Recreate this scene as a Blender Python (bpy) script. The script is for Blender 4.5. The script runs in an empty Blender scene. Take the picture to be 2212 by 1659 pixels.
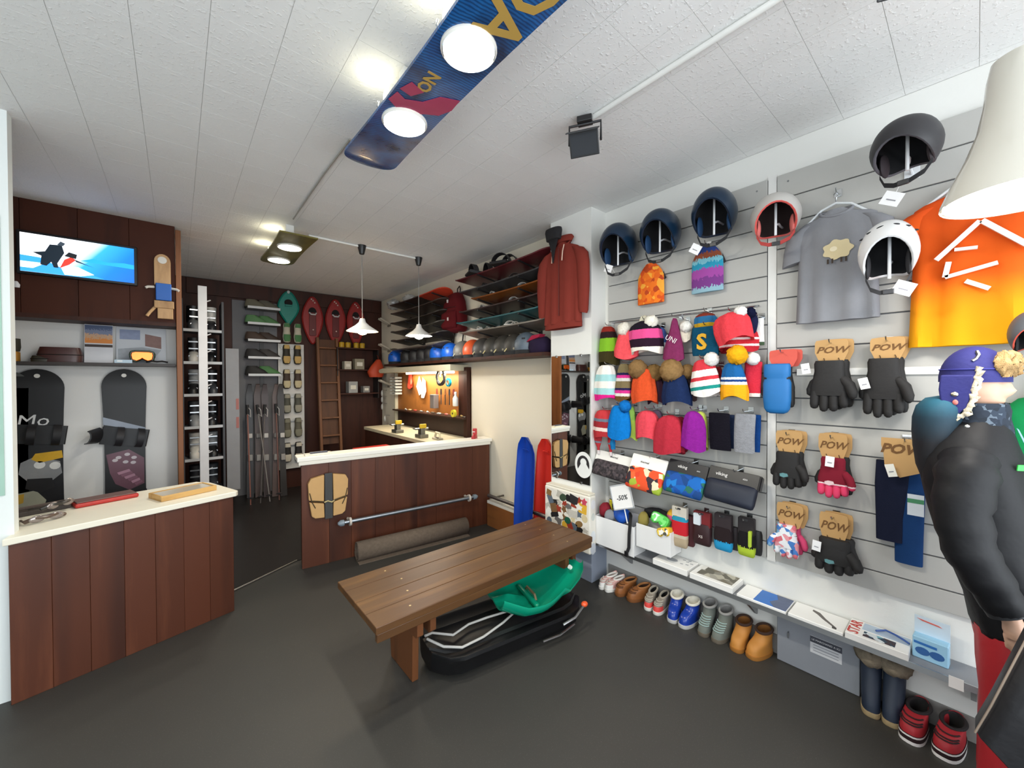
import bpy, bmesh, math, random
from mathutils import Vector, Matrix, Euler, noise as mnoise
random.seed(11)
PI = math.pi
SC = bpy.context.scene
COL = SC.collection
R_ = math.radians

# ---------------------------------------------------------------- camera
FPX, CAMZ = 852.756, 1.5
YAW, PITCH, ROLL = R_(40.3447), R_(-0.65004), R_(-0.22376)
_f = Vector((math.sin(YAW) * math.cos(PITCH), math.cos(YAW) * math.cos(PITCH), math.sin(PITCH)))
_r0 = Vector((math.cos(YAW), -math.sin(YAW), 0))
_u0 = _r0.cross(_f)
_r = _r0 * math.cos(ROLL) + _u0 * math.sin(ROLL)
_u = _u0 * math.cos(ROLL) - _r0 * math.sin(ROLL)
cam_d = bpy.data.cameras.new('camera')
cam = bpy.data.objects.new('camera', cam_d)
COL.objects.link(cam)
cam_d.sensor_width = 36.0
cam_d.lens = FPX / 2212 * 36.0
cam_d.clip_start = 0.05
cam.matrix_world = Matrix(((_r.x, _u.x, -_f.x, 0), (_r.y, _u.y, -_f.y, 0), (_r.z, _u.z, -_f.z, CAMZ), (0, 0, 0, 1)))
SC.camera = cam


def on(px, py, ax, val):
    """point of a room plane (axis ax = val) seen at a place of the survey photograph"""
    d = _r * ((px - 1106) / FPX) - _u * ((py - 829.5) / FPX) + _f
    o = Vector((0, 0, CAMZ))
    return o + d * ((val - o[ax]) / d[ax])


# ---------------------------------------------------------------- world, daylight, exposure
w = bpy.data.worlds.new('sky')
SC.world = w
w.use_nodes = True
w.node_tree.nodes['Background'].inputs['Color'].default_value = (0.80, 0.90, 1.0, 1)
w.node_tree.nodes['Background'].inputs['Strength'].default_value = 1.1


def area_light(name, loc, size, size_y, rot, power, col):
    d = bpy.data.lights.new(name, 'AREA')
    d.shape = 'RECTANGLE'; d.size = size; d.size_y = size_y
    d.energy = power; d.color = col
    o = bpy.data.objects.new(name, d); COL.objects.link(o)
    o.location = loc; o.rotation_euler = rot
    return o


# daylight through the shop window behind the camera and through the glazed entrance beside it
area_light('daylight_window', (0.55, -1.42, 1.42), 3.5, 2.1, (R_(90), 0, 0), 78, (0.90, 0.96, 1.0))
area_light('daylight_entrance', (-1.86, 0.2, 1.3), 1.9, 2.0, (R_(90), 0, R_(-90)), 25, (0.88, 0.95, 1.0))
SC.view_settings.view_transform = 'Standard'
SC.view_settings.look = 'None'
SC.view_settings.gamma = 1.0
SC.view_settings.use_curve_mapping = False
SC.view_settings.exposure = 0.66
try:
    SC.cycles.max_bounces = 8; SC.cycles.diffuse_bounces = 5; SC.cycles.glossy_bounces = 4
    SC.cycles.sample_clamp_indirect = 6.0
    SC.cycles.caustics_reflective = False; SC.cycles.caustics_refractive = False
except Exception:
    pass


# ---------------------------------------------------------------- materials
def lin(c):
    if isinstance(c, str):
        c = c.lstrip('#'); c = [int(c[i:i + 2], 16) for i in (0, 2, 4)]
    c = [x / 255 for x in c]
    return tuple(((x / 12.92) if x <= 0.04045 else ((x + 0.055) / 1.055) ** 2.4) for x in c) + (1.0,)


_MC = {}


class NT:
    def __init__(s, name):
        s.m = bpy.data.materials.new(name); s.m.use_nodes = True
        s.t = s.m.node_tree; s.b = s.t.nodes['Principled BSDF']

    def n(s, kind, **kw):
        x = s.t.nodes.new(kind)
        for k, v in kw.items():
            if k.startswith('i_'):
                x.inputs[k[2:].replace('_', ' ')].default_value = v
            else:
                setattr(x, k, v)
        return x

    def l(s, a, b):
        s.t.links.new(a, b)

    def mix(s, fac, a, b):
        x = s.n('ShaderNodeMix', data_type='RGBA')
        for sock, v in ((x.inputs[0], fac), (x.inputs[6], a), (x.inputs[7], b)):
            if hasattr(v, 'is_linked') or hasattr(v, 'links'):
                s.l(v, sock)
            else:
                sock.default_value = v
        return x.outputs[2]

    def co(s, kind='Object', scale=None, rot=None):
        t = s.n('ShaderNodeTexCoord').outputs[kind]
        if scale or rot:
            m = s.n('ShaderNodeMapping')
            if scale: m.inputs['Scale'].default_value = scale
            if rot: m.inputs['Rotation'].default_value = rot
            s.l(t, m.inputs['Vector']); t = m.outputs['Vector']
        return t

    def noise(s, co, scale, detail=3, out='Fac', rough=0.5):
        x = s.n('ShaderNodeTexNoise'); x.inputs['Scale'].default_value = scale
        x.inputs['Detail'].default_value = detail; x.inputs['Roughness'].default_value = rough
        s.l(co, x.inputs['Vector']); return x.outputs[out]

    def ramp(s, fac, stops, mode='LINEAR'):
        x = s.n('ShaderNodeValToRGB'); x.color_ramp.interpolation = mode
        e = x.color_ramp.elements
        while len(e) < len(stops): e.new(0.5)
        for i, (p, c) in enumerate(stops):
            e[i].position = p; e[i].color = c if len(c) == 4 else lin(c)
        s.l(fac, x.inputs['Fac']); return x.outputs['Color']

    def bump(s, h, strength, dist=0.01):
        x = s.n('ShaderNodeBump'); x.inputs['Strength'].default_value = strength
        x.inputs['Distance'].default_value = dist
        s.l(h, x.inputs['Height']); s.l(x.outputs['Normal'], s.b.inputs['Normal'])

    def fin(s, col, rough, metal=0, coat=0, spec=0.5):
        if hasattr(col, 'links'): s.l(col, s.b.inputs['Base Color'])
        else: s.b.inputs['Base Color'].default_value = col
        s.b.inputs['Roughness'].default_value = rough
        s.b.inputs['Metallic'].default_value = metal
        s.b.inputs['Specular IOR Level'].default_value = spec
        if coat: s.b.inputs['Coat Weight'].default_value = coat; s.b.inputs['Coat Roughness'].default_value = 0.08
        return s.m


def dim(c, k): return (c[0] * k, c[1] * k, c[2] * k, 1)


def mat(c, rough=0.6, metal=0, var=0.10, scale=9, bump=0, bscale=120, coat=0, spec=0.5):
    """plain coloured stuff with slight mottling and fine relief"""
    key = ('p', str(c), rough, metal, var, scale, bump, bscale, coat, spec)
    if key in _MC: return _MC[key]
    t = NT('stuff_' + str(c).strip('#').replace(' ', '')); L = lin(c)
    co = t.co()
    f = t.noise(co, scale)
    col = t.mix(f, dim(L, 1 - var), dim(L, 1 + var))
    if bump: t.bump(t.noise(co, bscale, 2), bump, 0.003)
    _MC[key] = t.fin(col, rough, metal, coat, spec); return _MC[key]


def knit(c, scale=130, c2=None): return mat(c, 0.95, 0, 0.22, 60, 0.9, scale, 0, 0.12)
def cloth(c, var=0.10): return mat(c, 0.9, 0, var, 14, 0.25, 260, 0, 0.2)
def plastic(c, rough=0.35): return mat(c, rough, 0, 0.04, 6)
def gloss(c): return mat(c, 0.18, 0, 0.03, 5, 0, 100, 0.4)
def metal(c='#b8bcc0', rough=0.3): return mat(c, rough, 1.0, 0.06, 12)


def stripes(stops, axis=2, knitted=True, wob=0.02, rot=None, rough=0.95):
    """bands of colour along one axis of the piece"""
    key = ('s', str(stops), axis, wob, rough)
    if key in _MC: return _MC[key]
    t = NT('banded'); co = t.co('Generated')
    sp = t.n('ShaderNodeSeparateXYZ'); t.l(co, sp.inputs[0])
    nz = t.noise(co, 14, 1)
    ma = t.n('ShaderNodeMath', operation='MULTIPLY_ADD'); t.l(nz, ma.inputs[0]); ma.inputs[1].default_value = wob; 
    t.l(sp.outputs[axis], ma.inputs[2])
    col = t.ramp(ma.outputs[0], [(p + wob / 2, c) for p, c in stops], 'CONSTANT')
    if knitted: t.bump(t.noise(t.co(), 130, 2), 0.9, 0.003)
    _MC[key] = t.fin(col, rough, 0, 0, 0.2); return _MC[key]


def blotch(cols, scale=20, rough=0.8, seed=0.0, stretch=None, coords='Object'):
    """printed patches of several colours"""
    key = ('b', str(cols), scale, rough, seed, str(stretch))
    if key in _MC: return _MC[key]
    t = NT('printed'); co = t.co(coords, stretch)
    nz = t.noise(co, scale * 0.8, 2, 'Color')
    add = t.n('ShaderNodeVectorMath', operation='MULTIPLY_ADD'); t.l(nz, add.inputs[0])
    add.inputs[1].default_value = (0.6 / scale,) * 3; t.l(co, add.inputs[2])
    off = t.n('ShaderNodeVectorMath', operation='ADD'); t.l(add.outputs[0], off.inputs[0]); off.inputs[1].default_value = (seed, seed * 1.7, seed * .6)
    v = t.n('ShaderNodeTexVoronoi'); v.inputs['Scale'].default_value = scale; t.l(off.outputs[0], v.inputs['Vector'])
    wn = t.n('ShaderNodeSeparateColor'); t.l(v.outputs['Color'], wn.inputs[0])
    n = len(cols)
    col = t.ramp(wn.outputs[0], [(i / n, c) for i, c in enumerate(cols)], 'CONSTANT')
    _MC[key] = t.fin(col, rough, 0, 0, 0.3); return _MC[key]


def wood(c1, c2, grain=(14, 14, 1.2), rough=0.45, bump=0.15, streak=None, spec=0.4):
    key = ('w', c1, c2, grain, rough, streak)
    if key in _MC: return _MC[key]
    t = NT('timber'); oi = t.n('ShaderNodeObjectInfo')
    co0 = t.co()
    ad = t.n('ShaderNodeVectorMath', operation='ADD'); t.l(co0, ad.inputs[0]); 
    ml = t.n('ShaderNodeMath', operation='MULTIPLY'); t.l(oi.outputs['Random'], ml.inputs[0]); ml.inputs[1].default_value = 30
    t.l(ml.outputs[0], ad.inputs[1])
    m = t.n('ShaderNodeMapping'); m.inputs['Scale'].default_value = grain; t.l(ad.outputs[0], m.inputs['Vector']); co = m.outputs['Vector']
    f = t.noise(co, 1.0, 6, 'Fac', 0.62)
    col = t.ramp(f, [(0.28, c1), (0.5, c2 if not streak else c1), (0.72, c2)])
    if streak:
        g = t.noise(co, 0.55, 2)
        r = t.ramp(g, [(0.52, (0, 0, 0, 1)), (0.7, (1, 1, 1, 1))])
        col = t.mix(r, col, lin(streak))
    hs = t.n('ShaderNodeHueSaturation'); t.l(col, hs.inputs['Color'])
    mr = t.n('ShaderNodeMapRange'); t.l(oi.outputs['Random'], mr.inputs[0]); mr.inputs[3].default_value = 0.9; mr.inputs[4].default_value = 1.1
    t.l(mr.outputs[0], hs.inputs['Value']); col = hs.outputs[0]
    t.bump(f, bump, 0.004)
    _MC[key] = t.fin(col, rough, 0, 0, spec); return _MC[key]


def glow(c, strength, key=None):
    k = ('g', str(c), strength)
    if k in _MC: return _MC[k]
    t = NT('lit'); co = t.co(); f = t.noise(co, 3, 1)
    L = lin(c)
    col = t.mix(f, dim(L, .97), L)
    t.l(col, t.b.inputs['Emission Color']); t.b.inputs['Emission Strength'].default_value = strength
    _MC[k] = t.fin(L, 0.5); return _MC[k]


# ---------------------------------------------------------------- geometry
class G:
    """collects shapes into one mesh"""
    def __init__(s): s.v = []; s.f = []

    def add(s, v, f, M=None):
        o = len(s.v)
        s.v += [(M @ Vector(p)) if M else Vector(p) for p in v]
        s.f += [tuple(i + o for i in q) for q in f]
        return s

    def box(s, c, d, M=None):
        x, y, z = [k / 2 for k in d]
        v = [(c[0] + a * x, c[1] + b * y, c[2] + e * z) for a in (-1, 1) for b in (-1, 1) for e in (-1, 1)]
        return s.add(v, [(0, 1, 3, 2), (4, 6, 7, 5), (0, 4, 5, 1), (2, 3, 7, 6), (0, 2, 6, 4), (1, 5, 7, 3)], M)

    def loft(s, rings, cap=(True, True), closed=True, M=None):
        n = len(rings[0]); v = [p for r in rings for p in r]; f = []
        for i in range(len(rings) - 1):
            for j in range(n if closed else n - 1):
                k = (j + 1) % n
                f.append((i * n + j, i * n + k, (i + 1) * n + k, (i + 1) * n + j))
        if closed and cap[0]: f.append(tuple(reversed(range(n))))
        if closed and cap[1]: f.append(tuple(range((len(rings) - 1) * n, len(rings) * n)))
        return s.add(v, f, M)

    def tube(s, pts, r, n=8, M=None, cap=True):
        pts = [Vector(p) for p in pts]; rings = []
        rr = r if isinstance(r, (list, tuple)) else [r] * len(pts)
        prev = None
        for i, p in enumerate(pts):
            t = (pts[min(i + 1, len(pts) - 1)] - pts[max(i - 1, 0)]).normalized()
            if prev is None:
                a = Vector((0, 0, 1)) if abs(t.z) < 0.9 else Vector((1, 0, 0))
                x = t.cross(a).normalized()
            else:
                x = (prev - t * prev.dot(t)).normalized()
            prev = x; y = t.cross(x)
            rings.append([p + (x * math.cos(2 * PI * k / n) + y * math.sin(2 * PI * k / n)) * rr[i] for k in range(n)])
        return s.loft(rings, (cap, cap), True, M)

    def cyl(s, p0, p1, r0, r1=None, n=16, M=None, cap=True):
        return s.tube([p0, p1], [r0, r0 if r1 is None else r1], n, M, cap)

    def lathe(s, prof, n=24, M=None, cap=(True, True)):
        return s.loft([[(r * math.cos(2 * PI * k / n), r * math.sin(2 * PI * k / n), z) for k in range(n)] for r, z in prof], cap, True, M)

    def ell(s, c, r, n=16, m=10, M=None):
        c = Vector(c); r = r if isinstance(r, (list, tuple)) else (r, r, r)
        rings = []
        for i in range(m + 1):
            a = PI * (0.03 + 0.94 * i / m) - PI / 2
            rings.append([(c.x + r[0] * math.cos(a) * math.cos(2 * PI * k / n), c.y + r[1] * math.cos(a) * math.sin(2 * PI * k / n), c.z + r[2] * math.sin(a)) for k in range(n)])
        return s.loft(rings, (True, True), True, M)

    def prism(s, out, y0, y1, M=None):
        """outline in x,z pushed from y0 to y1"""
        n = len(out)
        v = [(p[0], y0, p[1]) for p in out] + [(p[0], y1, p[1]) for p in out]
        f = [tuple(range(n)), tuple(reversed(range(n, 2 * n)))] + [(i, n + i, n + (i + 1) % n, (i + 1) % n) for i in range(n)]
        return s.add(v, f, M)

    def slab(s, out, z0, z1, M=None):
        """outline in x,y pushed from z0 to z1"""
        n = len(out)
        v = [(p[0], p[1], z0) for p in out] + [(p[0], p[1], z1) for p in out]
        f = [tuple(reversed(range(n))), tuple(range(n, 2 * n))] + [(i, (i + 1) % n, n + (i + 1) % n, n + i) for i in range(n)]
        return s.add(v, f, M)

    def tri(s): return sum(len(q) - 2 for q in s.f)

    def mesh(s, name, m, ang=40):
        me = bpy.data.meshes.new(name)
        me.from_pydata([tuple(p) for p in s.v], [], s.f)
        bm = bmesh.new(); bm.from_mesh(me)
        bmesh.ops.recalc_face_normals(bm, faces=bm.faces)
        bm.to_mesh(me); bm.free()
        if m: me.materials.append(m)
        if ang:
            me.polygons.foreach_set('use_smooth', [True] * len(me.polygons))
            me.set_sharp_from_angle(angle=R_(ang))
        return me


def put(name, g, m, parent=None, ang=40, bevel=0, seg=2, loc=None, rot=None, sub=0):
    me = g if isinstance(g, bpy.types.Mesh) else g.mesh(name, m, ang)
    o = bpy.data.objects.new(name, me); COL.objects.link(o)
    if parent: o.parent = parent
    if loc: o.location = loc
    if rot: o.rotation_euler = rot
    if bevel:
        b = o.modifiers.new('bevel', 'BEVEL'); b.width = bevel; b.segments = seg; b.limit_method = 'ANGLE'; b.angle_limit = R_(35)
    if sub:
        b = o.modifiers.new('smooth', 'SUBSURF'); b.levels = sub; b.render_levels = sub
    return o


def tag(o, label, cat=None, group=None):
    o['label'] = label
    if cat: o['category'] = cat
    if group: o['group'] = group
    return o


def thing(name, label, cat, loc=(0, 0, 0), rz=0, group=None, rot=None):
    o = bpy.data.objects.new(name, None); COL.objects.link(o)
    o.empty_display_size = 0.05
    o.location = loc; o.rotation_euler = rot if rot else (0, 0, rz)
    return tag(o, label, cat, group)


def struct(name, g, m, ang=0, bevel=0, loc=None, rot=None):
    o = put(name, g, m, None, ang, bevel, loc=loc, rot=rot); o['kind'] = 'structure'; return o


def text(name, s, size, m, parent, loc, rot, extrude=0.0008, shear=0, space=1.0, bold=0.0, sx=1.0):
    c = bpy.data.curves.new(name, 'FONT'); c.body = s; c.size = size; c.extrude = extrude
    c.align_x = 'CENTER'; c.align_y = 'CENTER'; c.shear = shear; c.space_character = space; c.offset = bold
    c.resolution_u = 2
    o = bpy.data.objects.new('tmp_text', c); COL.objects.link(o)
    dg = bpy.context.evaluated_depsgraph_get(); dg.update()
    me = bpy.data.meshes.new_from_object(o.evaluated_get(dg)); me.name = name
    bpy.data.objects.remove(o); bpy.data.curves.remove(c)
    me.materials.clear(); me.materials.append(m)
    q = bpy.data.objects.new(name, me); COL.objects.link(q)
    if parent: q.parent = parent
    q.location = loc; q.rotation_euler = rot; q.scale = (sx, 1, 1)
    return q


FRONT = (R_(90), 0, 0)          # lettering that faces local -y


def copy_tree(o, parent=None):
    c = o.copy(); COL.objects.link(c); c.parent = parent
    for ch in list(o.children): copy_tree(ch, c)
    return c


def ring(cx, cy, z, rx, ry, n=20, p=2.0, ph=0, wob=0, wn=5):
    """flattened ring in the x,y plane"""
    out = []
    for k in range(n):
        a = 2 * PI * k / n + ph
        c, s_ = math.cos(a), math.sin(a)
        q = 1 + wob * math.sin(wn * a)
        out.append((cx + rx * q * math.copysign(abs(c) ** (2 / p), c), cy + ry * q * math.copysign(abs(s_) ** (2 / p), s_), z))
    return out


def rrect(w, h, r, n=5, cx=0, cz=0):
    """rounded rectangle outline"""
    out = []
    for sx, sz, a0 in ((1, 1, 0), (-1, 1, 90), (-1, -1, 180), (1, -1, 270)):
        for k in range(n + 1):
            a = R_(a0 + 90 * k / n)
            out.append((cx + sx * (w / 2 - r) + r * math.cos(a), cz + sz * (h / 2 - r) + r * math.sin(a)))
    return out


def bez(p0, p1, p2, n):
    p0, p1, p2 = Vector(p0), Vector(p1), Vector(p2)
    return [p0 * (1 - t) ** 2 + p1 * 2 * t * (1 - t) + p2 * t * t for t in [i / n for i in range(n + 1)]]
# ---------------------------------------------------------------- the setting
HC = 2.76
XW, XR = 2.49, 2.52            # plastered wall behind the slat panels / wall of the recess


def floor_mat(c, c2, rough):
    t = NT('vinyl'); co = t.co()
    a = t.noise(co, 2.2, 4); b = t.noise(co, 190, 2)
    col = t.mix(a, lin(c), lin(c2))
    sp = t.ramp(b, [(0.62, (0, 0, 0, 1)), (0.70, (1, 1, 1, 1))])
    ma = t.n('ShaderNodeMath', operation='MULTIPLY'); t.l(sp, ma.inputs[0]); ma.inputs[1].default_value = 0.10
    col = t.mix(ma.outputs[0], col, lin('#8a867e'))
    t.bump(b, 0.08, 0.002)
    return t.fin(col, rough, 0, 0, 0.35)


def plaster(c, var=0.03, bump=0.12):
    t = NT('plaster'); co = t.co()
    L = lin(c); col = t.mix(t.noise(co, 3, 4), dim(L, 1 - var), dim(L, 1 + var))
    t.bump(t.noise(co, 90, 4), bump, 0.003)
    return t.fin(col, 0.85, 0, 0, 0.2)


M_WHITE = plaster('#e6e6e2'); M_CREAM = plaster('#ebe3d0'); M_GREYBASE = plaster('#8f98a8')
M_CEIL = None


def ceil_mat():
    t = NT('ceiling_tile'); co = t.co('Object')
    oi = t.n('ShaderNodeObjectInfo')
    ad = t.n('ShaderNodeVectorMath', operation='ADD'); t.l(co, ad.inputs[0]); t.l(oi.outputs['Location'], ad.inputs[1])
    L = lin('#ececeb')
    col = t.mix(t.noise(ad.outputs[0], 5, 3), dim(L, .96), dim(L, 1.03))
    n1 = t.noise(ad.outputs[0], 70, 3); r = t.ramp(n1, [(0.55, (0, 0, 0, 1)), (0.75, (1, 1, 1, 1))])
    t.bump(r, 0.35, 0.004)
    return t.fin(col, 0.7, 0, 0, 0.3)


M_CEIL = ceil_mat()
M_DARKWOOD = wood('#24110b', '#3e2016', (9, 9, 0.9), 0.55, 0.1, None, 0.25)
M_PLANK = wood('#522a19', '#683a25', (10, 10, 0.8), 0.46, 0.12, '#3b1c10')
M_PANEL = wood('#2c140c', '#422013', (5, 5, 0.7), 0.6, 0.08, None, 0.2)

# floors
g = G().box((0.3, 1.3, -0.03), (4.7, 6.0, 0.06)); struct('floor', g, floor_mat('#363533', '#3f3d39', 0.5))
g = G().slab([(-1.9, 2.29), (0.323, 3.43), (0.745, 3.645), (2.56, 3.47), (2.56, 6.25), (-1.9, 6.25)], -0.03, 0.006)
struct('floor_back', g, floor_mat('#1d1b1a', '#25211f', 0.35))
g = G().cyl((0.285, 3.41, 0.006), (0.745, 3.645, 0.006), 0.007, n=8); struct('trim_1', g, metal('#8d8a84', 0.4))

# ceiling: a slab with the stuck-on square tiles
ceil_o = struct('ceiling', G().box((0.3, 2.35, HC + 0.047), (4.9, 8.1, 0.09)), plaster('#cfcfcc'))
PX_, PY_ = 0.2115, 0.2125
tile_me = G().box((0, 0, 0), (PX_ - 0.0019, PY_ - 0.0019, 0.003)).mesh('tile', M_CEIL, 0)
cells = []
for i in range(-13, 7):
    for j in range(-12, 25):
        x, y = 1.158 + PX_ * (i + 0.5), 1.276 + PY_ * (j + 0.5)
        if -1.9 < x < 2.5 and -1.35 < y < 6.2:
            v = Vector((x, y, HC - CAMZ)); dpt = v.dot(_f)
            if dpt > 0.15:
                u_ = 1106 + FPX * v.dot(_r) / dpt; w_ = 829.5 - FPX * v.dot(_u) / dpt
                seen = -60 < u_ < 2272 and -60 < w_ < 700
            else: seen = False
            cells.append((0 if seen else 1, v.length, x, y))
cells.sort()
strip_me = G().box((0, 0, 0), (0.0565, PY_ - 0.0014, 0.003)).mesh('tile', M_CEIL, 0)
for j in range(-12, 3):
    put('tile', strip_me, None, ceil_o, loc=(2.4595, 1.276 + PY_ * (j + 0.5), HC + 0.0015))
strip2 = G().box((0, 0, 0), (0.0865, PY_ - 0.0014, 0.003)).mesh('tile', M_CEIL, 0)
for j in range(5, 23):
    put('tile', strip2, None, ceil_o, loc=(2.4750, 1.276 + PY_ * (j + 0.5), HC + 0.0015))
rest = G()
for k, (ns, d, x, y) in enumerate(cells):
    if k < 267:
        o = put('tile', tile_me, None, ceil_o, loc=(x, y, HC + 0.0015))
    else:
        rest.box((x, y, HC + 0.0015), (PX_ - 0.0019, PY_ - 0.0019, 0.003))
o = put('tile_field', rest, M_CEIL, ceil_o, 0); o['kind'] = 'stuff'

# walls
struct('wall_right', G().box((XW + 0.1, 0.2, 1.38), (0.2, 3.4, 2.76)), M_WHITE)
struct('wall_recess', G().box((XR + 0.1, 4.25, 1.38), (0.2, 4.1, 2.76)), M_CREAM)
pil = struct('wall_pillar', G().box((2.46, 2.035, 1.53), (0.28, 0.41, 2.46)).box((2.46, 2.035, 0.15), (0.278, 0.408, 0.3)), M_WHITE)
struct('baseboard_pillar', G().box((2.455, 2.0325, 0.17), (0.288, 0.419, 0.34)), M_GREYBASE, bevel=0.004)
struct('wall_back', G().box((0.6, 6.28, 1.38), (4.2, 0.16, 2.76)), M_DARKWOOD)
struct('wall_left', G().box((-2.0, 3.9, 1.38), (0.1, 4.9, 2.76)).box((-2.0, -1.1, 1.38), (0.1, 0.9, 2.76)).box((-2.0, 0.4, 2.5), (0.1, 2.2, 0.5)), M_WHITE)
struct('wall_front', G().box((-1.65, -1.55, 1.38), (0.8, 0.1, 2.76)).box((0.6, -1.55, 0.14), (3.7, 0.1, 0.28)).box((0.6, -1.55, 2.62), (3.7, 0.1, 0.28)).box((2.47, -1.55, 1.38), (0.1, 0.1, 2.76)), M_WHITE)
struct('wall_stub', G().box((-1.245, 2.965, 1.38), (1.31, 0.07, 2.76)), plaster('#e9efee'))
# shop window frame and panes behind the camera
M_ALU = metal('#c9ccce', 0.35)


def glass_mat():
    t = NT('window_glass'); t.b.inputs['Transmission Weight'].default_value = 1.0
    t.b.inputs['IOR'].default_value = 1.02
    co = t.co(); col = t.mix(t.noise(co, 2), (0.97, 1, 0.99, 1), (1, 1, 1, 1))
    return t.fin(col, 0.0)


M_GLASS = glass_mat()
wf = struct('window_1', G().box((0.6, -1.55, 0.30), (3.64, 0.08, 0.05)).box((0.6, -1.55, 2.46), (3.64, 0.08, 0.05)).box((-1.2, -1.55, 1.38), (0.05, 0.08, 2.2)).box((2.4, -1.55, 1.38), (0.05, 0.08, 2.2)).box((0.6, -1.55, 1.38), (0.05, 0.08, 2.2)), M_ALU)
for x in (-.3, 1.5): put('pane', G().box((x, -1.56, 1.38), (1.75, 0.008, 2.12)), M_GLASS, wf, 0)
df = struct('door_1', G().box((-2.0, -0.62, 1.12), (0.08, 0.06, 2.24)).box((-2.0, 1.42, 1.12), (0.08, 0.06, 2.24)).box((-2.0, 0.4, 2.22), (0.08, 2.1, 0.06)).box((-2.0, 0.4, 0.05), (0.08, 2.0, 0.1)), M_ALU)
put('pane', G().box((-2.01, 0.4, 1.15), (0.008, 1.98, 2.1)), M_GLASS, df, 0)

# partition that carries the screen: soffit, white back wall, side board, dark ledge
YT = 4.25
struct('wall_alcove', G().box((-0.95, 4.54, 1.0), (1.9, 0.08, 2.0)), plaster('#efeeec'))
sof = struct('wall_screen', G().box((-0.955, 4.42, 2.365), (1.91, 0.32, 0.79)), M_PANEL)
for i in range(7):
    put('plank', G().box((0, 0, 0), (0.268, 0.012, 0.79)), M_PANEL, sof, 0, 0.002, loc=(-0.135 - 0.27 * i, 4.254, 2.365))
put('ledge', G().box((-0.955, 4.38, 1.958), (1.91, 0.28, 0.03)), M_DARKWOOD, sof, 0)
struct('trim_2', G().box((0.02, 4.41, 1.365), (0.035, 0.36, 2.73)), wood('#5a3018', '#82502c', (9, 9, 0.8), 0.5, 0.1), bevel=0.003)
struct('trim_3', G().box((-0.955, 4.39, 1.628), (1.9, 0.24, 0.022)), mat('#2a211d', 0.5))
# recess: low timber box along the wall with a white ledge
struct('baseboard_recess', G().box((2.47, 2.76, 0.115), (0.09, 1.0, 0.23)), wood('#6a3f22', '#8a562e', (8, 1.2, 8), 0.5, 0.1), bevel=0.003)
struct('trim_4', G().box((2.475, 2.76, 0.245), (0.10, 1.0, 0.03)), mat('#e9e6dc', 0.5), bevel=0.003)

# slat panels on the right wall
M_SLAT = mat('#b3b2ae', 0.55, 0, 0.03, 3, 0.05, 60)
M_GROOVE = mat('#6f7176', 0.6, 0, 0.05)


def slat_panel(y1, y0, label):
    t = thing('slatwall_panel', label, 'wall panel', (XW - 0.001, (y0 + y1) / 2, 0.51), R_(-90), 'slat panels')
    W = y1 - y0
    put('backing', G().box((0, -0.005, 1.0375), (W, 0.008, 2.073)), M_GROOVE, t, 0)
    zs = [0.51] + [2.46 - 0.1325 * k for k in range(14, -1, -1)] + [2.585]
    for a, b in zip(zs[:-1], zs[1:]):
        h = b - a - (0.006 if b < 2.58 else 0.0)
        put('slat', G().box((0, 0, 0), (W, 0.014, h)), M_SLAT, t, 0, 0.0015, 1, loc=(0, -0.015, a - 0.51 + h / 2))
    for x in (-W / 2 + 0.05, W / 2 - 0.05):
        for z in (0.06, 2.03): put('screw', G().cyl((x, -0.0225, z), (x, -0.0235, z), 0.005, n=8), metal('#8f9194'), t)
    return t


XS = XW - 0.023                 # face of the slats
slat_panel(1.79, 0.747, 'grey slatwall panel hung with woolly hats, left of the white divider')
slat_panel(0.70, -0.62, 'grey slatwall panel hung with shirts and gloves, behind the dressed dummy')
struct('trim_5', G().box((XW - 0.008, 0.7235, 1.55), (0.016, 0.04, 2.1)), mat('#e6e5e2', 0.5))
struct('baseboard_right', G().box((XW - 0.004, 0.2, 0.05), (0.012, 3.2, 0.1)), mat('#8d8a86', 0.6))
# deep grey shelf along the right wall
sh = thing('wall_shelf', 'long grey shelf with a silver edge above the row of shoes', 'shelf', (XW - 0.001, 0.6, 0.285), R_(-90))
put('board', G().box((0, -0.0775, 0.012), (2.44, 0.155, 0.024)), mat('#85878c', 0.5), sh, 0, 0.001, 1)
put('edge_strip', G().box((0, -0.1575, 0.012), (2.44, 0.005, 0.026)), metal('#c4c6c8', 0.35), sh, 0)
for x in (-1.0, -0.2, 0.6):
    put('bracket', G().prism([(0, 0), (0, -0.11), (0.01, -0.11), (0.13, -0.012), (0.13, 0)], -0.008, 0.008, Matrix.Rotation(R_(-90), 4, 'Z')), metal('#9a9ca0', 0.4), sh, 0, loc=(x, -0.004, 0))

struct('trim_6', G().box((.80, 6.192, 1.27), (.50, .016, 2.54)), plaster('#77777a'))
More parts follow.
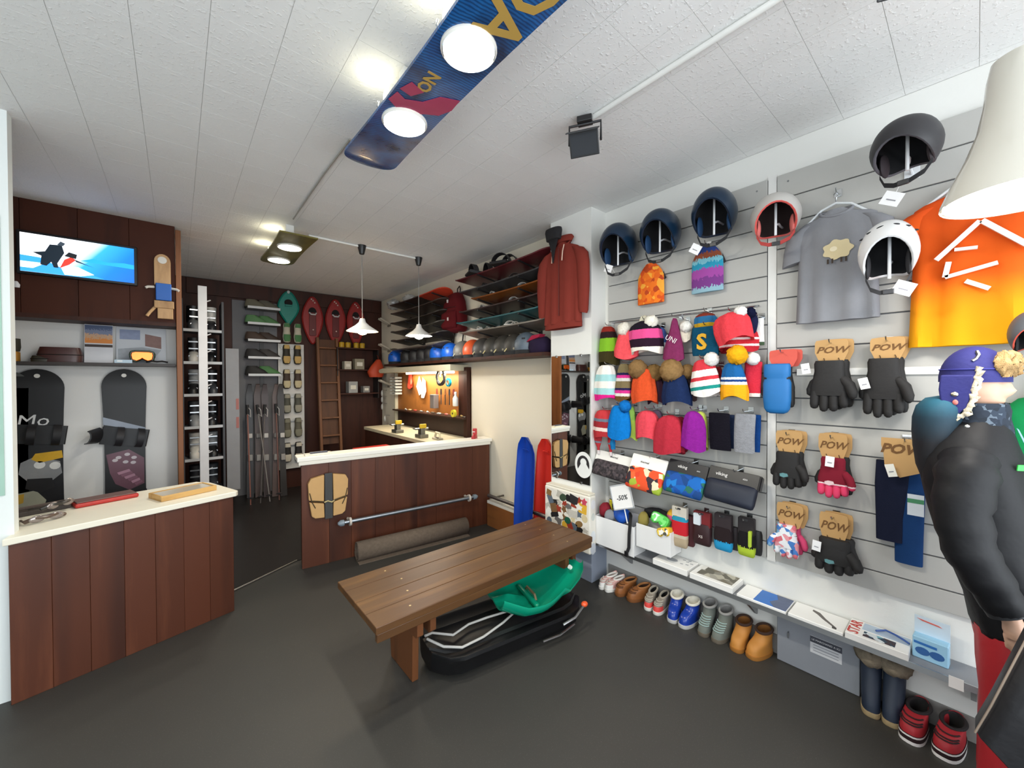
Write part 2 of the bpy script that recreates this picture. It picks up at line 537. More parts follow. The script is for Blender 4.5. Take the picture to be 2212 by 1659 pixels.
# ---------------------------------------------------------------- shared shapes
def board_shape(L, Wd, t=0.012, up=0.035, waist=0.9, tail=1.0, n=28):
    """snowboard lying flat along local x, base down; returns rings for a loft"""
    g = G(); rings = []; k_ = Wd * 1.08 / L
    es = [math.sin(PI / 2 * i / 9) for i in range(10)]
    us = [-(1 - k_) - k_ * e for e in reversed(es)] + [(1 - k_) * (-1 + 2 * i / 8) for i in range(1, 8)] + [(1 - k_) + k_ * e for e in es]
    for u in us:
        x = u * L / 2
        e = (abs(u) - (1 - k_)) / k_
        wv = Wd / 2 * (waist + (1 - waist) * min(1, (abs(u) / (1 - k_)) ** 2))
        if e > 0: wv = Wd / 2 * math.sqrt(max(0.0006, 1 - e ** 2.05))
        zz = up * max(0, e) ** 1.6
        rings.append([(x, -wv, zz), (x, -wv, zz + t), (x, -wv * 0.4, zz + t), (x, wv * 0.4, zz + t), (x, wv, zz + t), (x, wv, zz), (x, wv * 0.4, zz), (x, -wv * 0.4, zz)])
    return g.loft(rings)


def binding(parent, m, m2, loc, rz, s=1.0, name='binding', low=1.0):
    """strap binding: base plate, heel hoop, high back, two straps; local x along the foot"""
    p = put(name, G().prism(rrect(0.24 * s, 0.018 * s, 0.006 * s), -0.06 * s, 0.06 * s), m, parent, 40, loc=loc, rot=(0, 0, rz))
    p.scale = (1, 1, low)
    hb = G()
    rows = []
    for i in range(6):
        z = 0.02 + 0.17 * i / 5; wv = 0.055 - 0.012 * i / 5; x = -0.105 - 0.035 * i / 5
        rows.append([(x * s + 0.03 * s * math.cos(a) * 0.9 - 0.03 * s, wv * s * math.sin(a), z * s) for a in [R_(k) for k in range(-90, 91, 22)][::-1]] +
                    [(x * s + 0.022 * s * math.cos(a) * 0.9 - 0.03 * s, wv * 0.88 * s * math.sin(a), z * s) for a in [R_(k) for k in range(-90, 91, 22)]])
    rows = [[(-q[0] - 0.27 * s * 0, q[1], q[2]) for q in r] for r in rows]
    rows = [[(-(q[0]), q[1], q[2]) for q in r] for r in rows]
    hb.loft(rows)
    put('highback', hb, m, p, 50)
    for (x, h) in ((-0.03, 0.085), (0.075, 0.055)):
        pts = [(x * s + 0.012 * s * math.sin(a), 0.066 * s * math.cos(a), h * s * math.sin(a) + 0.008 * s) for a in [R_(k) for k in range(0, 181, 18)]]
        st = G(); st.loft([[(q[0] - 0.018 * s, q[1], q[2]), (q[0] + 0.018 * s, q[1], q[2]), (q[0] + 0.018 * s, q[1] * 0.93, q[2] * 0.93), (q[0] - 0.018 * s, q[1] * 0.93, q[2] * 0.93)] for q in pts])
        put('strap', st, m2, p, 40)
    return p


# ---------------------------------------------------------------- sales counter (stands at an angle)
ZC = 0.78
cf0, cf1 = Vector((-0.605, 2.862, 0)), Vector((0.299, 3.113, 0))
cdir = (cf1 - cf0).normalized(); cnor = Vector((-cdir.y, cdir.x, 0))
t = thing('sales_counter', 'angled shop counter with brown upright boards and a cream worktop', 'counter', (0, 0, 0))
top = [(cf0.x - 0.008, cf0.y - 0.002), (cf1.x - 0.012, cf1.y - 0.003), (cf1.x, cf1.y + 0.02), (0.176, 3.508), (0.10, 3.60), (-0.85, 3.40), (-0.85, 3.01), (-0.595, 3.01)]
put('worktop', G().slab(top, ZC - 0.032, ZC), mat('#ece7d6', 0.4, 0, 0.02), t, 0, 0.004)
L_ = (cf1 - cf0).length - 0.035
nb = 7
for i in range(nb):
    w_ = L_ / nb
    o = put('board', G().box((0, 0, 0), (w_ - 0.0008, 0.022, ZC - 0.034)), M_PLANK, t, 0, 0.0012, 1,
            loc=tuple(cf0 + cdir * (0.012 + w_ * (i + 0.5)) + cnor * (0.030 + (0.001 if i % 2 else 0))) [:2] + ((ZC - 0.034) / 2,), rot=(0, 0, math.atan2(cdir.y, cdir.x)))
e1 = cf0 + cdir * (L_ + 0.012)
put('side_board', G().slab([tuple((e1 + cnor * 0.02)[:2]), tuple((e1 + cnor * 0.40)[:2]), tuple((e1 + cnor * 0.40 - cdir * 0.02)[:2]), tuple((e1 + cnor * 0.042 - cdir * 0.02)[:2])], 0, ZC - 0.033), M_PLANK, t, 0)
put('carcass', G().slab([tuple((cf0 + cdir * 0.03 + cnor * 0.16)[:2]), tuple((e1 + cnor * 0.05 - cdir * 0.022)[:2]), tuple((e1 + cnor * 0.38 - cdir * 0.022)[:2]), tuple((cf0 + cdir * 0.03 + cnor * 0.38)[:2])], 0, ZC - 0.034), M_DARKWOOD, t, 0)

# ---------------------------------------------------------------- workshop counter (half-height wall of boards)
b0, b1 = Vector((0.742, 3.44, 0)), Vector((2.50, 3.272, 0))
bl = (b1 - b0).length; ba = math.atan2(b1.y - b0.y, b1.x - b0.x); ZB = 0.892
t = thing('workshop_counter', 'brown boarded counter with a narrow white top, in front of the workshop', 'counter', tuple(b0), ba)
put('top', G().box((bl / 2 - 0.015, 0.075, ZB - 0.018), (bl + 0.03, 0.17, 0.036)), mat('#f1eee4', 0.4, 0, 0.02), t, 0, 0.006)
put('top_rail', G().box((bl / 2 - 0.02, 0.008, ZB - 0.05), (bl, 0.03, 0.028)), mat('#e6e2d6', 0.4, 0, 0.02), t, 0, 0.004)
ws = [0.20, 0.175, 0.2, 0.17, 0.21, 0.19, 0.2, 0.2, 0.2]; x = 0.0
for i, w_ in enumerate(ws):
    w_ = w_ * (bl - 0.02) / sum(ws)
    put('board', G().box((0, 0, 0), (w_ - 0.0008, 0.022, ZB - 0.065)), M_PLANK, t, 0, 0.0012, 1, loc=(x + w_ / 2, 0.026 + (0.0015 if i % 2 else 0), (ZB - 0.065) / 2)); x += w_
put('back', G().box((bl / 2, 0.095, (ZB - 0.05) / 2), (bl - 0.02, 0.09, ZB - 0.05)), M_DARKWOOD, t, 0)
WC = Matrix.Translation(b0) @ Matrix.Rotation(ba, 4, 'Z')


def on_bc(px, py):             # local x,z on the face of that counter
    d = on(px, py, 1, 3.36); q = WC.inverted() @ d
    return q.x, q.z


# rail on the counter face
t = thing('hanging_rail', 'grey steel pipe rail fixed across the brown workshop counter', 'rail', tuple(b0), ba)
put('pipe', G().cyl((0.30, -0.07, 0.335), (1.50, -0.07, 0.335), 0.017, n=14), metal('#9aa1a8', 0.4), t)
for x in (0.30, 1.50):
    s_ = -1 if x < 1 else 1
    put('end_cap', G().lathe([(0.017, 0), (0.026, 0.004), (0.026, 0.03), (0.010, 0.05)], 12, Matrix.Translation((x, -0.07, 0.335)) @ Matrix.Rotation(R_(90) * s_, 4, 'Y')), plastic('#7e8b95'), t)
for x in (0.345, 1.455):
    put('bracket', G().lathe([(0.034, -0.008), (0.034, 0.008)], 16, Matrix.Translation((x, -0.07, 0.335)) @ Matrix.Rotation(R_(90), 4, 'Y')).cyl((x, -0.07, 0.335), (x, 0.016, 0.335), 0.012, n=10), mat('#cfc7bd', 0.5), t)
# rail on the recess wall
t = thing('hanging_rail', 'dark pipe rail along the cream wall above the low timber box', 'rail', (0, 0, 0))
put('pipe', G().cyl((2.40, 3.20, 0.325), (2.40, 2.28, 0.325), 0.018, n=12), metal('#8c8a88', 0.45), t)
for y in (3.1, 2.33): put('bracket', G().cyl((2.40, y, 0.325), (2.515, y, 0.325), 0.009, n=8), metal('#6e6a66', 0.45), t)

# wooden board with a dark strap hanging on the counter
x0, z0 = on_bc(712, 1072)
t = thing('deck_pad', 'tan split cork board with a dark centre strap hung on the brown counter', 'board', tuple(WC @ Vector((x0, -0.012, z0))), ba)
M_CORK = mat('#c99f68', 0.7, 0, 0.06, 20)
for sgn in (-1, 1):
    out = [(sgn * 0.032, 0.17), (sgn * 0.13, 0.15), (sgn * 0.15, 0.11), (sgn * 0.145, -0.02), (sgn * 0.035, -0.045)]
    put('pad', G().prism(out, -0.02, 0.02), M_CORK, t, 0, 0.006)
    out = [(sgn * 0.035, -0.06), (sgn * 0.142, -0.035), (sgn * 0.125, -0.15), (sgn * 0.10, -0.17), (sgn * 0.032, -0.175)]
    put('pad', G().prism(out, -0.02, 0.02), M_CORK, t, 0, 0.006)
    put('lace', G().tube([(sgn * 0.03, -0.024, -0.045), (sgn * 0.09, -0.026, -0.03), (sgn * 0.13, -0.024, -0.022)], 0.004, 6), mat('#5a4a2c', 0.8), t)
    put('lace', G().tube([(sgn * 0.10, -0.024, -0.085), (sgn * 0.125, -0.027, -0.03), (sgn * 0.14, -0.024, 0.04)], 0.0035, 6), mat('#40331f', 0.8), t)
put('strap', G().box((0, -0.012, -0.005), (0.058, 0.012, 0.37)), mat('#3a3a3a', 0.6), t, 0, 0.003)
put('buckle', G().tube([(-0.035, -0.026, -0.05), (-0.01, -0.03, -0.04), (0.02, -0.03, -0.055), (0.04, -0.026, -0.045)], 0.006, 6), mat('#b9a878', 0.6), t)

# rolled carpet at the foot of the counter
t = thing('carpet_roll', 'grey brown carpet roll lying at the foot of the brown counter', 'carpet', (1.12, 3.315, 0), ba)
M_CARP = mat('#6d5f52', 0.95, 0, 0.3, 45, 0.5, 200)
rr = []
for k in range(60):
    a = k * 0.42; r = 0.012 + 0.0022 * k
    rr.append((r * math.cos(a) * 0.62, 0.086 + r * math.sin(a) * 0.62))
sp = G(); n = len(rr); v = []
for x in (0.0, 1.02):
    for q in rr: v.append((x, q[0] * 0.9, q[1]))
f = [(i, i + 1, n + i + 1, n + i) for i in range(n - 1)]
sp.add(v, f); o = put('roll', sp, M_CARP, t, 60); s_ = o.modifiers.new('thick', 'SOLIDIFY'); s_.thickness = 0.006
put('flap', G().slab([(0.0, -0.085), (1.02, -0.085), (1.02, 0.0), (0.0, 0.0)], 0.0, 0.007), M_CARP, t, 0)

# ---------------------------------------------------------------- bench
M_BENCH = wood('#573a20', '#745029', (1.3, 14, 14), 0.4, 0.12, '#4b301a')
M_LEG = wood('#4c2d1a', '#683f24', (12, 12, 1.3), 0.4, 0.12)
t = thing('bench', 'brown plank bench with panel legs standing over two plastic sledges', 'bench', (1.365, 1.905, 0), R_(0.5))
yy = -0.26
for i, w_ in enumerate((0.125, 0.125, 0.135, 0.125)):
    put('plank', G().box((0, 0, 0), (1.47, w_ - 0.001, 0.034)), M_BENCH, t, 0, 0.003, 2, loc=(0, yy + w_ / 2, 0.433)); yy += w_ + 0.0005
put('front_rail', G().box((0, -0.245, 0.398), (1.46, 0.024, 0.04)), M_BENCH, t, 0, 0.004)
for x in (-0.475, 0.56):
    lg = put('leg_panel', G().prism([(-0.10, 0), (0.15, 0), (0.20, 0.416), (-0.115, 0.416)], -0.017, 0.017, Matrix.Rotation(R_(90), 4, 'Z')), M_LEG, t, 0, 0.004, loc=(x, 0, 0))
    for s_ in (-1, 1):
        put('cleat', G().prism([(-0.222, 0.30), (-0.205, 0.285), (0.2, 0.285), (0.2, 0.416), (-0.222, 0.416)], -0.016, 0.016, Matrix.Rotation(R_(90), 4, 'Z')), M_LEG, t, 0, 0.003, loc=(x + s_ * 0.034, 0, 0))
for i, (px, py) in enumerate([(-0.55, -0.2), (-0.5, -0.07), (-0.47, 0.06), (-0.5, 0.2), (0.55, -0.2), (0.56, -0.07), (0.56, 0.06), (0.55, 0.2)]):
    put('screw_head', G().cyl((px, py, 0.4495), (px, py, 0.4512), 0.0055, n=8), metal('#c9b58c', 0.4), t)

# ---------------------------------------------------------------- black sledge with rope, green sledge on top
t = thing('toboggan', 'black plastic sledge with a grey pull rope lying under the bench', 'sledge', (1.44, 1.765, 0), R_(-8.5))
M_BLKPL = mat('#0e0e10', 0.38, 0, 0.05)
rings = []
for i in range(15):
    u = -1 + 2 * i / 14; x = u * 0.48
    e = max(0, (abs(u) - 0.72) / 0.28); wv = 0.195 * math.sqrt(max(0.08, 1 - 0.75 * e * e)); lift = 0.06 * e ** 1.5
    r_ = []
    for y, z in ((-1.0, 0.115), (-0.99, 0.134), (-0.93, 0.132), (-0.86, 0.122), (-0.6, 0.114), (-0.52, 0.124), (-0.44, 0.114), (0.44, 0.114), (0.52, 0.124), (0.6, 0.114), (0.86, 0.122), (0.93, 0.132), (0.99, 0.134), (1.0, 0.115)):
        r_.append((x, y * wv, max(0.012, z + (lift * .4 if z < .126 else lift * 0.2))))
    for y, z in ((0.9, 0.105), (0.82, 0.03), (0.6, 0.012), (-0.6, 0.012), (-0.82, 0.03), (-0.9, 0.105)):
        r_.append((x, y * wv, z * 0.9 + lift * 0.5 if z > 0.013 else 0.0 + lift * 0.55))
    rings.append(r_)
put('hull', G().loft(rings), M_BLKPL, t, 35)
rp = mat('#b9b7b2', 0.9, 0, 0.1, 60, 0.4, 300)
loop = [(-0.47, 0.0, 0.158), (-0.42, -0.1, 0.158), (-0.33, -0.125, 0.136), (-0.2, -0.11, 0.136), (-0.05, -0.06, 0.136), (0.08, 0.0, 0.136), (0.13, 0.03, 0.136), (0.10, 0.05, 0.136), (0.02, 0.02, 0.136), (-0.1, 0.03, 0.136), (-0.22, 0.03, 0.136), (-0.33, -0.01, 0.136), (-0.42, 0.06, 0.14), (-0.47, 0.03, 0.158)]
put('pull_rope', G().tube(loop, 0.0065, 8), rp, t, 60)
put('brake_lever', G().tube([(0.26, -0.21, 0.10), (0.34, -0.22, 0.12), (0.42, -0.20, 0.15)], 0.008, 8), metal('#9c9c9c'), t)
put('brake_knob', G().ell((0.435, -0.195, 0.158), (0.022, 0.018, 0.016)), plastic('#e0562a'), t)
put('runner', G().tube([(0.12, -0.205, 0.05), (0.24, -0.205, 0.045), (0.36, -0.19, 0.06)], 0.007, 8), metal('#a9a9a9'), t)

t = thing('toboggan', 'emerald green plastic sledge seat resting on the black sledge', 'sledge', (1.63, 1.75, 0.0), R_(-16))
M_GREEN = mat('#0c9a78', 0.25, 0, 0.04)
rings = []
for i in range(17):
    u = i / 16; x = -0.25 + 0.52 * u
    back = 0.17 * max(0, (u - 0.45) / 0.55) ** 1.5
    front = 0.05 * max(0, (0.25 - u) / 0.25)
    wv = 0.225 * (0.78 + 0.22 * math.sin(PI * min(1, u * 1.25))) * (1 if u < 0.8 else math.sqrt(max(0.12, 1 - ((u - 0.8) / 0.22) ** 2)))
    r_ = []
    for k in range(13):
        y = -1 + k / 6
        edge = abs(y) ** 5 * (0.085 if u < 0.75 else 0.04)
        hump = 0.055 * math.exp(-(y / 0.22) ** 2) * math.exp(-((u - 0.22) / 0.18) ** 2)
        r_.append((x + back * 0.35, y * wv, 0.165 + back + front + edge + hump))
    rings.append(r_ + [(q[0], q[1] * 1.0, q[2] - 0.012) for q in reversed(r_)])
put('shell', G().loft(rings), M_GREEN, t, 50)
put('seat_step', G().box((-0.02, 0, 0.187), (0.03, 0.26, 0.03)), M_GREEN, t, 40, 0.01)
put('plug', G().cyl((0.255, -0.05, 0.325), (0.243, -0.05, 0.335), 0.013, n=14), plastic('#dfe9e2'), t)
put('handle', G().tube([(0.0, -0.07, 0.19), (0.0, -0.05, 0.215), (0.0, 0.05, 0.215), (0.0, 0.07, 0.19)], 0.008, 8), plastic('#7b6a4c'), t)

# two plastic slides leaning in the recess corner
for lab, c, y, x0 in (('blue plastic snow slide standing upright against the cream wall', '#0f3fa6', 2.60, 2.36), ('red plastic snow slide standing upright beside the blue one', '#cf2f24', 2.405, 2.42)):
    t = thing('snow_slide', lab, 'sledge', (x0 - 0.03, y, 0.0), R_(-90), 'snow slides in the corner', rot=(R_(-4), 0, R_(-90)))
    rings = []
    for i in range(16):
        u = i / 15; z = 0.985 * u
        wv = 0.122 * (0.86 + 0.14 * math.sin(PI * u)) * (1 if u < 0.84 else math.sqrt(max(0.04, 1 - ((u - 0.84) / 0.168) ** 2)))
        cy = -0.03 * max(0, (u - 0.8) / 0.2) ** 2
        a_ = [(-wv, cy - 0.025, z), (-wv * 0.86, cy - 0.02, z), (-wv * 0.7, cy, z), (-wv * 0.25, cy + 0.002, z), (0, cy - 0.006, z), (wv * 0.25, cy + 0.002, z), (wv * 0.7, cy, z), (wv * 0.86, cy - 0.02, z), (wv, cy - 0.025, z)]
        rings.append(a_ + [(q[0], q[1] + 0.008, q[2]) for q in reversed(a_)])
    put('tray', G().loft(rings), mat(c, 0.35, 0, 0.06), t, 50)
    put('grip', G().tube([(-0.03, -0.02, 0.87), (-0.03, -0.035, 0.88), (0.03, -0.035, 0.88), (0.03, -0.02, 0.87)], 0.005, 6), mat(c, 0.4, 0, 0.06), t)
# ---------------------------------------------------------------- lamps and wiring on the ceiling
def lamp_light(name, kind, loc, power, col, parent=None, size=0.1, rot=None, spot=None):
    d = bpy.data.lights.new(name, kind); d.energy = power; d.color = col
    if kind == 'AREA': d.shape = 'DISK'; d.size = size
    else: d.shadow_soft_size = size
    if spot: d.spot_size = R_(spot); d.spot_blend = 0.6
    o = bpy.data.objects.new(name, d); COL.objects.link(o); o.location = loc
    if rot: o.rotation_euler = rot
    if parent: o.parent = parent
    return o


def board_print():
    """blue base print with ripples towards the tip"""
    t = NT('ripple_print'); co = t.co()
    sp = t.n('ShaderNodeSeparateXYZ'); t.l(co, sp.inputs[0])
    wv = t.n('ShaderNodeTexWave', wave_type='RINGS', rings_direction='SPHERICAL'); wv.inputs['Scale'].default_value = 26; wv.inputs['Distortion'].default_value = 2.5
    mp = t.n('ShaderNodeMapping'); mp.inputs['Location'].default_value = (-0.95, 0.16, 0); t.l(co, mp.inputs['Vector']); t.l(mp.outputs[0], wv.inputs['Vector'])
    base = t.ramp(t.noise(co, 5, 3), [(0.35, '#0b2b52'), (0.55, '#1763a8'), (0.7, '#0d4684')])
    col = t.mix(t.ramp(wv.outputs[0], [(0.45, (0, 0, 0, 1)), (0.7, (0.55, 0.55, 0.55, 1))]), base, lin('#061a38'))
    return t.fin(col, 0.25, 0, 0.3)


LAMP = glow('#fffbe8', 14.0)
M_GOLD = mat('#b9964a', 0.4, 0, 0.05)


def board_lamp(label, x, y0, y1, z, wd, lamps, m, group, half=False, power=10, leak=2.0, deco=True):
    L = y1 - y0
    t = thing('board_lamp', label, 'ceiling lamp', (x, (y0 + y1) / 2, z), R_(90), group)
    g = board_shape(L, wd, 0.012, 0.03)
    if half:
        g = G(); rings = []
        for i in range(20):
            u = i / 19; e = (u - 0.76) / 0.24
            wv = wd / 2 * (1 - 0.08 * math.sin(PI * min(1, u / 0.76)))
            if e > 0: wv = wd / 2 * math.sqrt(max(0.003, 1 - e ** 2.3))
            zz = 0.03 * max(0, e) ** 1.5; xx = -L / 2 + L * u
            rings.append([(xx, -wv, zz), (xx, -wv, zz + 0.012), (xx, wv, zz + 0.012), (xx, wv, zz)])
        g.loft(rings)
    put('snowboard', g, m, t, 50)
    for ly in lamps:
        lx = ly - (y0 + y1) / 2
        c = put('lamp_can', G().lathe([(0.088, -0.012), (0.094, -0.006), (0.094, 0.0), (0.086, 0.0), (0.086, 0.10), (0.03, 0.115)], 32, Matrix.Translation((lx, 0, 0)), (False, True)), mat('#e9e7df', 0.3), t)
        put('lamp_glass', G().lathe([(0.0855, -0.011), (0.07, -0.016), (0.03, -0.019), (0.004, -0.0195)], 32, Matrix.Translation((lx, 0, 0)), (True, True)), LAMP, c)
        lamp_light('lamp_light', 'AREA', (lx, 0, -0.03), power, (1.0, 0.95, 0.82), t, 0.16)
        if leak: lamp_light('lamp_leak', 'POINT', (lx + 0.03, 0.105, 0.075), leak, (1.0, 0.93, 0.66), t, 0.02)
        put('spring_clip', G().tube([(lx + 0.02, 0.09, 0.012), (lx + 0.02, 0.11, 0.03), (lx + 0.02, 0.105, 0.05)], 0.004, 6), metal(), t)
    for lx in (-L * 0.28, L * 0.12):
        put('mount', G().box((lx, 0.02, 0.083), (0.05, 0.06, 0.142)), mat('#d8d8d4', 0.5), t, 0, 0.004)
    return t


t = board_lamp('blue printed snowboard hung as a lamp with two big round lights', 0.752, 0.56, 2.09, 2.60, 0.252, (1.10, 1.585), board_print(), 'snowboard lamps', power=9, leak=0.42)
text('lettering', 'VDA', 0.21, M_GOLD, t, (-0.50, -0.02, -0.0015), (PI, 0, R_(0)), 0.0005, 0, 0.95, 0.004)
text('lettering', 'NO', 0.07, M_GOLD, t, (-0.005, 0.035, -0.0015), (PI, 0, R_(0)), 0.0005, 0, 1.0, 0.002)
M_PINK = mat('#a8325a', 0.4, 0, 0.15, 14)
for pts in ([(0.0, -0.11), (0.03, -0.04), (0.10, 0.0), (0.13, 0.06), (0.11, 0.10), (0.17, 0.11), (0.20, 0.06), (0.19, 0.0), (0.16, -0.04), (0.13, -0.09), (0.07, -0.115)], [(0.05, 0.02), (0.10, 0.05), (0.09, 0.10), (0.03, 0.08)]):
    put('graphic', G().slab([(p[0], p[1]) for p in pts], -0.0022, -0.0012), M_PINK, t, 0)
olive = wood('#3f3a20', '#6b6230', (3, 9, 3), 0.3, 0.05)
t = board_lamp('olive cut-off snowboard lamp with two round lights deeper in the shop', 0.735, 3.40, 4.50, 2.62, 0.27, (3.74, 4.20), olive, 'snowboard lamps', half=True, power=6, leak=0.5)

# wiring
def cable(label, pts, r, m, cat='cable', name='ceiling_cable'):
    o = put(name, G().tube(pts, r, 10), m, None, 60); tag(o, label, cat); return o


M_COND = mat('#e8e8e4', 0.5)
ZCEIL = HC - 0.001
cable('thin grey cable on the ceiling between the two snowboard lamps', [(0.70, 2.12, ZCEIL - 0.006), (0.695, 2.6, ZCEIL - 0.006), (0.70, 3.22, ZCEIL - 0.006), (0.69, 3.38, ZCEIL - 0.03)], 0.005, mat('#9b9890', 0.6))
cable('white cable tube crossing the ceiling to the two pendant lamps', [(0.88, 3.735, HC - 0.012), (1.30, 3.735, HC - 0.012), (1.93, 3.735, HC - 0.012)], 0.010, M_COND, 'cable tube', 'cable_tube')
cable('white cable tube on the ceiling ending at the black floodlight', [(1.525, 1.26, HC - 0.013), (1.52, 0.56, HC - 0.013), (1.52, -0.6, HC - 0.013)], 0.012, M_COND, 'cable tube', 'cable_tube')


def floodlight(label, x, y):
    t = thing('floodlight', label, 'floodlight', (x, y, HC), R_(-60), 'black floodlights')
    mk = mat('#1c1b1d', 0.45)
    put('base', G().box((0, 0, -0.024), (0.07, 0.05, 0.028)), mk, t, 0, 0.003)
    put('bracket', G().tube([(-0.075, 0, -0.13), (-0.075, 0, -0.04), (0.075, 0, -0.04), (0.075, 0, -0.13)], 0.006, 6), mk, t)
    Mx = Matrix.Translation((0, 0, -0.13)) @ Matrix.Rotation(R_(35), 4, 'X')
    put('housing', G().loft([[(sx * .045, 0.045, sz * .03) for sx, sz in ((-1, -1), (1, -1), (1, 1), (-1, 1))], [(sx * .07, -0.035, sz * .055) for sx, sz in ((-1, -1), (1, -1), (1, 1), (-1, 1))]], M=Mx), mk, t, 0, 0.004)
    put('lens', G().box((0, -0.038, 0), (0.12, 0.006, 0.09), Mx), mat('#3a3c40', 0.1), t, 0)
    put('visor', G().box((0, -0.05, 0.056), (0.15, 0.05, 0.005), Mx), mk, t, 0)


floodlight('black floodlight on the ceiling at the end of the cable tube', 1.50, 1.22)
floodlight('black floodlight at the top edge, nearest the shop window', 1.56, 0.13)


def pendant(label, x, y, zrim, r, col, power):
    t = thing('pendant_lamp', label, 'pendant lamp', (x, y, HC), 0, 'pendant lamps over the workshop')
    put('ceiling_rose', G().lathe([(0.012, -0.085), (0.022, -0.08), (0.04, -0.005), (0.04, 0.0)], 16), mat('#1d1d1e', 0.4), t)
    zr = zrim - HC
    put('cord', G().cyl((0, 0, -0.08), (0, 0, zr + 0.11), 0.0035, n=6), mat('#8c8a86', 0.7), t)
    put('shade', G().lathe([(r, zr), (r * 0.98, zr + 0.006), (r * 0.45, zr + 0.055), (0.032, zr + 0.085), (0.022, zr + 0.12), (0.018, zr + 0.12), (0.028, zr + 0.083), (r * 0.43, zr + 0.05), (r * 0.95, zr + 0.002)], 28, None, (False, False)), mat('#d9d8d4', 0.3), t, 50)
    b = put('bulb', G().ell((0, 0, zr + 0.012), (0.05, 0.05, 0.045)), glow(col, 38.0), t)
    lamp_light('bulb_light', 'POINT', (0, 0, zr - 0.06), power, tuple(lin(col)[:3]), t, 0.05)


pz = on(783, 716, 1, 3.736)
pendant('warm white pendant lamp with a flat tin shade, left of the pair', pz.x, 3.736, pz.z, 0.142, '#ffdca8', 3.2)
pz = on(905, 726, 1, 3.734)
pendant('cool white pendant lamp with a flat tin shade, right of the pair', pz.x, 3.734, pz.z, 0.135, '#ffffff', 2.2)

# big white bell lamp by the dummy
t = thing('bell_lamp', 'big glossy white bell lamp hanging above the dressed dummy', 'pendant lamp', (1.80, -0.085, HC), 0)
zr = 2.005 - HC
MB_ = mat('#cfccc2', 0.12, 0, 0.02, 4, 0, 100, 0.5)
prof = [(0.165, zr), (0.163, zr + 0.01), (0.145, zr + 0.06), (0.115, zr + 0.13), (0.092, zr + 0.20), (0.080, zr + 0.27), (0.074, zr + 0.34), (0.066, zr + 0.385), (0.03, zr + 0.40)]
put('shade', G().lathe(prof + [(0.028, zr + 0.396), (0.060, zr + 0.375), (0.07, zr + 0.33), (0.087, zr + 0.2), (0.11, zr + 0.13), (0.14, zr + 0.06), (0.158, zr + 0.003)], 40, None, (False, False)), MB_, t, 50)
put('cord', G().cyl((0, 0, zr + 0.39), (0, 0, 0), 0.004, n=8), mat('#dcdcd8', 0.6), t)
put('canopy', G().lathe([(0.05, 0), (0.05, -0.02), (0.01, -0.03)], 20, None, (True, True)), MB_, t)
put('diffuser', G().lathe([(0.157, zr + 0.012), (0.02, zr + 0.008)], 32, None, (True, True)), glow('#fff8ee', 8.0), t)
lamp_light('lamp_light', 'AREA', (0, 0, zr - 0.02), 4, (1.0, 0.96, 0.9), t, 0.28)
# ---------------------------------------------------------------- goods on the slat panels
RWZ = R_(-90)                  # things on the right wall: local x to the right, local -y out of the wall


def wp(px, py, off=0.0): return on(px, py, 0, XS - off)


def wbox(x0, y0, x1, y1, off):
    cx, cy = (x0 + x1) / 2, (y0 + y1) / 2
    w_ = abs(wp(x0, cy, off).y - wp(x1, cy, off).y); h = abs(wp(cx, y0, off).z - wp(cx, y1, off).z)
    return wp(cx, y0, off), w_, h


CHROME = metal('#c9ccce', 0.22)


def hook(what, loc, ln, depth_from_wall):
    """prong hook: saddle in the groove and a prong that carries something"""
    x = XS - 0.0005
    t = thing('display_hook', 'chrome slatwall hook carrying ' + ' '.join(what.split()[:11]), 'hook', (x, loc.y, loc.z), RWZ, 'slatwall hooks')
    put('saddle', G().box((0, -0.002, 0.004), (0.028, 0.003, 0.035)), CHROME, t, 0)
    put('prong', G().tube([(0, -0.002, 0.0), (0, -ln * 0.9, 0.0), (0, -ln, 0.008), (0, -ln - 0.004, 0.016)], 0.0028, 6), CHROME, t)
    return t


def price_tag(parent, loc, rot=(0, 0, 0), w_=0.05, h=0.035, c='#f4f4f6'):
    o = put('price_tag', G().box((0, 0, -h / 2), (w_, 0.001, h)), mat(c, 0.6, 0, 0.02), parent, 0, loc=loc, rot=rot)
    put('print', G().box((0, -0.0012, -h * 0.6), (w_ * 0.5, 0.0006, h * 0.08)), mat('#8a8a92', 0.6), o, 0)
    return o


def fuzz(c, r, seed=0, n=22, m=14, rough=0.22):
    rnd = random.Random(seed); g = G(); r = r if isinstance(r, (tuple, list)) else (r, r, r); rings = []
    for i in range(m + 1):
        a = PI * (0.03 + 0.94 * i / m) - PI / 2; rg = []
        for k in range(n):
            b = 2 * PI * k / n; q = 1 - rough * 0.5 + rnd.random() * rough
            rg.append((c[0] + r[0] * q * math.cos(a) * math.cos(b), c[1] + r[1] * q * math.cos(a) * math.sin(b), c[2] + r[2] * q * math.sin(a)))
        rings.append(rg)
    return g.loft(rings)


def fur_m(c): return mat(c, 1.0, 0, 0.35, 70, 1.0, 420, 0, 0.1)


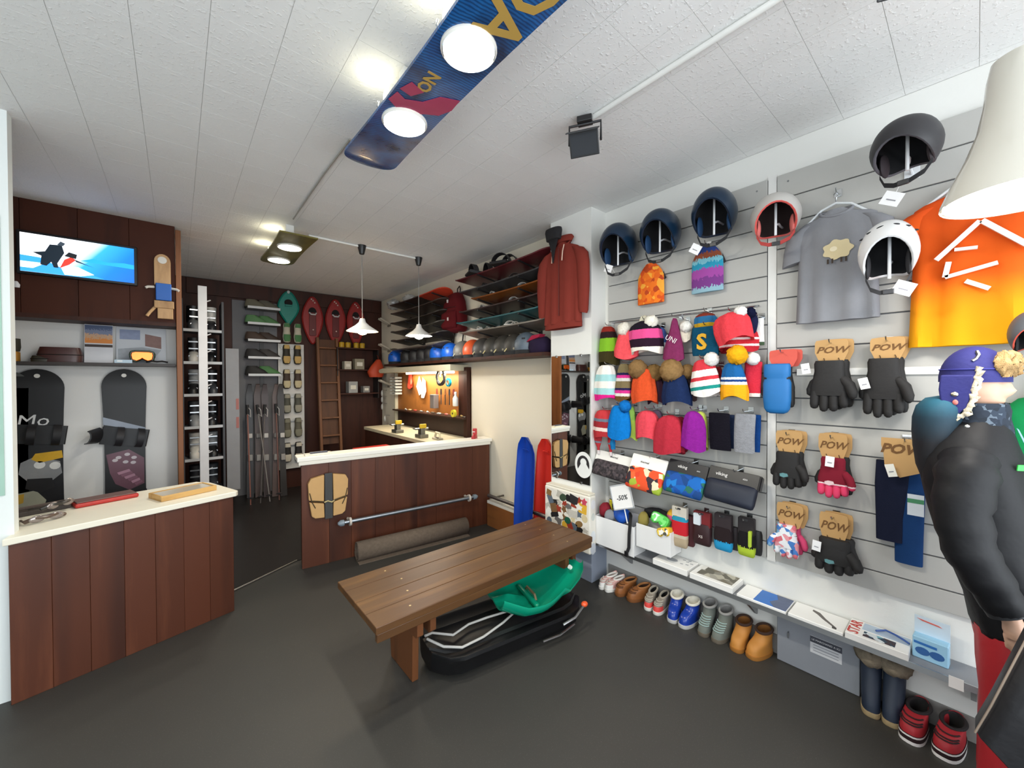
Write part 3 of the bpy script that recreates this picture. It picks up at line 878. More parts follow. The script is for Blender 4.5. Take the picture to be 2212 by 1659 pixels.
def hat_body(w_, h, kind, seed, dep=0.34):
    rnd = random.Random(seed); rings = []; n = 36; ph = rnd.random() * 6; w_ *= (1.08 if kind != 'tube' else 1.0)
    st = {'beanie': [(0, .16), (.04, .45), (.12, .68), (.25, .84), (.45, .94), (.7, .98), (1, 1.0)],
          'cone': [(0, .12), (.06, .24), (.2, .36), (.4, .55), (.6, .76), (.8, .92), (1, 1.0)],
          'tube': [(0, .90), (.02, 1.0), (.3, 1.0), (.6, .99), (.9, 1.0), (1, .97)],
          'round': [(0, .2), (.05, .55), (.15, .80), (.32, .96), (.55, 1.0), (.8, .97), (1, .92)],
          'sack': [(0, .35), (.05, .55), (.2, .72), (.45, .86), (.75, .98), (1, .94)]}[kind]
    for tt, k in st:
        rx = w_ / 2 * k; ry = max(0.012, w_ * dep * (0.35 + 0.65 * k) * (1 if kind != 'tube' else 0.45))
        sway = 0.02 * math.sin(tt * 3 + ph) * w_
        rg = []
        for j in range(n):
            a = 2 * PI * j / n
            q = 1 + 0.06 * math.sin(3 * a + ph + tt * 2) * k + (0.055 if kind != 'tube' else .02) * math.sin(7 * a + ph * 2 + tt * 1.5) + .02 * math.sin(13 * a + ph)
            zz = -h * tt + (0.014 * math.sin(2 * a + ph) * tt if tt > 0.5 and kind != 'tube' else 0)
            rg.append((sway + rx * q * math.cos(a), ry * q * math.sin(a), zz))
        rings.append(rg)
    # open bottom turned inwards
    last = rings[-1]
    rings.append([(p[0] * 0.88, p[1] * 0.82, p[2] + 0.004) for p in last])
    rings.append([(p[0] * 0.85, p[1] * 0.75, p[2] + 0.03) for p in last])
    return G().loft(rings)


HATS = 'hats on the slat wall'


def hat(label, bb, m, kind='beanie', off=0.06, pom=None, cuff=None, hk=True, seed=None, tilt=0, dep=0.30, extra=None, cat='hat', name='knitted_hat', grp=HATS):
    p, w_, h = wbox(*bb, off); seed = seed if seed is not None else int(bb[0] * 7 + bb[1])
    t = thing(name, label, cat, tuple(p), RWZ, grp, rot=(0, R_(tilt), RWZ))
    put('body', hat_body(w_, h, kind, seed, dep), m, t, 60)
    if cuff:
        rg = []
        for z, k in ((-h * 1.0, 1.03), (-h * 0.985, 1.08), (-h * 0.82, 1.08), (-h * 0.80, 1.0)):
            rg.append([(w_ / 2 * k * math.cos(2 * PI * j / 22), w_ * dep * k * math.sin(2 * PI * j / 22), z) for j in range(22)])
        put('cuff', G().loft(rg, (False, False)), cuff, t, 60)
    if pom:
        c, px, py, pr = pom; q = wp(px, py, off + 0.02)
        r = abs(wp(px - pr, py, off).y - wp(px + pr, py, off).y) / 2
        Mi = (Matrix.Translation(p) @ Euler((0, R_(tilt), RWZ)).to_matrix().to_4x4()).inverted()
        put('pompom', fuzz(tuple(Mi @ q), r, seed), fur_m(c), t, 80)
    if hk: hook(label.split(',')[0], Vector((p.x, p.y, p.z + 0.012)), off + 0.03, off)
    return t, p, w_, h


# -- first row
hat('lime and olive hat with a dark patterned crown, far left of the upper hat row', (1294, 706, 1333, 786), stripes([(0, '#3a3418'), (.36, '#7fb62c'), (.70, '#2b1c1e'), (.86, '#8d2c22')]), 'sack')
hat('coral pink hat with a cream pompom next to the lime hat', (1331, 712, 1378, 773), knit('#f0575f'), 'sack', 0.08, ('#efe9dc', 1349, 712, 13))
t, p, w_, h = hat('black, pink and white striped beanie with two cream pompoms', (1362, 694, 1426, 762), stripes([(0, '#efe8dc'), (.22, '#2a1526'), (.46, '#e0508f'), (.74, '#1b1420')]), 'round', 0.10, ('#f3efe2', 1407, 695, 13), None)
put('pompom', fuzz((-0.02, 0.02, 0.012), 0.03, 5), fur_m('#e8e4cf'), t, 80)
hat('blue grey hat with white trim tucked behind the pink striped beanie', (1412, 706, 1438, 748), stripes([(0, '#cfd3da'), (.25, '#3f5590')]), 'beanie', 0.05)
t, p, w_, h = hat('plum pointed hat with white lettering', (1436, 688, 1477, 779), knit('#7d2f58'), 'cone', 0.09, None)
text('lettering', 'UNI', 0.045, mat('#e9d9df', 0.8), t, (-0.005, -w_ * 0.27, -h * 0.5), (R_(80), R_(28), 0), 0.001)
hat('white fluffy bobble hat behind the plum pointed hat', (1466, 694, 1492, 735), knit('#e6dccb'), 'round', 0.05, ('#f1efe8', 1482, 706, 12))
hat('mustard and blue hat hanging above the teal lettered beanie', (1503, 676, 1548, 712), stripes([(0, '#c49a26'), (.45, '#2c6c9c'), (.8, '#7f3326')]), 'round', 0.05)
t, p, w_, h = hat('teal beanie with a big yellow letter', (1496, 706, 1553, 768), knit('#124a66'), 'tube', 0.09, None, None, True)
text('lettering', 'S', h * 0.75, mat('#d7a52a', 0.8), t, (-w_ * 0.08, -w_ * 0.165, -h * 0.55), FRONT, 0.004, 0, 1, 0.004)
hat('big coral red beanie with a white pompom, upper right of the hats', (1541, 676, 1616, 738), knit('#dc414a'), 'round', 0.14, ('#f3f0ec', 1600, 673, 13), None, True, None, -10)
hat('navy bobble hat behind the big coral red beanie', (1600, 676, 1634, 720), knit('#1d2140'), 'round', 0.08, ('#161a36', 1620, 676, 13))
hat('red hat with white stripes under the big coral red beanie', (1552, 705, 1630, 757), stripes([(0, '#b3242f'), (.22, '#e9d8d8'), (.30, '#c22a35'), (.46, '#eadada'), (.54, '#c22a35')], 0 and 2 or 2), 'round', 0.07, None, None, False)
hat('white tube scarf with a green end, right end of the upper hat row', (1628, 688, 1651, 746), stripes([(0, '#41543f'), (.12, '#efeeea')]), 'tube', 0.05)
# -- second row
hat('white and aqua striped beanie with a hot pink brim', (1288, 789, 1335, 862), stripes([(0, '#e0218a'), (.18, '#a6d5d8'), (.36, '#f0ece6'), (.55, '#a6d5d8'), (.74, '#f0ece6')]), 'sack', 0.09)
hat('brown beanie with pink, white and navy stripes', (1331, 786, 1364, 863), stripes([(0, '#6d4d27'), (.14, '#e7e2dc'), (.22, '#d8368f'), (.30, '#27224e'), (.36, '#7d6f4f'), (.54, '#d9d6d2'), (.62, '#d8368f'), (.70, '#27224e'), (.76, '#7d6f4f')]), 'sack', 0.09)
hat('orange felt hat with a brown fur pompom', (1367, 797, 1419, 868), knit('#d9532b'), 'sack', 0.10, ('#8a6b45', 1378, 798, 18))
hat('dark plum hat half hidden between the orange and navy hats', (1400, 815, 1436, 870), knit('#3d2433'), 'sack', 0.05, ('#86683f', 1413, 806, 17), None, False)
hat('navy hat with a large brown fur pompom', (1432, 808, 1491, 871), knit('#1c2c52'), 'sack', 0.11, ('#93744b', 1451, 801, 23))
hat('charcoal hat with brown fur behind the navy hat', (1470, 800, 1502, 862), knit('#3a2b2c'), 'sack', 0.05, ('#8f7048', 1486, 803, 15), None, False)
hat('red, white and teal striped hat with a white pompom', (1487, 778, 1546, 853), stripes([(0, '#f2efea'), (.2, '#1f8c84'), (.29, '#f2efea'), (.44, '#cf3a44'), (.54, '#f2efea'), (.72, '#cf3a44')]), 'sack', 0.12, ('#f5f3ee', 1537, 776, 15), None, True, None, -9)
hat('dark red hat with a white edge behind the striped pompom hat', (1538, 792, 1562, 851), stripes([(0, '#ece6e2'), (.12, '#8f2426')]), 'sack', 0.06)
hat('blue and yellow hat with a fluffy yellow pompom', (1557, 784, 1613, 860), stripes([(0, '#f2a81d'), (.42, '#eceae6'), (.50, '#1d3f7e'), (.56, '#dfe6ec'), (.62, '#1b5f9c')]), 'sack', 0.12, ('#f5b01e', 1592, 767, 22))
hat('red santa style hat with a white pompom and white trim', (1608, 782, 1645, 857), stripes([(0, '#f0eae6'), (.1, '#cf2f42')]), 'tube', 0.07, ('#f3f2f0', 1626, 775, 15))
# -- third row
t, p, w_, h = hat('red striped hat with ear flaps and hanging tassels, far left of the lower row', (1284, 886, 1331, 945), stripes([(0, '#b53339'), (.3, '#ecd9d2'), (.42, '#9c2b33'), (.62, '#6c7788'), (.72, '#c23a3f')]), 'sack', 0.10)
for i, c in ((-1, '#b53339'), (1, '#b53339')):
    put('ear_flap', G().loft([ring(0.005 + i * w_ * .33, -.01, -h * .95, w_ * .2, .02, 12), ring(i * w_ * .3, -.01, -h * 1.2, w_ * .15, .015, 12), ring(i * w_ * .28, -.01, -h * 1.4, w_ * .05, .01, 12), ring(i * w_ * .28, -.01, -h * 1.62, w_ * .06, .01, 12)]), stripes([(0, '#d8cfcf'), (.2, c), (.6, '#77808f'), (.7, c)]), t)
t, p, w_, h = hat('bright blue hat with a blue pompom', (1315, 876, 1361, 945), knit('#0f76c6'), 'sack', 0.12, ('#1673c4', 1350, 878, 11))
put('tassel', G().tube([(-w_ * .3, 0, -h), (-w_ * .32, 0, -h * 1.2), (-w_ * .3, 0, -h * 1.4)], [0.012, 0.02, 0.016], 8), knit('#1c6fa8'), t)
hat('lime green hat behind the bright blue one', (1349, 878, 1374, 947), stripes([(0, '#b9d95a'), (.6, '#9fd060')]), 'sack', 0.07)
hat('coral beanie with a small dark label, third row', (1375, 887, 1423, 947), knit('#dd4a57'), 'beanie', 0.10)
hat('grey beanie behind the coral beanie', (1404, 885, 1432, 940), knit('#57485a'), 'beanie', 0.05)
hat('crimson beanie hanging lower than its neighbours', (1416, 897, 1477, 977), knit('#b4303f'), 'beanie', 0.10)
hat('dark red beanie behind the crimson beanie', (1455, 900, 1485, 974), knit('#6f1a2b'), 'beanie', 0.05, None, None, False)
hat('purple beanie with a centre fold', (1473, 888, 1520, 970), knit('#8a2390'), 'beanie', 0.11)
hat('pale lime hat behind the purple beanie', (1497, 889, 1529, 968), knit('#c3cf62'), 'beanie', 0.06)
hat('black folded neck warmer on a hook in the third row', (1533, 892, 1578, 972), knit('#15131c'), 'tube', 0.09, None, None, True, None, 0, 0.2, None, 'neck warmer', 'neck_warmer')
hat('navy neck warmer behind the black one', (1563, 896, 1590, 968), knit('#28334e'), 'tube', 0.05, None, None, False, None, 0, 0.2, None, 'neck warmer', 'neck_warmer')
hat('light grey folded neck warmer, right end of the third row', (1587, 894, 1632, 978), knit('#8f9197'), 'tube', 0.09, None, None, True, None, 0, 0.2, None, 'neck warmer', 'neck_warmer')
hat('royal blue neck warmer behind the light grey one', (1620, 896, 1643, 976), knit('#163f7c'), 'tube', 0.05, None, None, False, None, 0, 0.2, None, 'neck warmer', 'neck_warmer')

# long rail the hooks of the upper row sit on
tag(put('rail_bar', G().cyl(tuple(wp(1322, 697, 0.012)), tuple(wp(1640, 660, 0.012)), 0.004, n=8), CHROME), 'thin steel bar along the groove above the upper hat row', 'rail')

# -- printed neck tubes
for lab, bb, m in (('orange printed neck tube below the second navy helmet', (1377, 570, 1434, 656), blotch(['#e0631a', '#f07c1f', '#d8521a', '#f0a53a', '#b8431a', '#e8701c'], 34)),
                   ('neck tube printed in purple and turquoise below the third navy helmet', (1493, 530, 1562, 631), stripes([(0, '#8fb4c4'), (.10, '#7a3f88'), (.30, '#a04ca0'), (.5, '#2f93b4'), (.62, '#7cbccc'), (.72, '#8a4a34'), (.84, '#2a3f7c')], 2, False, 0.2))):
    p, w_, h = wbox(*bb, 0.03)
    t = thing('neck_tube', lab, 'neck warmer', tuple(p), RWZ, 'printed neck tubes')
    rg = []
    for tt, k in ((0, .35), (.10, .62), (.2, .82), (.32, .97), (.6, 1.0), (.98, 1.0), (1, .98)):
        rg.append([(w_ / 2 * k * math.copysign(abs(math.cos(a)) ** .7, math.cos(a)), 0.014 * math.sin(a) * (1 + .3 * math.sin(3 * a)), -h * tt) for a in [2 * PI * j / 18 for j in range(18)]])
    put('tube', G().loft(rg), m, t, 50)
    put('hanger', G().prism([(-0.03, -0.02), (0.03, -0.02), (0.05, -0.05), (0.012, -0.012), (0.008, 0.012), (-0.008, 0.012), (-0.012, -0.012), (-0.05, -0.05)], 0.004, 0.008), mat('#202124', 0.5), t, 0)
    put('side_band', G().prism([(w_ * .46, -h * .25), (w_ * .56, -h * .42), (w_ * .50, -h * .45)], 0.0, 0.008), mat('#1c1c20', 0.8), t, 0)
    hook(lab, Vector((p.x, p.y, p.z + 0.008)), 0.06, 0.03)


# ---------------------------------------------------------------- helmets
def helmet(label, bb, shell, liner, accent=None, off=0.14, tilt=-38, yaw=0, vents=False, earpad=None, tagpx=None, hk=True, strap='#1a1a1d', aspect=1.0, grp='ski helmets on the slat wall', frame=None, roll=0):
    """bb: box of the shell on the photograph; opening turned towards the room"""
    p, w_, h = wbox(*bb, off)
    cx, cy = (bb[0] + bb[2]) / 2, (bb[1] + bb[3]) / 2
    c = wp(cx, cy, off)
    if frame: c, w_, h = frame
    t = thing('ski_helmet', label, 'helmet', tuple(c), RWZ, grp)
    rx = w_ / 2; rz = rx * 1.0; ry = rx * 1.22
    Mx = Matrix.Rotation(R_(yaw), 4, 'Z') @ Matrix.Rotation(R_(roll), 4, 'Y') @ Matrix.Rotation(R_(tilt), 4, 'X') @ Matrix.Diagonal((rx, ry * aspect, h / 2 * 1.02, 1))
    n = 32

    def edge(a):                # how far the shell comes down at azimuth a (front = -y)
        f = math.cos(a + PI / 2)          # 1 at front
        s_ = abs(math.sin(a + PI / 2))
        return 92 - 16 * max(0, f) + 34 * s_ ** 2.0 + 26 * max(0, -f)

    def dome(k, m):
        rings = []
        for i in range(m + 1):
            rg = []
            for j in range(n):
                a = 2 * PI * j / n; ph = R_(3 + (edge(a) - 3) * i / m)
                sq = 1.0 if ph < PI / 2 else 1 - 0.12 * (ph - PI / 2)
                rg.append((k * math.sin(ph) ** 0.92 * math.cos(a) * sq, k * math.sin(ph) ** 0.92 * math.sin(a) * sq, k * math.cos(ph)))
            rings.append(rg)
        return rings
    so = dome(1.0, 12); si = dome(0.90, 12)
    put('shell', G().loft(so, (True, False), True, Mx), shell, t, 60)
    put('liner', G().loft(si, (True, False), True, Mx), liner, t, 60)
    rim = G(); o_, i_ = so[-1], si[-1]
    mid = [tuple((a + b) / 2 for a, b in zip(q, r)) for q, r in zip(o_, i_)]
    rim.loft([o_, [(q[0] * 1.01, q[1] * 1.01, q[2] - 0.03) for q in mid], i_], (False, False), True, Mx)
    put('rim', rim, accent or shell, t, 60)
    for s_ in (-1, 1):
        pad = G().ell((s_ * 0.66, 0.12, -0.30), (0.12, 0.34, 0.40), 12, 8, Mx)
        put('ear_pad', pad, earpad or liner, t, 60)
    Ms = Matrix.Rotation(R_(yaw), 4, 'Z')
    lowz = -h * 0.5
    pts = [Ms @ Vector(q) for q in ((-rx * .72, -.01, lowz * .72), (-rx * .55, -.02, lowz * 1.08), (-rx * .25, -.03, lowz * 1.22), (rx * .2, -.03, lowz * 1.20), (rx * .55, -.02, lowz * 1.02), (rx * .74, -.01, lowz * .70))]
    put('chin_strap', G().loft([[q + Vector((0, 0.001, 0.009)), q + Vector((0, -0.003, 0.009)), q + Vector((0, -0.003, -0.009)), q + Vector((0, 0.001, -0.009))] for q in pts]), mat(strap, 0.8), t, 40)
    put('buckle', G().box((rx * 0.02, -0.035, lowz * 1.22), (0.035, 0.012, 0.02), Ms), plastic('#2a2a2d'), t, 0, 0.003)
    if vents:
        for s_ in (-1, 1):
            for k in range(3):
                a = R_(-90 + s_ * (18 + 26 * k)); ph = R_(52 + 4 * k)
                d = Vector((math.sin(ph) * math.cos(a), math.sin(ph) * math.sin(a), math.cos(ph)))
                put('vent', G().ell((0, 0, 0), (0.012, 0.004, 0.004), 10, 6, Matrix.Translation(Mx @ (d * 1.0)) @ Matrix.Rotation(R_(s_ * 15), 4, 'Y')), mat('#27282c', 0.8), t)
    if hk:
        a = XS - c.x
        hz = c.z + h * 0.10
        k = thing('helmet_holder', 'clear holder arm carrying ' + ' '.join(label.split()[:11]), 'holder', (XS - 0.0005, c.y, c.z), RWZ, 'helmet holder arms')
        M_AC = mat('#dfe2e6', 0.15)
        put('back_plate', G().box((0, -0.002, 0.0), (0.05, 0.003, 0.09)), M_AC, k, 0, 0.001, 1)
        put('arm', G().tube([(0, -0.003, -0.02), (0, -a * .55, -0.02), (0.006, -a * .8, -h * .10), (0.006, -a - 0.01, -h * 0.16)], 0.006, 8), M_AC, k)
        put('prop', G().tube([(0.006, -a - 0.012, h * 0.30), (0.006, -a - 0.014, -h * 0.40)], 0.006, 8), M_AC, k)
    if tagpx:
        q = wp(tagpx[0], tagpx[1], off + 0.03)
        lq = Matrix.Rotation(-RWZ, 4, 'Z') @ (q - c)
        price_tag(t, (lq.x, lq.y, lq.z + 0.025), (0, R_(tagpx[2]), 0), 0.062, 0.052)
        put('tag_string', G().tube([(lq.x, lq.y, lq.z + 0.025), (rx * -0.1, -.02, lowz * 1.15)], 0.001, 4), mat('#e8e8e8'), t)
    return t


NAVY = mat('#10273d', 0.28, 0, 0.08, 3); NAVL = mat('#0f3f6e', 0.8); DKL = mat('#101014', 0.85, 0, 0.15, 20)
helmet('navy helmet, leftmost and smallest on the slat wall, price tag at its left', (1302, 485, 1370, 584), NAVY, DKL, mat('#0c1c30', 0.35), 0.15, -6, 14, False, mat('#0a3358', 0.7), (1317, 580, 25))
helmet('navy helmet in the middle of the three alike', (1387, 455, 1465, 556), NAVY, DKL, mat('#0c1c30', 0.35), 0.15, -6, 12, False, mat('#0a3358', 0.7))
helmet('navy helmet, largest of the three alike, next to the coral helmet', (1496, 410, 1589, 520), NAVY, DKL, mat('#0c1c30', 0.35), 0.16, -8, 10, False, mat('#0a3358', 0.7), (1508, 538, 35))
helmet('pale grey helmet with a coral red rim hanging over the white divider', (1620, 423, 1729, 520), mat('#b9b6b2', 0.4), mat('#2a1d1c', 0.9), mat('#e2605a', 0.4), 0.16, -6, 18, False, mat('#d8726c', 0.7), None, True, '#a83a36')
helmet('matt black helmet hanging highest, above the grey T-shirt', (1876, 258, 2037, 385), mat('#2c2b2f', 0.5), DKL, mat('#4d4d54', 0.6), 0.24, 8, -10, False, mat('#2a2227', 0.8), (1936, 428, 30))
helmet('white vented helmet hanging in front of the grey T-shirt', (1850, 478, 1986, 618), mat('#e9e9ea', 0.22, 0, 0.02), DKL, mat('#dcdcde', 0.3), 0.22, -10, 6, True, mat('#26262a', 0.8), (1962, 622, 28), True, '#2b2b2e', 0.95)
helmet('grey and black helmet at the right edge above the fur cap', (2172, 670, 2300, 775), mat('#4a4d52', 0.45), DKL, mat('#c24a3a', 0.5), 0.20, -5, 0, False)


# ---------------------------------------------------------------- gloves on tan cards
def glove_g(w_, h, side=1, dep=0.34, curl=0.3):
    g = G(); pw = w_ * 0.5
    rg = []
    for tt, k, d in ((0, .72, .8), (.06, .80, .9), (.2, .78, .9), (.34, .86, 1.0), (.5, 1.0, 1.0), (.66, .98, .85)):
        rg.append(ring(0, 0, -h * tt, pw * k, w_ * dep * 0.5 * d, 18, 2.6))
    g.loft(rg)
    for i in range(4):
        x = pw * (-0.72 + 0.48 * i); ln = h * (0.30, 0.345, 0.335, 0.27)[i if side > 0 else 3 - i]
        r = pw * 0.27
        z0 = -h * 0.58
        g.tube([(x, 0, z0), (x * 1.02, -0.003, z0 - ln * .45), (x * 1.05, -ln * curl * .25, z0 - ln * .85), (x * 1.05, -ln * curl * .4, z0 - ln * 1.05), (x * 1.05, -ln * curl * .42, z0 - ln * 1.12)], [r, r * 1.0, r * .93, r * .7, r * .25], 10)
    s_ = side
    g.tube([(s_ * pw * .7, -.005, -h * .34), (s_ * pw * 1.05, -.012, -h * .46), (s_ * pw * 1.22, -.02, -h * .6), (s_ * pw * 1.24, -.024, -h * .68), (s_ * pw * 1.22, -.026, -h * .71)], [pw * .26, pw * .3, pw * .27, pw * .2, pw * .06], 10)
    return g


TAN = mat('#bd9560', 0.75, 0, 0.05, 20); TAND = mat('#6d4a25', 0.8)


def mitten_g(w_, h):
    return G().loft([ring(0, 0, -h * tt, w_ * .5 * k, w_ * .2 * d, 22, 2.6, 0, .015, 6) for tt, k, d in ((0, .86, .7), (.03, .95, .9), (.22, .97, 1), (.28, .90, .85), (.31, .90, .85), (.38, 1.0, 1), (.7, 1.0, 1.1), (.9, .92, 1), (.97, .75, .8), (1, .5, .4))])


def glove_pack(label, card, glv, m, m2=None, word='POW', off=0.05, cut=None, tagc=None, side=1, dep=0.36, patch=None, mitten=False):
    p, cw, ch = wbox(*card, off)
    t = thing('glove_pair', label, 'gloves', tuple(p), RWZ, 'packed gloves')
    out = [(-cw * .46, 0), (-cw * .2, 0.004), (cw * .2, 0.004), (cw * .46, 0), (cw * .5, -ch * .12), (cw * .5, -ch * .55), (cw * .36, -ch * .98), (cw * .30, -ch * 1.02), (-cw * .30, -ch * 1.02), (-cw * .36, -ch * .98), (-cw * .5, -ch * .55), (-cw * .5, -ch * .12)]
    c = put('card', G().prism(out, -0.004, 0.0), TAN if cut is None else cut, t, 0)
    put('card', G().prism([(q[0] + cw * .13, q[1] + 0.002) for q in out], 0.020, 0.024), TAN if cut is None else cut, t, 0)
    if word: text('lettering', word, ch * 0.40, TAND, t, (0, -0.0048, -ch * 0.45), FRONT, 0.0006, 0.35, 1.0, 0.001, min(1.6, cw * .82 / (ch * .40 * 2.1)))
    for x in (-cw * .22, cw * .22): put('tie', G().tube([(x, -0.006, -ch * .8), (x + .004, -0.009, -ch * .9), (x + 0.002, -0.004, -ch * 1.05)], 0.0016, 5), mat('#4b3216', 0.8), t)
    gp, gw, gh = wbox(*glv, off)
    lx = Matrix.Rotation(-RWZ, 4, 'Z') @ (gp - p)
    put('glove', mitten_g(gw, gh) if mitten else glove_g(gw * 0.97, gh, side, dep), m, t, 60, loc=(lx.x - gw * .03, lx.y - 0.012, lx.z))
    put('glove', glove_g(gw * 0.95, gh * .97, -side, dep), m2 or m, t, 60, loc=(lx.x + gw * 0.06, lx.y + 0.022, lx.z + 0.004))
    put('cuff_strap', G().loft([ring(0, 0, -gh * .26, gw * (.47 if mitten else .40), gw * dep * .45, 18, 2.6), ring(0, 0, -gh * .31, gw * (.47 if mitten else .40), gw * dep * .45, 18, 2.6)], (False, False)), mat('#151517', 0.7), t, 50, loc=(lx.x - gw * .03, lx.y - 0.012, lx.z))
    if patch: put('logo_patch', G().prism([(-.016, -.008), (.0, -.012), (.02, -.004), (.016, .009), (-.004, .011), (-.018, .005)], -0.0012, 0), mat(patch, 0.6), t, 0, loc=(lx.x - gw * .12, lx.y - 0.013 - gw * .84 * dep * .5, lx.z - gh * .60))
    if tagc: price_tag(t, (tagc[0] * gw, lx.y - 0.05, lx.z - tagc[1] * gh), (0, R_(tagc[2]), 0), 0.034, 0.05)
    hook(label, Vector((p.x, p.y, p.z - ch * 0.13)), off + 0.05, off)
    return t


BLKG = mat('#1b1919', 0.75, 0, 0.15, 18, 0.35, 60)
glove_pack('black leather gloves on a tan card, left of the upper pair of packs', (1760, 735, 1832, 783), (1752, 779, 1838, 893), BLKG, None, 'POW', 0.06, None, (-.62, .05, -10))
glove_pack('black leather gloves on a tan card, nearest the fur cap', (1879, 730, 1955, 776), (1866, 774, 1958, 907), BLKG, None, 'POW', 0.06, None, (-.55, .32, -14))
glove_pack('black gloves with a teal patch on a tan card beside the white divider', (1676, 932, 1733, 980), (1672, 976, 1738, 1058), BLKG, None, 'POW', 0.05, None, None, 1, .34, '#5e8d92')
glove_pack('maroon and pink gloves on a tan card', (1768, 938, 1830, 992), (1768, 988, 1838, 1078), stripes([(0, '#e2476f'), (.34, '#e9d3d8'), (.37, '#7e1f30')], 2, False), BLKG, 'POW', 0.05, None, (0.0, -.05, 4), 1, .36, '#e6c9cd')
glove_pack('kids gloves in a pink and blue print on a tan card, lowest by the divider', (1678, 1089, 1735, 1138), (1674, 1132, 1730, 1206), blotch(['#e8e6ea', '#d8707c', '#7fb0d4', '#e59aa2', '#4a7ec4', '#eef0f4'], 46), mat('#c23a66', 0.8), 'POW', 0.05, None, None, -1, .42)
glove_pack('black mittens with a teal patch on a tan card, lowest of all the gloves', (1770, 1110, 1832, 1170), (1762, 1163, 1850, 1242), BLKG, None, 'POW', 0.06, None, (-.35, .1, 5), 1, .40, '#5e8d92')
glove_pack('bright blue mittens with a red card hanging over the white divider', (1662, 757, 1722, 792), (1652, 786, 1712, 893), mat('#1a6cae', 0.6, 0, 0.1, 14), mat('#17171a', 0.7), '', 0.07, mat('#cf5446', 0.6), None, 1, .36, None, True)
# big card with navy trousers
p, cw, ch = wbox(1904, 947, 2010, 1003, 0.04)
t = thing('ski_trousers', 'navy trousers folded on a big tan card behind the black jacket', 'trousers', tuple(p), RWZ)
put('card', G().prism([(-cw / 2, 0), (cw / 2, 0), (cw * .5, -ch * .3), (cw * .45, -ch * .6), (cw * .45, -ch * 1.15), (-cw * .1, -ch * 1.5), (-cw * .42, -ch * 1.15), (-cw * .45, -ch * .6), (-cw / 2, -ch * .3)], -.03, -.025), TAN, t, 0)
text('lettering', 'POW', ch * 0.5, TAND, t, (-cw * .08, -0.031, -ch * .42), FRONT, 0.0006, 0.3, 1, 0.002, 1.0)
q, w_, h = wbox(1885, 998, 2000, 1210, 0.02)
lx = Matrix.Rotation(-RWZ, 4, 'Z') @ (q - p)
for i, (dx, hh, c, dy) in enumerate(((-w_ * .18, .82, '#161b30', 0.0), (w_ * .18, 1.02, '#173a6a', 0.012))):
    put('leg', G().loft([ring(lx.x + dx * .6, lx.y + dy, lx.z, w_ * .34, .022, 16, 3), ring(lx.x + dx * .8, lx.y + dy, lx.z - h * .3 * hh, w_ * .33, .024, 16, 3), ring(lx.x + dx, lx.y + dy, lx.z - h * .7 * hh, w_ * .27, .02, 16, 3), ring(lx.x + dx, lx.y + dy, lx.z - h * hh, w_ * .26, .018, 16, 3)]), cloth(c), t, 50)
price_tag(t, (-cw * .32, -.05, -ch * 1.0), (0, R_(-15), 0), 0.03, 0.055, '#f1efe6')
o = put('care_label', G().box((cw * .22, -.035, -ch * 2.45), (0.05, .002, .09)), mat('#dfe6ee', 0.5), t, 0)
put('label_band', G().box((cw * .22, -.0368, -ch * 2.3), (0.05, .001, .018)), mat('#3f8a5c', 0.5), o, 0)
hook('the navy trousers', Vector((p.x, p.y, p.z - 0.01)), 0.09, 0.04)

# white price rail in a groove of the right panel
a_, b_ = wp(1722, 806, 0), wp(2200, 806, 0)
tag(put('price_rail', G().box((XS - .006, (a_.y + b_.y) / 2, 1.532), (.011, a_.y - b_.y, .034)), mat('#efeeea', .4, 0, .02), None, 0, .002), 'white price rail across the right slat panel behind the gloves', 'rail')
# ---------------------------------------------------------------- T-shirts
def sheer_orange():
    t = NT('dyed_cotton'); co = t.co('Generated'); sp = t.n('ShaderNodeSeparateXYZ'); t.l(co, sp.inputs[0])
    col = t.ramp(sp.outputs[2], [(0.0, '#e3a010'), (0.24, '#e08a10'), (0.42, '#d85c14'), (1.0, '#c84614')])
    t.bump(t.noise(t.co(), 240, 2), 0.2, 0.002)
    return t.fin(col, 0.85, 0, 0, 0.2)


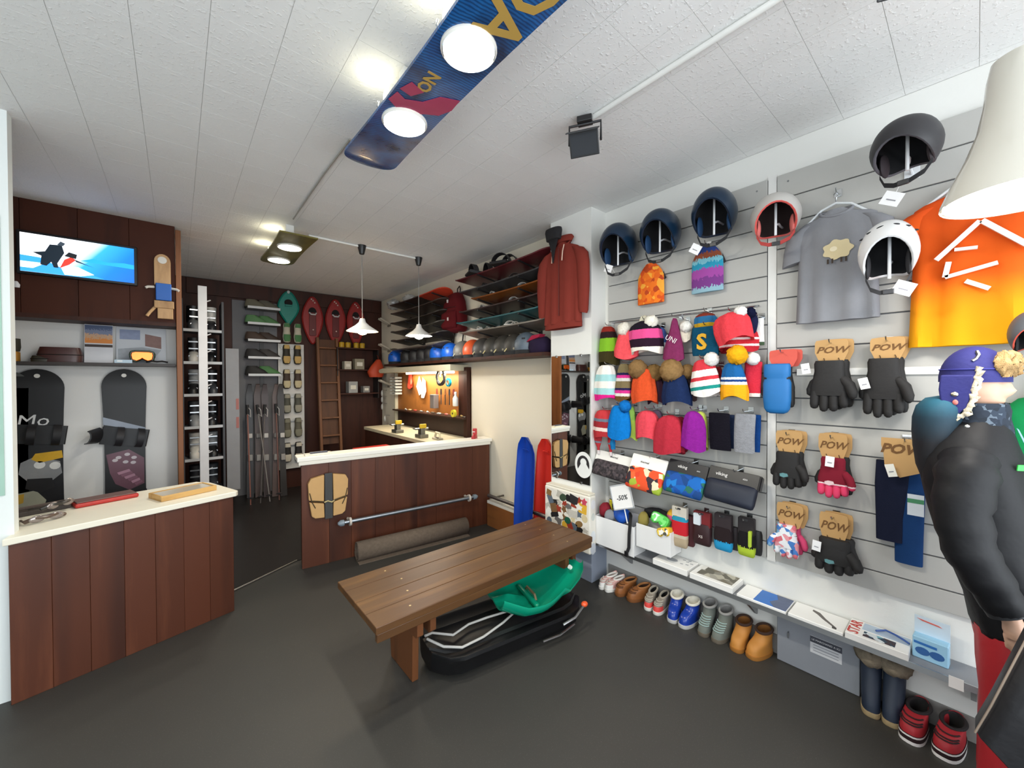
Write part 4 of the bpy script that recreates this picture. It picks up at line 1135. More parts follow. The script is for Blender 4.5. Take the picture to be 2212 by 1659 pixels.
def shirt(name, label, cat, top, w_, h, m, sleeve=0.16, hanger=True, depth=0.03, rz=RWZ, slope=0.04, long=False, folds=0.012):
    """garment on a hanger; top = point of the collar; local x right, -y out"""
    t = thing(name, label, cat, tuple(top), rz)
    n = 40; rings = []
    prof = [(0.0, 0.20), (0.012, 0.30), (0.03, 0.55), (slope, 0.80), (slope * 1.35, .93), (slope * 2.0, .985), (.2 * h, .97), (.45 * h, .95), (.7 * h, .98), (.9 * h, 1.0), (h, 1.01)]
    for z, k in prof:
        rg = []
        tt = z / h
        for j in range(n):
            a = 2 * PI * j / n; c, s_ = math.cos(a), math.sin(a)
            fo = folds * tt * math.sin(c * 11 + 1.3) * (1 if s_ < 0 else .3)
            rg.append((w_ / 2 * k * math.copysign(abs(c) ** .8, c), depth * (0.55 + .45 * tt) * s_ + fo, -z))
        rings.append(rg)
    last = rings[-1]
    rings.append([(p[0] * .96, p[1] * .8, p[2] + .004) for p in last]); rings.append([(p[0] * .95, p[1] * .7, p[2] + .04) for p in last])
    put('body', G().loft(rings, (False, True)), m, t, 60)
    for s_ in (-1, 1):
        if long:
            pts = [(s_ * w_ * .40, 0, -slope * 1.3), (s_ * w_ * .50, -.004, -slope * 2.2), (s_ * w_ * .555, -.008, -h * .3), (s_ * w_ * .575, -.010, -h * .55), (s_ * w_ * .56, -.008, -h * .86), (s_ * w_ * .555, -.008, -h * .90)]
            rr = [(.055, .03), (.062, .034), (.055, .034), (.05, .032), (.042, .028), (.034, .022)]
        else:
            pts = [(s_ * w_ * .40, 0, -slope * 1.5), (s_ * w_ * .50, 0, -slope * 2.2), (s_ * w_ * .545, 0, -slope * 2 - sleeve * .5), (s_ * w_ * .56, 0, -slope * 2 - sleeve)]
            rr = [(.04, .020), (.045, .022), (.043, .022), (.045, .024)]
        rg = []
        for q, (a_, b_) in zip(pts, rr): rg.append([(q[0] + a_ * math.cos(k) * (1 if long else w_ / .32), q[1] + b_ * math.sin(k), q[2] + a_ * .25 * s_ * -math.cos(k)) for k in [2 * PI * j / 16 for j in range(16)]])
        put('sleeve', G().loft(rg), m, t, 60)
    cr = G(); cr.tube([(w_ * .20 * math.cos(a), depth * .55 * math.sin(a), -.004 - 0.03 * max(0, -math.sin(a))) for a in [2 * PI * j / 20 for j in range(21)]], 0.007, 8, None, False)
    put('collar', cr, m, t, 60)
    if hanger:
        hg = put('hanger', G().tube([(-w_ * .4, 0, -.055), (-w_ * .18, 0, .01), (0, 0, .03), (w_ * .18, 0, .01), (w_ * .4, 0, -.055)], 0.006, 8), mat('#d9dde0', 0.1), t, 60)
        put('hanger_hook', G().tube([(0, 0, .03), (0, 0, .055), (0.012, 0, .07), (0.0, 0.005, .085), (-.012, 0.01, .075)], 0.003, 6), CHROME, hg, 60)
    return t


q = wp(1806, 452, 0.045)
t = shirt('t_shirt', 'grey T-shirt with a small cream sheep print on a clear hanger', 't-shirt', q, 0.315, 0.535, cloth('#85868b'), 0.15)
hook('the hanger of the grey T-shirt', q + Vector((0, 0, 0.085)), 0.05, 0.045)
sheep = put('print', G().prism([(0.055 * (1 + .10 * math.cos(7 * a)) * math.cos(a), 0.045 * (1 + .10 * math.cos(7 * a)) * math.sin(a)) for a in [2 * PI * k / 42 for k in range(42)]], -0.0015, 0), mat('#d9c9a0', 0.8), t, 0, loc=(0.012, -0.030, -0.20))
put('print_face', G().prism([(0.014 * math.cos(a) - .015, 0.012 * math.sin(a) + .004) for a in [2 * PI * k / 16 for k in range(16)]], -0.003, -.001), mat('#efe3c4', 0.8), sheep, 0)
for x in (-.030, -.016, .012, .026): put('print_leg', G().box((x * 1.2, -0.002, -.052), (.007, .002, .022)), mat('#3b2f26', 0.8), sheep, 0)
q = wp(2080, 402, 0.05); q.y -= 0.05
t = shirt('t_shirt', 'orange and yellow T-shirt with white line drawing, half behind the bell lamp', 't-shirt', q, 0.40, 0.64, sheer_orange(), 0.2, True, 0.035, RWZ, 0.045, False, 0.02)
hook('the hanger of the orange T-shirt', q + Vector((0, 0, 0.085)), 0.06, 0.05)
wl = mat('#f6ecdf', 0.8)
for (a, b, r) in (((-.12, -.29), (-.005, -.165), .008), ((.0, -.165), (.12, -.30), .009), ((-.095, -.365), (-.085, -.305), .008), ((-.095, -.365), (.04, -.335), .007), ((-.07, -.26), (-.01, -.265), .006), ((-.04, -.39), (.02, -.43), .008)):
    d = Vector((b[0] - a[0], b[1] - a[1])); nn = Vector((-d.y, d.x)).normalized() * r
    put('print_line', G().prism([(a[0] + nn.x, a[1] + nn.y), (a[0] - nn.x, a[1] - nn.y), (b[0] - nn.x, b[1] - nn.y), (b[0] + nn.x, b[1] + nn.y)], -0.052, -0.040), wl, t, 0)

# ---------------------------------------------------------------- packed underwear on hooks
def pack(label, bb, head, body, off=0.09, lean=28, words=None, seed=1, band=None):
    p, w_, h = wbox(*bb, off)
    t = thing('clothing_pack', label, 'package', tuple(p), RWZ, 'packed thermal underwear', rot=(R_(-lean), R_(4), RWZ))
    h2 = h * 1.12
    c = put('header_card', G().prism(rrect(w_ * .98, h2 * .46, .006, 2, 0, -h2 * .23), -.012, .012), head, t, 0, 0.002, 1)
    rnd = random.Random(seed); rg = []
    for tt, k, d in ((.36, .94, .5), (.42, 1, 1), (.6, 1.0, 1.15), (.85, 1.0, 1.0), (.97, .97, .7), (1, .9, .3)):
        rg.append([(q[0] * (1 + .015 * rnd.random()), q[1] * (1 + .2 * rnd.random()), q[2]) for q in ring(0, 0, -h2 * tt, w_ * .49 * k, .026 * d, 24, 3.2)])
    put('folded_garment', G().loft(rg), body, t, 50)
    if words:
        for s_, sz, x, z, cc in words: text('lettering', s_, sz, mat(cc, 0.6), t, (x * w_, -.0145, -h2 * z), FRONT, 0.0005)
    put('stack', G().prism(rrect(w_ * .96, h2 * .44, .006, 2, 0.006, -h2 * .20), .016, .05), head, t, 0, 0.003, 1)
    hook(label, Vector((p.x, p.y, p.z - .005)), off + .02, off)
    return t


pack('dark grey patterned base layer in a white pack, leftmost of the packed clothes', (1291, 981, 1372, 1029), mat('#e6e4df', 0.5), blotch(['#3a3538', '#4a4247', '#2c282b', '#544a4c'], 60), 0.08, 24, [('thermal', .02, 0, .16, '#4c4a48')])
pack('orange patterned base layer in a white pack', (1368, 988, 1446, 1054), mat('#efede8', 0.5), blotch(['#e2532c', '#e8683a', '#d9452a', '#e9d8b8', '#9fb53c', '#3a2f38', '#e2532c'], 26), 0.09, 24, [('thermal', .02, -.1, .2, '#4c4a48')])
pack('blue base layer in a black pack', (1447, 1000, 1533, 1064), mat('#1c1b1f', 0.35), blotch(['#1763b4', '#1f7ac8', '#16427f', '#2a6a5a', '#1d4f9c'], 24), 0.09, 24, [('viking', .026, -.12, .18, '#e8e6e4'), ('size', .014, .28, .2, '#d0d0d0')])
pack('black and navy base layer in a black pack, rightmost of the packs', (1533, 1017, 1643, 1082), mat('#191719', 0.35), mat('#141b2c', 0.6, 0, .15, 20), 0.09, 24, [('viking', .028, -.22, .2, '#e8e6e4'), ('size', .016, .24, .2, '#d0d0d0')])

# sale sign
p, w_, h = wbox(1315, 1046, 1360, 1098, 0.14)
t = thing('sale_sign', 'white framed card sign reading -50% stuck above the left bin', 'sign', tuple(p), RWZ, None, rot=(R_(-8), R_(-20), RWZ))
put('card', G().box((0, 0, -h / 2), (w_, .003, h)), mat('#f5f5f5', 0.5, 0, .02), t, 0)
put('frame', G().box((0, -.003, -.004), (w_, .004, .007)).box((0, -.003, -h + .004), (w_, .004, .007)).box((-w_ / 2 + .004, -.003, -h / 2), (.007, .004, h)).box((w_ / 2 - .004, -.003, -h / 2), (.007, .004, h)), mat('#b9bdc2', 0.3), t, 0)
text('lettering', '-50%', .045, mat('#26262c', 0.6), t, (0, -.0024, -h * .55), FRONT, 0.0005, .2, 1, .0005)
put('stick', G().cyl((0, .003, -h), (0, .003, -h - .09), .004, n=8), plastic('#e4e4e4'), t)

# white bins with bargains
def bin_box(label, bb, off, dp):
    p, w_, h = wbox(*bb, off)
    t = thing('display_bin', label, 'bin', (XS - .0005, p.y, p.z - h), RWZ, 'white display bins')
    tk = .004; mw = mat('#eeeeee', .35, 0, .02); d = off + .005
    for nm, c, s_ in (('base', (0, -d / 2, tk / 2), (w_, d, tk)), ('front', (0, -d + tk / 2, h / 2), (w_, tk, h)), ('back', (0, -tk / 2, h * .6), (w_, tk, h * 1.2)), ('side', (-w_ / 2 + tk / 2, -d / 2, h / 2), (tk, d - 2 * tk, h)), ('side', (w_ / 2 - tk / 2, -d / 2, h / 2), (tk, d - 2 * tk, h))):
        put(nm, G().box(c, s_), mw, t, 0, .001, 1)
    return t, p, w_, h, d


def lump(name, label, cat, loc, r, m, seed, grp, rz=0, parts=None):
    rnd = random.Random(seed); g = G(); rings = []; n = 14
    for i in range(9):
        a = PI * (0.04 + .92 * i / 8) - PI / 2; rg = []
        for k in range(n):
            b = 2 * PI * k / n; q = 1 + .16 * math.sin(3 * b + seed) * math.cos(a) + .10 * rnd.random()
            rg.append((r[0] * q * math.cos(a) * math.cos(b), r[1] * q * math.cos(a) * math.sin(b), r[2] * q * math.sin(a)))
        rings.append(rg)
    g.loft(rings)
    t = thing(name, label, cat, loc, RWZ + rz, grp)
    put('bundle', g, m, t, 60)
    return t


bt, p, w_, h, d = bin_box('white display bin with a dangling black strap, left of the two', (1284, 1125, 1368, 1188), .14, .14)
bx = XS - d / 2; bz = p.z
bw = w_
GRB = 'bargains in the bins'


def bl_(u, v=0.0, z=0.0): return (bx + v, p.y - u * w_, bz + z)


t = lump('child_mitten', 'dark red mitten bundle at the left end of the left bin', 'mitten', bl_(-.36, 0, .03), (.04, .045, .055), knit('#8f2c38'), 3, GRB)
t = lump('child_mitten', 'grey silver mitten bundle beside the dark red one', 'mitten', bl_(-.18, -.03, .015), (.035, .035, .04), cloth('#8d8f94'), 8, GRB)
t = lump('child_mitten', 'bright blue glove bundle heaped in the left bin', 'glove', bl_(.08, -.01, .03), (.06, .05, .05), mat('#1457c0', .6, 0, .2, 20), 5, GRB)
t = thing('headband', 'yellow lettered headband hanging over the back of the left bin', 'headband', bl_(-.16, .045, .10), RWZ, GRB)
put('band', G().tube([(-.05, 0, -.07), (-.045, -.01, 0), (0, -.015, .012), (.045, -.01, 0), (.05, 0, -.07)], .012, 8), blotch(['#d8c81e', '#2a2a20', '#e8dc3c'], 60), t)
t = thing('luggage_strap', 'black strap dangling over the front of the left bin', 'strap', bl_(.36, 0, 0), RWZ, GRB)
sp = [(-.045, .02, .06), (-.01, -.02, .055), (.02, -.075, .02), (.022, -.09, -.05), (.018, -.088, -.14), (.005, -.088, -.175)]
put('band', G().loft([[(q[0] - .011, q[1], q[2]), (q[0] + .011, q[1], q[2]), (q[0] + .011, q[1] - .004, q[2]), (q[0] - .011, q[1] - .004, q[2])] for q in sp]), mat('#17161a', .8), t)
put('clip', G().box((.002, -.094, -.185), (.028, .012, .035)), plastic('#1b1b1d'), t, 0, .003)
bt, p, w_, h, d = bin_box('white display bin with green and yellow goggles, right of the two', (1374, 1140, 1448, 1192), .13, .13)
bx = XS - d / 2; bz = p.z
t = lump('goggle_pouch', 'olive pouch at the left end of the right bin', 'pouch', bl_(-.38, -.02, .02), (.03, .04, .05), mat('#8a7c3a', .8, 0, .2), 2, GRB)
t = lump('goggle_pouch', 'black pouches heaped behind the green goggles', 'pouch', bl_(-.05, .03, .06), (.10, .025, .04), mat('#1b181a', .8), 9, GRB)


def goggles(name, label, loc, w_, frame, lens, strapm, rz=RWZ, rot=None, grp=None):
    t = thing(name, label, 'goggles', loc, rz, grp, rot=rot)
    out = [(-.5, .1), (-.46, .26), (-.3, .32), (.3, .32), (.46, .26), (.5, .1), (.45, -.2), (.25, -.3), (.08, -.2), (0, -.12), (-.08, -.2), (-.25, -.3), (-.45, -.2)]
    put('frame', G().prism([(q[0] * w_, q[1] * w_) for q in out], -.018, .03), frame, t, 40, .006)
    put('lens', G().prism([(q[0] * w_ * .86, q[1] * w_ * .8) for q in out], -.026, -.016), lens, t, 40, .006)
    st = [(w_ * .5 * math.cos(a), .02 + w_ * .42 * math.sin(a), .01) for a in [PI * k / 12 for k in range(13)]]
    put('strap', G().loft([[(q[0], q[1], q[2] + .016), (q[0] * .97, q[1] * .97, q[2] + .016), (q[0] * .97, q[1] * .97, q[2] - .016), (q[0], q[1], q[2] - .016)] for q in st]), strapm, t)
    return t


goggles('ski_goggles', 'bright green goggles with a white print, in the right bin', bl_(.12, -.03, .05), .12, mat('#5bd05a', .4), blotch(['#7fe07c', '#e8f4e8', '#52c452'], 40), mat('#3ea040', .8), RWZ, (R_(-20), R_(15), RWZ), GRB)
goggles('ski_goggles', 'yellow and white striped goggles hanging out of the right bin', bl_(.30, -.055, -.01), .09, mat('#e6c03a', .4), blotch(['#f0d25a', '#f2f0ea', '#d8a820', '#56564a'], 50), mat('#c49a26', .8), RWZ, (R_(-10), R_(-20), RWZ), GRB)
t = lump('child_hat', 'pink and yellow knitted ball cap above the right bin', 'hat', bl_(.44, .02, .085), (.042, .04, .045), stripes([(0, '#e05a8e'), (.55, '#e7b13a')]), 4, GRB)
t = lump('child_mitten', 'pink red mitten at the right end of the right bin', 'mitten', bl_(.60, .03, .03), (.035, .03, .05), knit('#c03a52'), 6, GRB)

# hanging packs of socks
def sock_pack(label, bb, body, cardm, off=.05, card_h=.4, extra=None, word=None, wc='#efe6e2', body2=None):
    p, w_, h = wbox(*bb, off)
    t = thing('sock_pack', label, 'socks', tuple(p), RWZ, 'hanging packs under the packed clothes')
    put('card', G().prism(rrect(w_ * .92, h * card_h, .006, 2, 0, -h * card_h / 2), -.014, .016), cardm, t, 0, .002, 1)
    put('card_slot', G().prism(rrect(w_ * .22, .012, .005, 3, 0, -.012), -.0152, -.0138), mat('#3b3a3c', .7), t, 0)
    rg = [ring(0, 0, -h * tt, w_ * .5 * k, .024 * d_, 20, 3) for tt, k, d_ in ((card_h * .8, .86, .8), (card_h, .98, 1), (.62, 1, 1.1), (.85, .98, 1.1), (.97, .9, .8), (1, .8, .4))]
    put('socks', G().loft(rg), body, t, 50)
    if body2: put('second_pair', G().loft([[(q[0] + w_ * .22, q[1] + .05, q[2] + .003) for q in r_] for r_ in rg]), body2, t, 50)
    if word: text('lettering', word, .022, mat(wc, .6), t, (0, -.028, -h * .72), FRONT, 0.0005)
    if extra:
        for (u, v, a, b, c) in extra: put('patch', G().prism(rrect(w_ * a, h * b, .004, 2, u * w_, -v * h), -.029, -.013), mat(c, .6), t, 0)
    hook(label, Vector((p.x, p.y, p.z - .012)), off + .05, off)


sock_pack('red and beige kids socks under a cream card, leftmost hanging pack', (1452, 1094, 1486, 1181), stripes([(0, '#b9a68a'), (.32, '#c9bda6'), (.42, '#c62832'), (.86, '#2f93b4')], 2, False), mat('#dcd4c6', .6), .07, .3, None, None, '#fff', mat('#4c1c22', .7))
sock_pack('dark maroon ski socks with a white photo label', (1498, 1105, 1537, 1177), mat('#2f1216', .6, 0, .15), mat('#7b2024', .6), .06, .45, [(-.2, .22, .38, .34, '#dfe6ee')], 'XS')
sock_pack('black and turquoise ski socks', (1543, 1110, 1583, 1189), stripes([(0, '#2c9bd0'), (.42, '#2a2022')], 2, False, .15), mat('#31272a', .5), .05, .45, None, None, '#fff', mat('#2c2124', .6))
sock_pack('black and lime ski socks, rightmost hanging pack', (1594, 1118, 1632, 1201), stripes([(0, '#b5cf3e'), (.40, '#1b1a1c')], 2, False, .25), mat('#221c1e', .5), .05, .45, [(.28, .5, .18, .4, '#b5cf3e')], None, '#fff', mat('#1b1a1c', .6))

# ---------------------------------------------------------------- things on the long grey shelf
ZS = 0.3095


def flat(name, label, cat, y0, y1, x0, x1, h, m, rz=0, grp='things on the grey shelf'):
    """flat box on the shelf; y0>y1 are its left and right ends"""
    t = thing(name, label, cat, ((x0 + x1) / 2, (y0 + y1) / 2, ZS), RWZ + rz, grp)
    W, D = y0 - y1, x1 - x0
    put('cover' if h < .01 else 'box', G().box((0, 0, h / 2), (W, D, h)), m, t, 0, min(.002, h * .3), 1)
    return t, W, D


wpaper = mat('#f2f1ee', .35, 0, .02)


def pic(t, out, z, m, nm='print'): return put(nm, G().slab(out, z, z + .0008), m, t, 0)


t, W, D = flat('leaflet', 'white leaflet with a grey ski lift picture at the left end of the grey shelf', 'leaflet', 1.80, 1.58, 2.325, 2.475, .006, wpaper)
pic(t, [(-.03, -.05), (.0, -.02), (.05, -.03), (.07, .02), (.03, .035), (.0, .03), (-.04, .04), (-.02, -.01)], .006, mat('#6a6765', .7))
pic(t, [(-.085, .02), (-.06, .03), (-.055, .05), (-.08, .05)], .006, mat('#a8a8a4', .7))
t, W, D = flat('boxed_kit', 'white carton with grey drawings, first thick box on the shelf', 'box', 1.345, 1.12, 2.325, 2.48, .036, wpaper)
pic(t, [(.035 * math.cos(a) - .02, .022 * math.sin(a)) for a in [2 * PI * k / 20 for k in range(20)]], .036, mat('#9fa2a6', .7))
pic(t, [(.015 * math.cos(a) - .075, .012 * math.sin(a) + .045) for a in [2 * PI * k / 16 for k in range(16)]], .036, mat('#33343a', .7))
for x, y in ((.03, .04), (.055, .03), (.04, -.02), (.07, -.01), (.06, .05), (.085, .02)): pic(t, [(x, y), (x + .016, y + .004), (x + .013, y + .016), (x - .004, y + .012)], .036, mat('#b3b5b8', .7))
t, W, D = flat('boxed_kit', 'white carton with a grey landscape photo, second thick box on the shelf', 'box', 1.105, .865, 2.325, 2.48, .034, wpaper)
pic(t, [(-.09, -.05), (.105, -.05), (.105, .07), (-.09, .07)], .034, blotch(['#8d8a80', '#a5a196', '#6d6a60', '#b9b5a6', '#7c7668'], 22))
pic(t, [(-.10, .02), (-.075, .02), (-.075, .07), (-.10, .07)], .0345, mat('#e9e7e0', .6))
t, W, D = flat('magazine', 'white brochure with a blue sky mountain photo', 'brochure', .845, .615, 2.325, 2.478, .014, wpaper)
pic(t, [(-.035, -.072), (.112, -.072), (.112, .072), (-.035, .072)], .014, mat('#2f6fc0', .4, 0, .2, 6))
pic(t, [(.035, .072), (.112, .072), (.112, -.072), (.06, -.072), (.03, -.03), (.055, .02)], .0149, mat('#5c6680', .6, 0, .25, 30))
t, W, D = flat('magazine', 'white brochure with a small grey machine picture', 'brochure', .607, .392, 2.325, 2.478, .016, wpaper)
pic(t, [(-.03, .05), (.0, .04), (.03, .0), (.075, -.045), (.068, -.052), (.02, -.012), (-.005, .015), (-.03, .035)], .016, mat('#6b6662', .7))
pic(t, [(.062, -.045), (.08, -.05), (.082, -.066), (.066, -.066)], .0165, mat('#4a4846', .7))
t, W, D = flat('eyewear_box', 'flat white eyewear display box with red lettering', 'box', .385, .178, 2.325, 2.482, .03, wpaper)
text('lettering', 'STAR', .055, mat('#c23a32', .5), t, (-.078, 0, .0306), (0, 0, R_(90)), .0006, 0, 1, .001)
pic(t, [(-.055, .0), (.10, .0), (.10, .068), (-.055, .068)], .03, mat('#b5c6d8', .3, 0, .15, 30))
pic(t, [(-.045, -.06), (.06, -.06), (.06, -.012), (-.045, -.012)], .03, blotch(['#3a4a5a', '#7fb4c0', '#d8e0e4', '#4a3f44'], 40))
put('glasses', G().tube([(-.01, .02, .036), (.02, .05, .040), (.05, .04, .040), (.08, .02, .04), (.10, .01, .036)], .004, 6), plastic('#2f56a0'), t)
t = thing('goggle_box', 'pale blue swimming goggles box with a raised header card', 'box', (2.415, .118, ZS), RWZ - R_(4), 'things on the grey shelf')
put('box', G().box((0, 0, .045), (.105, .05, .09)), mat('#9ccbe6', .35, 0, .1, 10), t, 0, .003, 1)
put('header', G().box((0, .022, .125), (.105, .004, .075)), mat('#cfe0ec', .35, 0, .05), t, 0)
put('red_flash', G().prism([(-.045, .152), (.02, .146), (.03, .14), (-.03, .145)], .0185, .0198), mat('#d8685c', .5), t, 0)
for x in (-.022, .02): put('goggle_print', G().prism([(x + .022 * math.cos(a), .035 + .016 * math.sin(a)) for a in [2 * PI * k / 14 for k in range(14)]], -.0262, -.0252), mat('#2f5f9c', .4), t, 0)
put('band_print', G().prism([(-.048, .072), (.02, .07), (.02, .06), (-.048, .062)], -.0262, -.0252), mat('#2f6fb8', .4), t, 0)
t = thing('price_label', 'small white price label stuck on the shelf edge by the red trousers', 'label', (2.3265, .045, .30), RWZ)
put('card', G().box((0, -.006, 0), (.04, .002, .045)), wpaper, t, 0)

# grey low cabinet with a notice
t = thing('low_cabinet', 'low grey cabinet under the shelf with a printed notice', 'cabinet', (2.455, .515, 0), RWZ)
put('body', G().box((0, 0.002, .141), (.335, .05, .280)), mat('#8a8e96', .5), t, 0, .002, 1)
put('notice', G().box((.04, -.0246, .16), (.125, .001, .085)), mat('#d5d6da', .5), t, 0)
put('notice_head', G().box((.04, -.0256, .186), (.125, .001, .030)), mat('#3f424c', .5), t, 0)
text('lettering', 'LE MARCHAND A ICI', .012, mat('#e8e8ea', .5), t, (.04, -.0264, .186), FRONT, .0003)
for k in range(3): put('notice_line', G().box((.04, -.0256, .160 - .014 * k), (.1, .0008, .004)), mat('#9a9ca4', .6), t, 0)
put('handle', G().tube([(-.115, -.023, .175), (-.115, -.034, .17), (-.115, -.034, .145), (-.115, -.023, .14)], .003, 6), CHROME, t)

# ---------------------------------------------------------------- shoes
def shoe(name, label, cat, y, x_toe, L, wd, hc, upper, sole, lining, cap=None, laces='#e6e2da', sole_h=.022, cap_part=None, rz=0, toe_h=.055, fur=None, trim=None, sgn=1, open_=.30, flip=False, wide_shaft=1.0):
    """toe points out of the wall; flip turns it round"""
    xc = x_toe + L / 2
    t = thing(name, label, cat, (xc, y, 0), RWZ + R_(rz) + (PI if flip else 0), 'pairs of shoes under the shelf')
    n = 28

    def foot(a, k=1.0, ex=0):
        c, s_ = math.cos(a), math.sin(a)
        yy = -L / 2 * s_ if True else 0
        u = s_                                   # 1 = toe, -1 = heel
        wx = wd / 2 * (0.80 + .20 * u) * (1 + .06 * math.cos(a) * sgn * u)
        return (wx * k * math.copysign(abs(c) ** .75, c) + .006 * sgn * u, -(L / 2) * k * math.copysign(abs(u) ** .85, u))
    A = [2 * PI * j / n for j in range(n)]
    g = G(); g.loft([[foot(a, 1.0) + (0.0,) for a in A], [foot(a, 1.03) + (.004,) for a in A], [foot(a, 1.03) + (sole_h,) for a in A]])
    put('sole', g, sole, t, 50)
    ce = L * .20                                 # collar centre towards the heel
    rings = []
    m = 10
    for i in range(m + 1):
        tt = i / m; rg = []
        for a in A:
            b = Vector(foot(a, .97) + (sole_h * .9,))
            u = math.sin(a)
            col = Vector((wd * open_ * wide_shaft * math.cos(a), ce - L * .26 * wide_shaft * u, hc * (1 + .06 * -u)))
            hi = Vector((b.x * 1.0, b.y, sole_h + toe_h * (1.0 if u > 0 else 1 + .9 * -u)))
            if hc > .11:
                q = b * (1 - tt) ** 3 + hi * 3 * tt * (1 - tt) ** 2 + Vector((col.x * 1.08, col.y * 1.0, hc * .45)) * 3 * tt * tt * (1 - tt) + col * tt ** 3
            else:
                q = b * (1 - tt) ** 2 + hi * 2 * tt * (1 - tt) + col * tt * tt
            rg.append(q)
        rings.append(rg)
    put('upper', G().loft(rings, (True, False)), upper, t, 60)
    top = rings[-1]; cz = Vector((0, ce, 0))
    inn = [top, [Vector((q.x * .86, ce + (q.y - ce) * .86, q.z + .002)) for q in top], [Vector((q.x * .82, ce + (q.y - ce) * .82, q.z - .05)) for q in top]]
    put('lining', G().loft(inn, (False, True)), lining, t, 60)
    if fur:
        fr = G(); pts = [Vector((q.x * 1.02, ce + (q.y - ce) * 1.02, q.z - .01)) for q in top]
        rnd = random.Random(int(y * 991)); rg = []
        for j in range(n):
            q = pts[j]; d = Vector((q.x, q.y - ce, 0)).normalized(); r0 = .022
            rg.append([q + d * (r0 * math.cos(b) * (.8 + .5 * rnd.random())) + Vector((0, 0, r0 * 1.5 * math.sin(b) * (.8 + .5 * rnd.random()))) for b in [2 * PI * k / 8 for k in range(8)]])
        rg.append(rg[0]); put('fur_collar', fr.loft(rg, (False, False)), fur, t, 80)
    if trim: put('collar_trim', G().tube(top + [top[0]], .007, 6, None, False), trim, t, 60)
    if cap_part:
        cg = G(); cr = []
        for i in (0, 1, 2, 3):
            cr.append([Vector((q.x * 1.025, q.y * 1.02, q.z + (.001 if i else -.004))) for q, a in zip(rings[i], A) if math.sin(a) > .25])
        cg.loft(cr, (False, False), False); o = put('toe_cap', cg, cap_part, t, 60)
    if laces:
        ml = mat(laces, .9)
        for k in range(3 if hc < .12 else 5):
            f_ = (k + 1) / (4.5 if hc < .12 else 6.5)
            i = int(3 + f_ * (m - 4)); row = rings[i]
            cand = [q for q, a in zip(row, A) if math.sin(a) > .55]
            cand.sort(key=lambda q: q.x)
            pts = [q + Vector((0, -.003, .003)) for q in cand]
            put('lace', G().tube(pts, .0028, 5), ml, t, 60)
        i = m // 2 + 1
    return t


def pair(name, labL, labR, cat, yL, yR, x_toe, L, wd, hc, upper, sole, lining, rzL=0, rzR=0, **kw):
    shoe(name, labL, cat, yL, x_toe, L, wd, hc, upper, sole, lining, rz=rzL, sgn=1, **kw)
    shoe(name, labR, cat, yR, x_toe, L, wd, hc, upper, sole, lining, rz=rzR, sgn=-1, **kw)


BLK = mat('#151313', .9)
pair('sneaker', 'white sneaker with a rosy instep, outermost left of the shoe row', 'white sneaker with a rosy instep, right one of its pair', 'shoe', 1.72, 1.660, 2.285, .17, .060, .075, mat('#d3a6a0', .7), mat('#efece6', .5), mat('#c9b8b0', .8), rzL=-14, rzR=-14, cap_part=mat('#f0eeea', .5), trim=mat('#e9e6e0', .6))
pair('leather_shoe', 'brown leather shoe beside the white sneakers', 'brown leather shoe, right one of its pair', 'shoe', 1.585, 1.480, 2.30, .18, .085, .085, mat('#8a5429', .55, 0, .15, 16), mat('#7a4a24', .6), mat('#3a2214', .8), rzL=-20, rzR=-20, laces='#5a3418', trim=mat('#9a6434', .6))
pair('sneaker', 'grey sneaker with a red toe, left one of its pair', 'grey sneaker with a red toe, right one of its pair', 'shoe', 1.392, 1.315, 2.30, .18, .070, .085, mat('#8d8478', .8, 0, .15, 30), mat('#ece8e0', .5), BLK, rzL=8, rzR=6, cap_part=mat('#d6453f', .6), laces='#bfb7a8', trim=mat('#a79e90', .8))
pair('high_top', 'shiny blue high top with a white collar, left one of its pair', 'shiny blue high top with a white collar, right one of its pair', 'shoe', 1.222, 1.128, 2.295, .17, .082, .13, mat('#1b3a9a', .22, 0, .35, 22), mat('#c8c6c4', .5), mat('#e6e2d6', .8), rzL=6, rzR=-6, laces=None, trim=mat('#e9e4d6', .6), open_=.42, toe_h=.07)
pair('hiking_boot', 'grey green hiking boot, left one of its pair', 'grey green hiking boot, right one of its pair', 'boot', 1.030, .940, 2.31, .165, .080, .155, mat('#6b7069', .8, 0, .12, 24), mat('#6a6154', .7), mat('#8c8a88', .9), rzL=-4, rzR=-6, laces='#9fb8b4', trim=mat('#a3a19e', .9), open_=.40)
pair('winter_boot', 'tan winter boot with a dark padded collar, left one of its pair', 'tan winter boot with a dark padded collar, right one of its pair', 'boot', .848, .752, 2.315, .165, .088, .135, mat('#b97c35', .6, 0, .1, 16), mat('#a56d2e', .6), mat('#8a5a28', .9), rzL=-8, rzR=-16, laces=None, trim=mat('#3a251c', .8), open_=.42, toe_h=.07)
pair('fur_boot', 'tall navy boot with a fur collar, left one of its pair', 'tall navy boot with a fur collar, right one of its pair', 'boot', .305, .228, 2.32, .16, .080, .245, mat('#182436', .6, 0, .2, 18), mat('#a8926c', .7), mat('#4a4238', 1), rzL=4, rzR=2, laces=None, fur=fur_m('#8d8271'), open_=.46, toe_h=.07)
pair('sneaker', 'red sneaker with a black opening and white sole, left one of its pair', 'red sneaker with a black opening and white sole, right one of its pair', 'shoe', .160, .058, 2.275, .195, .094, .095, mat('#a3222b', .6, 0, .15), mat('#2a1518', .6), BLK, rzL=-12, rzR=-8, laces='#2a1416', sole_h=.036, trim=mat('#1a1214', .8), open_=.36)
